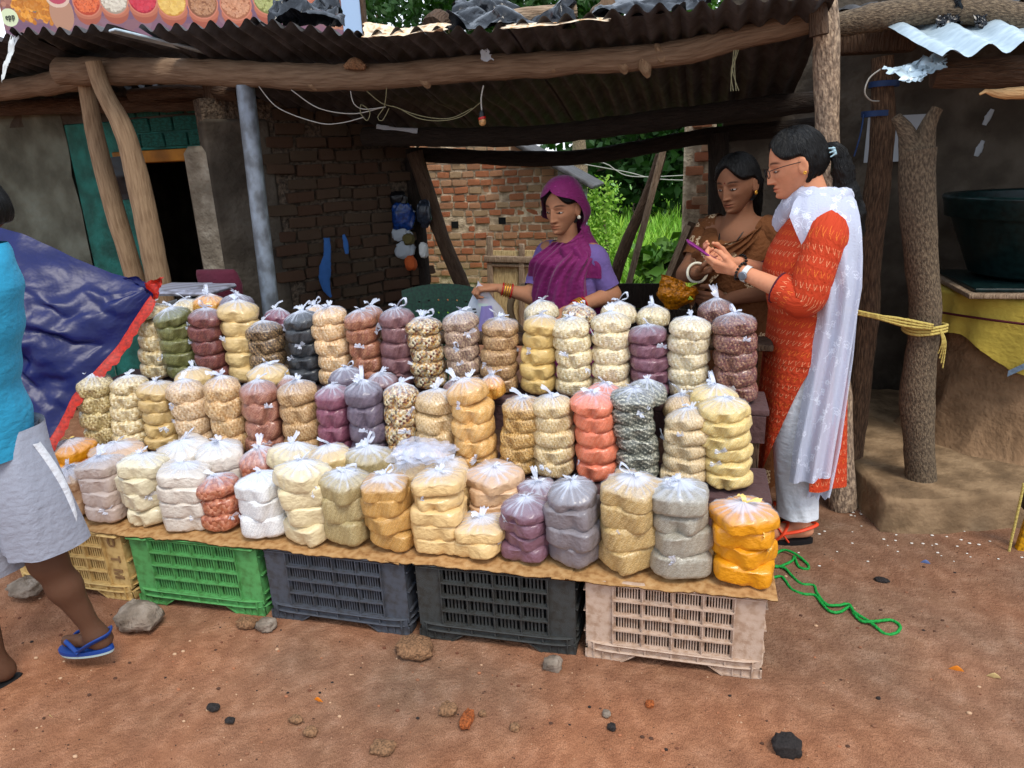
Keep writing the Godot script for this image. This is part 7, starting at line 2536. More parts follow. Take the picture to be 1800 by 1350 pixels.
func small_things():
	# blue tarp with its red trim, drawn aside at the left of the bags
	var t := thing("blue_tarp", "dark blue tarpaulin with an orange-red border heaped at the left of the bags", "tarpaulin", Vector3(-3.302, 0.375, -0.62))
	var o := Vector3(-3.302, 0.375, -0.62)
	var top := [Vector3(-3.221, 1.391, -0.5), Vector3(-2.998, 1.321, -0.55), Vector3(-2.839, 1.227, -0.6), Vector3(-2.683, 1.135, -0.66), Vector3(-2.558, 1.088, -0.7)]
	var bot := [Vector3(-2.858, 0.359, -0.1), Vector3(-2.74, 0.497, -0.2), Vector3(-2.705, 0.669, -0.34), Vector3(-2.62, 0.827, -0.5), Vector3(-2.525, 1.032, -0.68)]
	var rows := []
	var tr := []
	for i in 61:
		var f := i / 60.0 * 4.0
		var k := mini(int(f), 3)
		var u := f - k
		var a: Vector3 = top[k].lerp(top[k + 1], u)
		var b: Vector3 = bot[k].lerp(bot[k + 1], u)
		var rg := PackedVector3Array()
		for j in 49:
			var g := j / 48.0
			var p := a.lerp(b, g)
			var bulge := sin(g * PI) * 0.10 * (1.0 - i / 75.0)
			var n := fn.get_noise_3d(p.x * 1.3, p.y * 1.6, 3.0) * 0.16 + absf(fn.get_noise_3d(p.x * 2.2 + 4.0, p.y * 3.4 + p.x * 1.5, 1.0)) * 0.17 + absf(fn.get_noise_3d(p.x * 5.0, p.y * 6.0 + p.x * 3.0, 6.0)) * 0.035 + 0.006 * fn.get_noise_3d(p.x * 9.0, p.y * 9.0, 2.0)
			p.z += bulge + n * sin(g * PI * 0.9 + 0.15) * (1.0 - i / 90.0)
			p.y += 0.02 * fn.get_noise_2d(p.x * 5.0, g * 3.0) * smoothstep(0.0, 0.3, g)
			rg.append(p - o)
		rows.append(rg)
		var c: Vector3 = rg[48]
		var w := Vector3(0.022, -0.027, 0.006) * (1.0 + 0.45 * fn.get_noise_1d(i * 0.4))
		tr.append(PackedVector3Array([c - w * 0.1 + Vector3(0, 0, 0.006), c + w * 0.5 + Vector3(0, 0, 0.010), c + w * 1.1 + Vector3(0, 0, 0.0)]))
	part("sheet", sheet(rows), M.blue_tarp, t)
	part("red_border", sheet(tr), M.red_trim, t)
	var cb := crumple(Vector3(-2.581, 1.08, -0.69), Vector3(-2.462, 1.114, -0.69), Vector3(-2.566, 0.967, -0.69), Vector3(-2.504, 1.03, -0.69), 0.015, 9.0, 14, 0.01)
	part("red_corner", cb.mesh(o), M.red_trim, t)
	var fl := crumple(Vector3(-2.675, 1.11, -0.66), Vector3(-2.569, 1.119, -0.66), Vector3(-2.697, 1.081, -0.68), Vector3(-2.519, 1.032, -0.68), 0.02, 9.0, 14, 0.01)
	part("turned_edge", fl.mesh(o), M.blue_tarp, t)
	# orange bag at the far left behind the crates
	solo("orange_bundle", rock(Vector3(-3.045, -0.054, -0.1), Vector3(0.10, 0.055, 0.07), 3.0), M.red_trim, Vector3(-3.054, -0.083, -0.1), "orange-red bundle lying at the left end of the crates", "bundle")
	# scales and bag by the doorway
	t = thing("weighing_scale", "white electronic weighing scale with a dark tray, behind the left bags", "scale", Vector3(-2.608, 0.80, -1.0))
	var mb := Mb.new()
	mb.box(Vector3(0, 0.07, 0), Vector3(0.34, 0.13, 0.24), Basis(Vector3.RIGHT, 0.0), 0.02)
	part("housing", mb.mesh(), M.white_plastic, t)
	mb = Mb.new()
	mb.box(Vector3(0.09, 0.105, 0.115), Vector3(0.14, 0.045, 0.03), Basis(Vector3.RIGHT, -0.5), 0.004)
	part("display", mb.mesh(), M.dark_plastic, t)
	mb = Mb.new()
	mb.box(Vector3(0.0, 0.165, -0.01), Vector3(0.08, 0.05, 0.08))
	part("tray_stem", mb.mesh(), M.dark_plastic, t)
	mb = Mb.new()
	mb.box(Vector3(0.02, 0.20, -0.01), Vector3(0.34, 0.022, 0.24), Basis.IDENTITY, 0.008)
	mb.box(Vector3(-0.04, 0.208, 0.0), Vector3(0.24, 0.022, 0.20), Basis.IDENTITY, 0.004)
	part("tray", mb.mesh(), also("pale_steel", "pipe_steel", Color(0.66, 0.68, 0.76)), t)
	mb = Mb.new()
	mb.box(Vector3(-2.608, 0.40, -1.0), Vector3(0.42, 0.80, 0.3), Basis.IDENTITY, 0.01)
	solo("scale_stand", mb, M.board_cloth, Vector3(-2.608, 0, -1.0), "dark box stand under the weighing scale", "stand")
	var bg := Vector3(-2.613, 0.924, -1.25)
	mb = Mb.new()
	rows = []
	for L in [[-0.06, 0.11, 0.05], [0.0, 0.125, 0.06], [0.06, 0.12, 0.055], [0.115, 0.115, 0.045], [0.135, 0.11, 0.02], [0.128, 0.09, 0.01]]:
		rows.append(ring(bg + Vector3(0.01 * sin(L[0] * 30.0), L[0], 0), L[1], L[2], 36, 0, TAU, true, 0.07, 4.0, L[0] * 5.0))
	mb.loft(rows, true, true)
	solo("cloth_bag", mb, M.maroon_cloth, bg, "maroon cloth bag beside the plastered pier", "bag")
	mb = Mb.new()
	mb.box(Vector3(bg.x, bg.y * 0.5 - 0.03, bg.z), Vector3(0.3, bg.y - 0.06, 0.2), Basis.IDENTITY, 0.01)
	solo("bag_stand", mb, M.dark_wood, Vector3(bg.x, 0, bg.z), "dark wooden box under the maroon bag", "stand")
	# blue cloth on the brick wall
	for q in [[0, "limp blue cloth bag hanging on the side wall"], [1, "small dark blue rag hanging right of the blue cloth bag"]]:
		mb = Mb.new()
		var pts := [[Vector3(-2.329, 1.143, -1.9), Vector3(-2.334, 1.055, -1.9), Vector3(-2.371, 0.938, -1.9), Vector3(-2.369, 0.843, -1.9), Vector3(-2.345, 0.795, -1.9)], [Vector3(-2.244, 1.156, -1.95), Vector3(-2.236, 1.104, -1.95), Vector3(-2.236, 1.044, -1.95)]][q[0]] as Array
		mb.tube(bend(pts, 0.012), [0.022, 0.020, 0.034, 0.034, 0.008] if q[0] == 0 else [0.008, 0.014, 0.012], 14, true, 0.45, fn, 0.4, 14.0)
		solo("hanging_cloth", mb, M.blue_cloth, pts[0], q[1], "cloth", "cloths on the side wall")
	# strings of packets on the back post
	var pk := [[Vector3(-2.054, 1.32, -2.35), 0.055, 0.05, "dark_plastic", "topmost dark packet hanging on the back post"], [Vector3(-2.021, 1.218, -2.32), 0.075, 0.085, "shiny_blue", "bulging shiny blue packet hanging on the back post"], [Vector3(-1.879, 1.239, -2.32), 0.045, 0.075, "shiny_dark", "dark shiny packet hanging right of the back post"], [Vector3(-2.038, 1.114, -2.32), 0.065, 0.04, "grey_paper", "crumpled pale packet, upper of two on the back post"], [Vector3(-1.987, 1.087, -2.3), 0.035, 0.035, "olive_packet", "small olive packet between the pale packets"], [Vector3(-2.024, 1.015, -2.32), 0.06, 0.05, "grey_paper", "crumpled pale packet, lower of two on the back post"], [Vector3(-1.989, 0.937, -2.31), 0.035, 0.045, "orange_packet", "orange and white packet, lowest on the back post"], [Vector3(-1.894, 1.015, -2.31), 0.025, 0.045, "paper", "narrow white packet right of the back post"]]
	also("shiny_blue", "tub_green", Color(0.10, 0.25, 0.52), 0.2)
	also("shiny_dark", "tub_green", Color(0.20, 0.23, 0.28), 0.2)
	also("olive_packet", "paper", Color(0.34, 0.30, 0.16))
	also("orange_packet", "paper", Color(0.70, 0.32, 0.14))
	for k in pk.size():
		var q: Array = pk[k]
		solo("hanging_packet", rock(q[0], Vector3(q[1], q[2], 0.03), k * 3.7, 16), M[q[3]], q[0], q[4], "packet", "packets hung on the back post")
	# bulb on its wire, tangle of wires under the beam
	t = thing("light_bulb", "unlit bulb in a dark red holder hanging from the beam", "bulb", Vector3(-1.145, 1.672, -1.2))
	var b := Vector3(-1.145, 1.672, -1.2)
	mb = Mb.new()
	mb.tube(bend([Vector3(-1.131, 1.833, -1.2) - b, Vector3(-1.144, 1.785, -1.2) - b, Vector3(-1.145, 1.727, -1.2) - b], 0.01), [0.003], 6)
	part("wire", mb.mesh(), M.white_wire, t)
	mb = Mb.new()
	mb.tube(PackedVector3Array([Vector3(-1.144, 1.736, -1.2) - b, Vector3(-1.145, 1.725, -1.2) - b, Vector3(-1.146, 1.709, -1.2) - b, Vector3(-1.146, 1.702, -1.2) - b]), [0.007, 0.012, 0.013, 0.015], 14)
	part("holder", mb.mesh(), M.dark_plastic, t)
	mb = Mb.new()
	mb.tube(PackedVector3Array([Vector3(-1.146, 1.709, -1.2) - b, Vector3(-1.144, 1.7, -1.2) - b]), [0.0165, 0.0165], 14)
	part("holder_ring", mb.mesh(), M.red_bangle, t)
	mb = Mb.new()
	mb.tube(PackedVector3Array([Vector3(-1.143, 1.702, -1.2) - b, Vector3(-1.144, 1.693, -1.2) - b, Vector3(-1.145, 1.681, -1.2) - b, Vector3(-1.145, 1.674, -1.2) - b]), [0.012, 0.016, 0.014, 0.006], 14)
	part("bulb_glass", mb.mesh(), also("amber_glass", "amber_plastic", Color(0.88, 0.66, 0.42)), t)
	var ws := [[Vector3(-2.224, 1.902, -1.25), Vector3(-2.136, 1.803, -1.25), Vector3(-1.942, 1.729, -1.25), Vector3(-1.843, 1.725, -1.28), Vector3(-1.736, 1.745, -1.3)], [Vector3(-2.06, 1.877, -1.25), Vector3(-1.933, 1.792, -1.25), Vector3(-1.781, 1.761, -1.28), Vector3(-1.653, 1.779, -1.3)], [Vector3(-1.766, 1.854, -1.25), Vector3(-1.756, 1.801, -1.25), Vector3(-1.723, 1.777, -1.28), Vector3(-1.625, 1.782, -1.3)], [Vector3(-1.687, 1.849, -1.25), Vector3(-1.632, 1.796, -1.28), Vector3(-1.565, 1.774, -1.3), Vector3(-1.473, 1.726, -1.3), Vector3(-1.366, 1.71, -1.3), Vector3(-1.266, 1.724, -1.3), Vector3(-1.171, 1.774, -1.28)], [Vector3(-1.589, 1.866, -1.25), Vector3(-1.622, 1.786, -1.28), Vector3(-1.669, 1.741, -1.3), Vector3(-1.648, 1.725, -1.3), Vector3(-1.609, 1.776, -1.3)], [Vector3(-1.742, 1.759, -1.28), Vector3(-1.714, 1.728, -1.28), Vector3(-1.696, 1.766, -1.28), Vector3(-1.737, 1.797, -1.28), Vector3(-1.742, 1.759, -1.28)], [Vector3(-1.592, 1.785, -1.3), Vector3(-1.459, 1.735, -1.3), Vector3(-1.325, 1.718, -1.3), Vector3(-1.217, 1.754, -1.3)]]
	for k in ws.size():
		mb = Mb.new()
		mb.tube(bend(ws[k], 0.02), [0.0024 if k < 3 else 0.0019], 6)
		solo("hanging_wire", mb, M.wire if k > 2 else M.white_wire, ws[k][0], ["long slack twisted wire from the pipe top to the wire tangle", "second slack wire above the long one left of the tangle", "short wire dropping from the beam to the tangle", "sagging yellowish wire from the tangle to the bulb", "loop of wire at the centre of the tangle", "small round coil of wire at the left of the tangle", "second sagging wire just above the wire to the bulb"][k], "wire", "wires under the front beam")
	mb = Mb.new()
	mb.tube(bend([Vector3(-1.95, 1.735, -1.9), Vector3(-1.858, 1.719, -1.9), Vector3(-1.715, 1.7, -1.9)], 0.02), [0.014, 0.008, 0.014], 8, true, 0.3, fn, 0.3, 20.0)
	solo("paper_strip", mb, M.grey_paper, Vector3(-1.858, 1.719, -1.9), "pale torn strip hanging on the sooty middle beam", "paper scrap")
	mb = Mb.new()
	for k in 4:
		mb.tube(bend([Vector3(-0.129, 1.895, -1.2) + Vector3(0.006 * k, 0, 0), Vector3(-0.129, 1.821, -1.2) + Vector3(0.008 * sin(k * 2.0), 0, 0), Vector3(-0.113, 1.749, -1.2) + Vector3(-0.010 * k + 0.01, 0, 0)], 0.02), [0.0018], 5)
	solo("grey_threads", mb, M.wire, Vector3(-0.129, 1.895, -1.2), "bunch of thin grey threads hanging from the beam near the bark post", "thread")
	# yellow pouch on the board
	t = thing("yellow_pouch", "open amber yellow plastic pouch below the brown arm", "pouch", Vector3(-0.313, 0.954, -1.15))
	var yo := Vector3(-0.313, 0.954, -1.15)
	rows = []
	for j in 16:
		var f := j / 15.0
		var rg := PackedVector3Array()
		for i in 30:
			var a := TAU * i / 30
			var r := lerpf(0.03, 0.075, smoothstep(0.0, 0.5, f)) * (1.0 + 0.22 * fn.get_noise_2d(cos(a) * 2.0 + 3.0, sin(a) * 2.0 + f * 2.0))
			rg.append(Vector3(sin(a) * r - 0.02 + 0.03 * f, -0.055 + 0.115 * f - 0.03 * sin(a) * f, cos(a) * r * 0.55))
		rows.append(rg)
	mb = Mb.new()
	mb.loft(rows, true, false)
	part("pouch_film", mb.mesh(), M.amber_plastic, t)
	mb = Mb.new()
	for k in 7:
		mb.tube(bend([Vector3(0.03 + 0.006 * k, -0.01, 0.03), Vector3(0.04 + 0.006 * sin(k * 1.9), 0.03, 0.02), Vector3(0.035 + 0.008 * k, 0.055, 0.0)], 0.012), [0.0022], 5)
	part("green_stems", mb.mesh(), also("stem_green", "green_rope", Color(0.56, 0.68, 0.20)), t)
	# beige plastic fan ring behind the packet
	mb = Mb.new()
	var fc := Vector3(-1.093, 0.76, -1.75)
	var pts2 := PackedVector3Array()
	for i in 33: pts2.append(fc + Vector3(cos(TAU * i / 32.0) * 0.11, sin(TAU * i / 32.0) * 0.13, 0.02 * sin(TAU * i / 32.0)))
	mb.tube(pts2, [0.022], 10, false, 0.6)
	solo("round_basin", mb, also("beige_plastic", "white_plastic", Color(0.56, 0.46, 0.34)), fc, "beige plastic rim standing upright behind the bags", "basin")
	# pile of empty film bags on the second row
	t = thing("empty_bags", "loose pile of empty clear plastic bags on the second row", "plastic bags", Vector3(-1.153, 0.537, -0.26))
	var eo := Vector3(-1.153, 0.537, -0.26)
	for k in 3:
		rows = []
		for j in 22:
			var rg := PackedVector3Array()
			for i in 30:
				var x := (i / 29.0 - 0.5) * (0.22 - 0.02 * k)
				var z := (j / 21.0 - 0.5) * 0.15
				var e := 1.0 - pow(absf(i / 29.0 - 0.5) * 2.0, 3.0)
				rg.append(Vector3(x + 0.02 * fn.get_noise_2d(z * 20.0, k * 3.0), 0.015 + 0.012 * k + 0.03 * e * (1.0 - pow(absf(j / 21.0 - 0.5) * 2.0, 2.0)) + 0.010 * fn.get_noise_3d(x * 14.0 + k * 5.0, z * 18.0, k) + 0.003 * sin(x * 130.0 + z * 60.0 + k), z + 0.02 * fn.get_noise_2d(x * 15.0, k * 5.0 + 2.0)))
			rows.append(rg)
		part("film_bag", sheet(rows), M.loose_film, t)
	# green rope on the ground
	mb = Mb.new()
	var gp := [Vector3(0.07, 0.01, -0.657), Vector3(0.124, 0.015, -0.751), Vector3(0.17, 0.02, -0.734), Vector3(0.212, 0.01, -0.683), Vector3(0.211, 0.01, -0.642), Vector3(0.18, 0.01, -0.653), Vector3(0.172, 0.01, -0.725), Vector3(0.16, 0.01, -0.69), Vector3(0.109, 0.01, -0.64), Vector3(0.081, 0.01, -0.642), Vector3(0.125, 0.012, -0.631), Vector3(0.148, 0.01, -0.584), Vector3(0.174, 0.01, -0.536), Vector3(0.216, 0.01, -0.532), Vector3(0.221, 0.01, -0.486), Vector3(0.242, 0.01, -0.421), Vector3(0.281, 0.012, -0.419), Vector3(0.316, 0.012, -0.432), Vector3(0.326, 0.014, -0.385), Vector3(0.366, 0.014, -0.336), Vector3(0.4, 0.01, -0.287), Vector3(0.437, 0.01, -0.3), Vector3(0.456, 0.01, -0.34), Vector3(0.434, 0.012, -0.364), Vector3(0.382, 0.02, -0.337), Vector3(0.342, 0.012, -0.34), Vector3(0.325, 0.01, -0.378), Vector3(0.319, 0.01, -0.422), Vector3(0.279, 0.01, -0.382), Vector3(0.247, 0.01, -0.382), Vector3(0.228, 0.01, -0.425), Vector3(0.211, 0.01, -0.47), Vector3(0.174, 0.01, -0.47), Vector3(0.138, 0.01, -0.492), Vector3(0.12, 0.01, -0.548), Vector3(0.107, 0.01, -0.572), Vector3(0.061, 0.01, -0.548)]
	var base := bend(gp, 0.006)
	mb.tube(base, [0.0052], 8, true, 1.0, fn, 0.25, 120.0)
	solo("green_rope", mb, M.green_rope, gp[14], "loose loops of bright green rope on the soil right of the crates", "rope")
	# stones on the ground
	var st := [[Vector3(-2.13, 0.03, 0.131), Vector3(0.078, 0.042, 0.06), "stone_grey", "large pale grey stone between beige and green crates"], [Vector3(-2.718, 0.03, 0.054), Vector3(0.07, 0.03, 0.05), "stone_grey", "flat grey stone under the left end of the beige crate"], [Vector3(-1.737, 0.01, 0.064), Vector3(0.036, 0.016, 0.024), "stone_brown", "brown pebble at the right foot of the green crate"], [Vector3(-1.66, 0.01, 0.059), Vector3(0.034, 0.02, 0.028), "stone_grey", "grey pebble by the left foot of the grey crate"], [Vector3(-1.091, 0.02, 0.084), Vector3(0.062, 0.025, 0.045), "stone_brown", "brown stone under the gap between grey and black crates"], [Vector3(-0.632, 0.015, 0.068), Vector3(0.03, 0.022, 0.025), "stone_grey", "round grey stone at the right foot of the black crate"], [Vector3(0.04, 0.02, 0.266), Vector3(0.038, 0.026, 0.031), "stone_dark", "black angular stone near the lower edge at the right"], [Vector3(-1.028, 0.005, 0.482), Vector3(0.034, 0.010, 0.026), "stone_brown", "flat pale brown stone sunk in the soil at the lower edge"], [Vector3(-0.894, 0.01, 0.315), Vector3(0.026, 0.016, 0.024), "stone_brown", "brown stone left of the orange brick bit"], [Vector3(-0.828, 0.01, 0.34), Vector3(0.018, 0.014, 0.034), "stone_orange", "long orange brick bit on the soil"], [Vector3(-0.792, 0.006, 0.305), Vector3(0.011, 0.008, 0.010), "stone_brown", "small grey pebble right of the orange brick bit"], [Vector3(-0.687, 0.006, 0.337), Vector3(0.014, 0.009, 0.013), "stone_brown", "grey pebble farther right of the orange brick bit"], [Vector3(-1.595, 0.006, 0.445), Vector3(0.020, 0.008, 0.014), "stone_dark", "dark clod left of centre in the foreground"], [Vector3(-1.512, 0.005, 0.48), Vector3(0.014, 0.006, 0.011), "stone_dark", "small dark clod below the larger dark clod"], [Vector3(-1.321, 0.006, 0.437), Vector3(0.020, 0.008, 0.014), "stone_brown", "light brown clod in the foreground"], [Vector3(-1.255, 0.006, 0.472), Vector3(0.018, 0.012, 0.016), "stone_brown", "brown clod just right of the light brown clod"], [Vector3(-0.323, 0.006, 0.172), Vector3(0.012, 0.010, 0.012), "stone_orange", "small orange brick crumb below the pink crate"], [Vector3(-0.442, 0.006, 0.233), Vector3(0.012, 0.008, 0.012), "stone_grey", "tiny pale pebble below the black crate"], [Vector3(0.463, 0.006, -0.626), Vector3(0.024, 0.008, 0.014), "stone_dark", "dark scrap on the soil right of the rope"], [Vector3(-0.421, 0.006, 0.281), Vector3(0.012, 0.009, 0.010), "stone_dark", "small dark pebble below the pink crate"]]
	for k in st.size():
		var q: Array = st[k]
		solo("stone", rock(q[0] + Vector3(0, -0.004, 0), q[1], k * 2.3 + 1.0, 12), M[q[2]], q[0], q[3], "stone", "stones on the ground")
	# fallen leaves and scraps
	for q in [[Vector3(-1.289, 0.004, 0.358), 0.016, Color(0.86, 0.48, 0.06), "orange petal lying on the soil in the foreground"], [Vector3(0.566, 0.004, -0.152), 0.02, Color(0.80, 0.46, 0.10), "yellow-brown leaf lying at the lower right"], [Vector3(0.662, 0.004, -0.141), 0.018, Color(0.72, 0.62, 0.42), "straw coloured leaf right of the yellow-brown leaf"], [Vector3(-2.05, 0.004, 0.581), 0.009, Color(0.78, 0.68, 0.44), "pale leaf scrap on the soil at the lower left"], [Vector3(0.644, 0.004, -0.772), 0.016, Color(0.36, 0.44, 0.62), "torn blue and white wrapper scrap on the soil at the right"]]:
		mb = Mb.new()
		mb.tube(bend([q[0] + Vector3(-q[1], 0.002, 0), q[0] + Vector3(0, 0.008, 0.004), q[0] + Vector3(q[1], 0.003, 0.006)], 0.004), [0.001, q[1] * 0.6, 0.001], 8, true, 0.15)
		solo("fallen_leaf", mb, mat("leaf_scrap_%d" % taken.get("fallen_leaf", 0), q[2], 0.8), q[0], q[3], "leaf")
	# grit scattered over the soil
	var pm := rock(Vector3.ZERO, Vector3.ONE, 5.0, 5).mesh()
	var mm := MultiMesh.new()
	mm.transform_format = MultiMesh.TRANSFORM_3D
	mm.use_colors = true
	mm.mesh = pm
	mm.instance_count = 3600
	for i in mm.instance_count:
		var x := rng.randf_range(-3.4, 2.2)
		var z := rng.randf_range(-0.9 if x > 0.1 else 0.02, 1.1)
		var s := 0.0012 + 0.0042 * pow(rng.randf(), 6.0)
		mm.set_instance_transform(i, Transform3D(Basis(Vector3.UP, rng.randf() * TAU).scaled(Vector3(s * 1.3, s * 0.7, s)), Vector3(x, soil_h(x, z) + s * 0.2, z)))
		var c: Color = [Color(0.62, 0.40, 0.28), Color(0.30, 0.20, 0.15), Color(0.50, 0.34, 0.25), Color(0.72, 0.58, 0.46), Color(0.40, 0.24, 0.17), Color(0.16, 0.13, 0.12)][rng.randi() % 6]
		mm.set_instance_color(i, c.srgb_to_linear())
	var go := MultiMeshInstance3D.new()
	go.name = "gravel"
	go.multimesh = mm
	go.material_override = M.pebble
	add_child(go)
	go.position = CORNER
	go.rotation.y = YAW
	tag(go, "grit and crumbs scattered over the red soil", "gravel", "", "stuff")
	# spilled grains by the platform
	mm = MultiMesh.new()
	mm.transform_format = MultiMesh.TRANSFORM_3D
	mm.use_colors = true
	mm.mesh = pm
	mm.instance_count = 130
	for i in mm.instance_count:
		var c := Vector3(0.565, 0, -1.209) if i % 3 else Vector3(0.637, 0, -0.949)
		var x := c.x + rng.randfn() * (0.07 if i % 3 else 0.22)
		var z := c.z + rng.randfn() * (0.06 if i % 3 else 0.14)
		mm.set_instance_transform(i, Transform3D(Basis(Vector3.UP, rng.randf() * TAU).scaled(Vector3(0.006, 0.002, 0.004) * rng.randf_range(0.5, 1.1)), Vector3(x, soil_h(x, z) + 0.002, z)))
		mm.set_instance_color(i, Color(0.66, 0.62, 0.56))
	go = MultiMeshInstance3D.new()
	go.name = "spilled_grains"
	go.multimesh = mm
	go.material_override = M.pebble
	add_child(go)
	go.position = CORNER
	go.rotation.y = YAW
	tag(go, "white grains spilled on the soil by the platform corner", "grains", "", "stuff")
	# yellow-footed post and wire at the right edge
	t = thing("machine_leg", "yellow and black metal leg at the right edge of the picture", "post", Vector3(0.991, 0, -0.862))
	var mo := Vector3(0.991, 0, -0.862)
	mb = Mb.new()
	mb.box(Vector3(1.032, 0.04, -0.95) - mo + Vector3(0.0, 0.02, 0), Vector3(0.035, 0.22, 0.03), Basis(Vector3(0, 0, 1), -0.10), 0.004)
	part("yellow_foot", mb.mesh(), M.yellow_paint, t)
	mb = Mb.new()
	mb.box(Vector3(1.028, 0.211, -0.95) - mo + Vector3(0.01, 0.02, 0), Vector3(0.07, 0.12, 0.05), Basis.IDENTITY, 0.008)
	part("black_bracket", mb.mesh(), M.dark_plastic, t)
	mb = Mb.new()
	mb.tube(bend([Vector3(0.982, 0.293, -0.92), Vector3(0.98, 0.186, -0.92), Vector3(0.977, 0.076, -0.92), Vector3(0.971, -0.037, -0.92), Vector3(0.935, -0.1, -0.92), Vector3(0.927, -0.088, -0.92), Vector3(0.959, -0.036, -0.92)], 0.02), [0.005], 7)
	solo("bent_stick", mb, M.straw_rope, Vector3(0.935, -0.1, -0.92), "thin pale bent wire standing by the yellow leg", "wire")

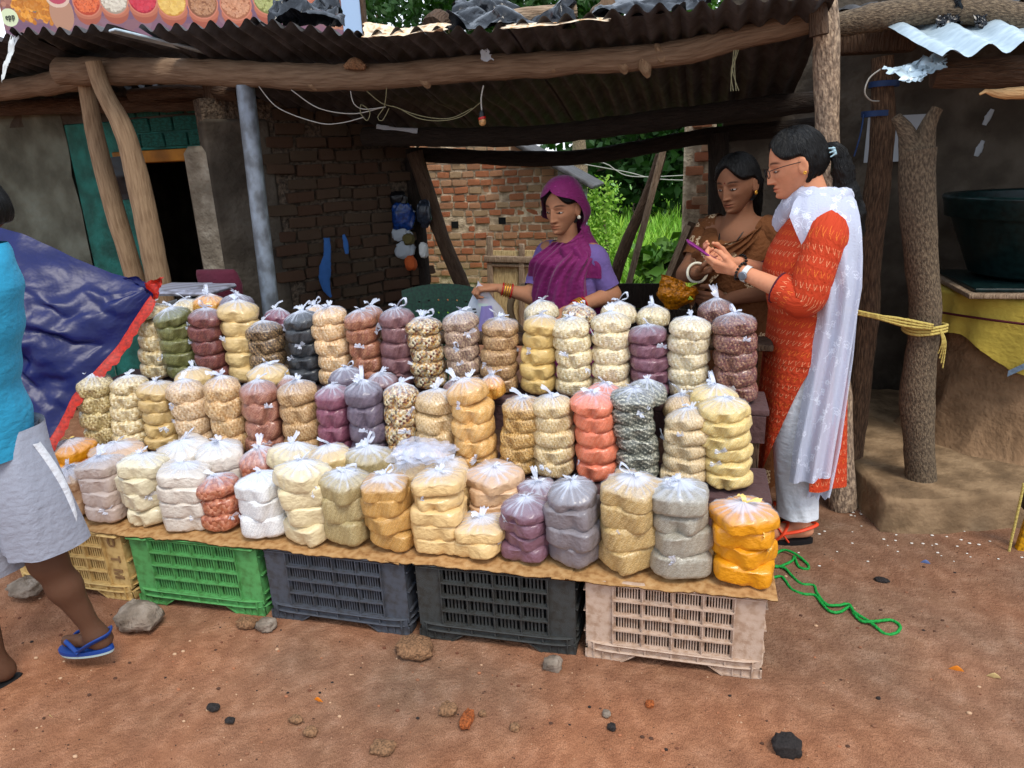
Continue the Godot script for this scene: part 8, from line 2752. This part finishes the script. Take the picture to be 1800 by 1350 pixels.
func stack_rows() -> Array:   # row, along, back, base, height of a bag, width, how many, filling
	return [
		["B", -2.585, 0.7, 0.66, 0.063, 0.157, 5, "creambean", "back row"],
		["B", -2.445, 0.7, 0.66, 0.061, 0.155, 5, "mung", "back row"],
		["B", -2.276, 0.7, 0.66, 0.062, 0.148, 5, "darkred", "back row"],
		["B", -2.113, 0.7, 0.66, 0.065, 0.165, 5, "tandal", "back row"],
		["B", -2.006, 0.7, 0.66, 0.062, 0.151, 4, "brownmix", "back row"],
		["B", -1.834, 0.7, 0.66, 0.059, 0.148, 5, "black", "back row"],
		["B", -1.682, 0.7, 0.66, 0.063, 0.146, 5, "peach", "back row"],
		["B", -1.546, 0.7, 0.66, 0.061, 0.139, 5, "redbrown", "back row"],
		["B", -1.407, 0.7, 0.66, 0.063, 0.142, 5, "violet", "back row"],
		["B", -1.27, 0.7, 0.66, 0.056, 0.141, 5, "mix", "back row"],
		["B", -1.123, 0.7, 0.66, 0.06, 0.139, 5, "greymix", "back row"],
		["B", -0.974, 0.7, 0.66, 0.055, 0.151, 5, "brownlentil", "back row"],
		["B", -0.82, 0.7, 0.66, 0.058, 0.14, 5, "gold", "back row"],
		["B", -0.671, 0.7, 0.66, 0.057, 0.142, 5, "whitebean", "back row"],
		["B", -0.53, 0.7, 0.66, 0.06, 0.144, 5, "chickpea", "back row"],
		["B", -0.388, 0.7, 0.66, 0.051, 0.147, 5, "purple", "back row"],
		["B", -0.243, 0.7, 0.66, 0.059, 0.151, 5, "cream", "back row"],
		["B", -0.089, 0.7, 0.66, 0.062, 0.155, 5, "maroonmix", "back row"],
		["B2", -2.39, 0.86, 0.918, 0.065, 0.135, 1, "corn", "behind the back row"],
		["B2", -2.241, 0.86, 0.919, 0.065, 0.144, 1, "slate", "behind the back row"],
		["B2", -2.501, 0.86, 0.896, 0.065, 0.147, 1, "whitebean", "behind the back row, left of its two stacks"],
		["B2", -2.046, 0.86, 0.856, 0.065, 0.122, 1, "magenta", "behind the back row"],
		["B2", -1.841, 0.86, 0.873, 0.065, 0.1, 1, "peach", "behind the back row"],
		["B2", -1.586, 0.86, 0.873, 0.065, 0.108, 1, "redbrown", "behind the back row"],
		["B2", -0.836, 0.86, 0.9, 0.065, 0.143, 1, "cream", "behind the back row"],
		["B2", -0.69, 0.86, 0.887, 0.065, 0.137, 1, "mix", "behind the back row"],
		["B2", -0.526, 0.86, 0.896, 0.065, 0.148, 1, "chickpea", "behind the back row"],
		["B2", -0.394, 0.86, 0.884, 0.065, 0.133, 1, "whitebean", "behind the back row, right of its two stacks"],
		["B2", -0.162, 0.86, 0.912, 0.065, 0.139, 1, "maroonmix", "behind the back row"],
		["M", -2.688, 0.43, 0.44, 0.074, 0.144, 4, "speckle", "middle row"],
		["M", -2.536, 0.43, 0.44, 0.057, 0.152, 5, "creambean", "middle row"],
		["M", -2.376, 0.43, 0.44, 0.054, 0.15, 5, "tansm", "middle row"],
		["M", -2.207, 0.43, 0.44, 0.071, 0.148, 4, "pinkbean", "middle row"],
		["M", -2.046, 0.43, 0.44, 0.077, 0.146, 4, "orangepea", "middle row"],
		["M", -1.891, 0.43, 0.44, 0.074, 0.148, 4, "rustlentil", "middle row"],
		["M", -1.729, 0.43, 0.44, 0.073, 0.155, 4, "wheatb", "middle row"],
		["M", -1.585, 0.43, 0.44, 0.07, 0.136, 4, "magenta", "middle row"],
		["M", -1.431, 0.43, 0.44, 0.078, 0.146, 4, "slate", "middle row"],
		["M", -1.292, 0.43, 0.44, 0.075, 0.132, 4, "mix", "middle row"],
		["M", -1.159, 0.43, 0.44, 0.069, 0.156, 4, "wheat", "middle row"],
		["M", -0.989, 0.43, 0.44, 0.066, 0.153, 5, "topcream", "middle row"],
		["M", -0.852, 0.43, 0.44, 0.055, 0.147, 5, "yellowmix", "middle row"],
		["M", -0.706, 0.43, 0.44, 0.058, 0.149, 5, "creamwheat", "middle row"],
		["M", -0.562, 0.43, 0.44, 0.061, 0.151, 5, "coral", "middle row"],
		["M", -0.414, 0.43, 0.44, 0.052, 0.156, 6, "greyspeck", "middle row"],
		["M", -0.257, 0.43, 0.44, 0.049, 0.163, 5, "palewheat", "middle row"],
		["M", -0.101, 0.43, 0.44, 0.048, 0.167, 6, "yellowdal", "middle row"],
		["M2", -2.293, 0.56, 0.662, 0.065, 0.155, 1, "tandal", "behind the middle row, left of its two stacks"],
		["M2", -1.928, 0.56, 0.691, 0.065, 0.16, 1, "tandal", "behind the middle row, right of its two stacks"],
		["M2", -1.843, 0.56, 0.645, 0.065, 0.103, 1, "redbrown", "behind the middle row"],
		["M2", -1.565, 0.56, 0.686, 0.065, 0.146, 1, "slate", "behind the middle row"],
		["M2", -1.41, 0.56, 0.67, 0.065, 0.135, 1, "violet", "behind the middle row"],
		["M2", -1.118, 0.56, 0.653, 0.065, 0.11, 1, "maroonmix", "behind the middle row"],
		["M2", -0.963, 0.56, 0.672, 0.065, 0.108, 1, "corn", "behind the middle row"],
		["M2", -0.547, 0.56, 0.661, 0.065, 0.137, 1, "coral", "behind the middle row"],
		["M2", -0.396, 0.56, 0.676, 0.065, 0.143, 1, "greyspeck", "behind the middle row"],
		["M2", -0.268, 0.56, 0.625, 0.065, 0.13, 1, "wheat", "behind the middle row"],
		["M2", -0.161, 0.56, 0.668, 0.065, 0.156, 1, "yellowdal", "behind the middle row"],
		["A2", -2.714, 0.275, 0.283, 0.068, 0.17, 3, "turm", "second row"],
		["A2", -2.492, 0.275, 0.285, 0.069, 0.194, 3, "peachflour", "second row, left of its two stacks"],
		["A2", -2.156, 0.275, 0.287, 0.08, 0.188, 3, "white", "second row, left of its two stacks"],
		["A2", -1.991, 0.275, 0.288, 0.081, 0.172, 3, "white", "second row, right of its two stacks"],
		["A2", -1.831, 0.275, 0.289, 0.11, 0.161, 2, "peanut", "second row"],
		["A2", -1.675, 0.275, 0.29, 0.084, 0.175, 3, "creamgr", "second row"],
		["A2", -1.529, 0.275, 0.291, 0.085, 0.156, 3, "tandal", "second row"],
		["A2", -1.379, 0.275, 0.292, 0.083, 0.17, 3, "khaki", "second row"],
		["A2", -1.219, 0.275, 0.293, 0.066, 0.144, 3, "orangefl", "second row, left of its two stacks"],
		["A2", -1.066, 0.275, 0.295, 0.073, 0.154, 3, "orangefl", "second row, right of its two stacks"],
		["A2", -0.887, 0.275, 0.296, 0.052, 0.171, 4, "peachflour", "second row, right of its two stacks"],
		["A2", -0.746, 0.275, 0.297, 0.056, 0.146, 3, "plum", "second row"],
		["A", -2.578, 0.105, 0.284, 0.057, 0.159, 3, "peachflour", "front row"],
		["A", -2.384, 0.105, 0.285, 0.056, 0.147, 4, "mauve", "front row"],
		["A", -2.206, 0.105, 0.287, 0.062, 0.157, 4, "creamflour", "front row"],
		["A", -2.025, 0.105, 0.288, 0.057, 0.175, 4, "white", "front row"],
		["A", -1.884, 0.105, 0.289, 0.062, 0.149, 3, "peanut", "front row"],
		["A", -1.712, 0.105, 0.29, 0.069, 0.162, 3, "puffed", "front row"],
		["A", -1.515, 0.105, 0.291, 0.066, 0.17, 4, "creamgr", "front row"],
		["A", -1.371, 0.105, 0.292, 0.081, 0.156, 3, "khaki", "front row"],
		["A", -1.205, 0.105, 0.294, 0.06, 0.154, 4, "amber", "front row"],
		["A", -1.036, 0.105, 0.295, 0.05, 0.17, 5, "orangefl", "front row, left of its two stacks"],
		["A", -0.898, 0.105, 0.296, 0.05, 0.167, 2, "orangefl", "front row, right of its two stacks"],
		["A", -0.735, 0.105, 0.297, 0.045, 0.155, 4, "plum", "front row"],
		["A", -0.575, 0.105, 0.298, 0.064, 0.161, 4, "slatefl", "front row"],
		["A", -0.416, 0.105, 0.299, 0.072, 0.165, 4, "goldgr", "front row"],
		["A", -0.253, 0.105, 0.3, 0.068, 0.176, 4, "silver", "front row"],
		["A", -0.068, 0.105, 0.302, 0.056, 0.166, 4, "turm", "front row"]]

func contents() -> Dictionary:
	return {
		"creambean": ["cream brown-eyed beans", "e6d3a8 d6bf8c efe2c0 b89a68", 9, 0],
		"mung": ["olive green mung beans", "6f7040 7f7f4c 5e5f34", 4, 0],
		"darkred": ["dark red small beans", "7a4440 66363a 8f5a50", 5, 0],
		"tandal": ["smooth tan lentils", "dcbd82 e4c890 cfae70", 3, 1],
		"brownmix": ["mottled brown black beans", "8a6c4e 58473a b3946a 3c322c", 6, 0],
		"black": ["black gram", "3a3d42 2b2e33 4a4e54", 4, 0],
		"peach": ["small peach coloured beans", "ecc99c e0b886 f4d8b4 c99a68", 7, 0],
		"redbrown": ["red-brown lentils", "a36a4c 925644 bb8464", 6, 0],
		"violet": ["dusky violet maroon seeds", "80585a 704a50 946c6c", 4, 0],
		"mix": ["mixed black, white and yellow beans", "ead9ac 40302c d0a050 f2e8cc 7c3c2c c9a070", 10, 0],
		"greymix": ["greyish brown mixed beans", "a28276 ba9e86 80685f d0b898", 6, 0],
		"brownlentil": ["light brown lentils", "bc9668 ac845c ccaa7c 8e6c4c", 6, 0],
		"gold": ["golden tan split lentils", "dcba74 d2ac62 e6c88a", 2, 1],
		"whitebean": ["round cream white beans", "ecdcb4 e0cc9c f4e8ca c4aa78", 8, 0],
		"chickpea": ["pale cream chickpeas", "f0e0bc e2cda0 f6ead0 c8ae80", 8, 0],
		"purple": ["purple maroon lentils", "7e5260 6e4454 926874", 4, 0],
		"cream": ["cream white dried peas", "eedebc e2d0a6 f6ecd4 ccb68c", 7, 0],
		"maroonmix": ["maroon and brown mixed beans", "8c5c54 744848 b08a70 5c3c40", 6, 0],
		"corn": ["orange yellow corn", "e8a440 dc8c2c f2be66", 7, 0],
		"speckle": ["speckled olive cream beans", "d2bc84 b8a068 e4d4a4 8c7448", 7, 0],
		"tansm": ["smooth golden tan flour", "d4b478 dcc088 c8a668", 2, 1],
		"pinkbean": ["pale pinkish peas", "e6c8a0 d8b488 f0d8b8 bc946c", 7, 0],
		"orangepea": ["tan orange peas", "e2bc88 d4a870 eccda0 b88a58", 7, 0],
		"rustlentil": ["rust red lentils", "a8705c 8e5648 c08c74", 5, 0],
		"wheatb": ["brown tan wheat", "c8a274 b48c5c d8b88c 9a7248", 5, 0],
		"magenta": ["magenta purple seeds", "884c60 783e54 9c6474", 4, 0],
		"slate": ["slate purple seeds", "6a5c6c 594d5e 807280", 4, 0],
		"wheat": ["golden wheat grains", "dcbc8c ccaa76 e8cea4 b4905c", 5, 0],
		"topcream": ["orange yellow split peas", "e0ae68 d49c50 ecc488", 4, 0],
		"yellowmix": ["yellow brown split grains", "d0a460 b88a48 e2c084 8e6838", 5, 0],
		"creamwheat": ["pale cream wheat grains", "e2c898 d4b680 eedcb6 c0a06c", 5, 0],
		"coral": ["coral orange split lentils", "ee8460 e67450 f4987a", 3, 0],
		"greyspeck": ["dark grey seeds with white specks", "5e6058 4c4e4a 74766c d8d4c0 686a60", 5, 0],
		"palewheat": ["pale beige grains", "e4cca2 d6ba8c eedcba c2a478", 4, 0],
		"yellowdal": ["bright yellow lentils", "ecd08a e4c274 f2dca0", 3, 0],
		"peachflour": ["peach flour", "dcb48c dcb48c d4aa80", 2, 1],
		"mauve": ["pale mauve flour", "cfbcb2 cfbcb2 c8b4aa", 2, 1],
		"creamflour": ["cream flour", "ebdfbe ebdfbe e4d6b2", 2, 1],
		"white": ["off-white flour", "e2d8cc e2d8cc dacfc2", 2, 1],
		"peanut": ["red-brown peanuts", "b06448 9c523a c47c5c d49478", 12, 0],
		"puffed": ["white puffed rice", "f0f0f0 e4e6e8 fafafa", 4, 0],
		"creamgr": ["cream semolina", "e6d4aa e6d4aa dcc898", 2, 1],
		"khaki": ["khaki millet grains", "b8a474 a49060 c8b688", 3, 0],
		"amber": ["amber lentils", "d0a058 c29048 dcb070", 3, 0],
		"orangefl": ["pale orange gram flour", "e8c488 e8c488 e0b87a", 2, 1],
		"plum": ["plum purple flour", "7e5a68 7e5a68 74505e", 2, 1],
		"slatefl": ["grey purple flour", "847c80 847c80 787074", 2, 1],
		"goldgr": ["golden sesame grains", "c8a870 b49258 d8bc88", 4, 0],
		"silver": ["silver grey millet", "a8a090 989080 b8b2a4", 3, 0],
		"turm": ["bright orange turmeric powder", "e89a14 e89a14 e08e08", 2, 1]}
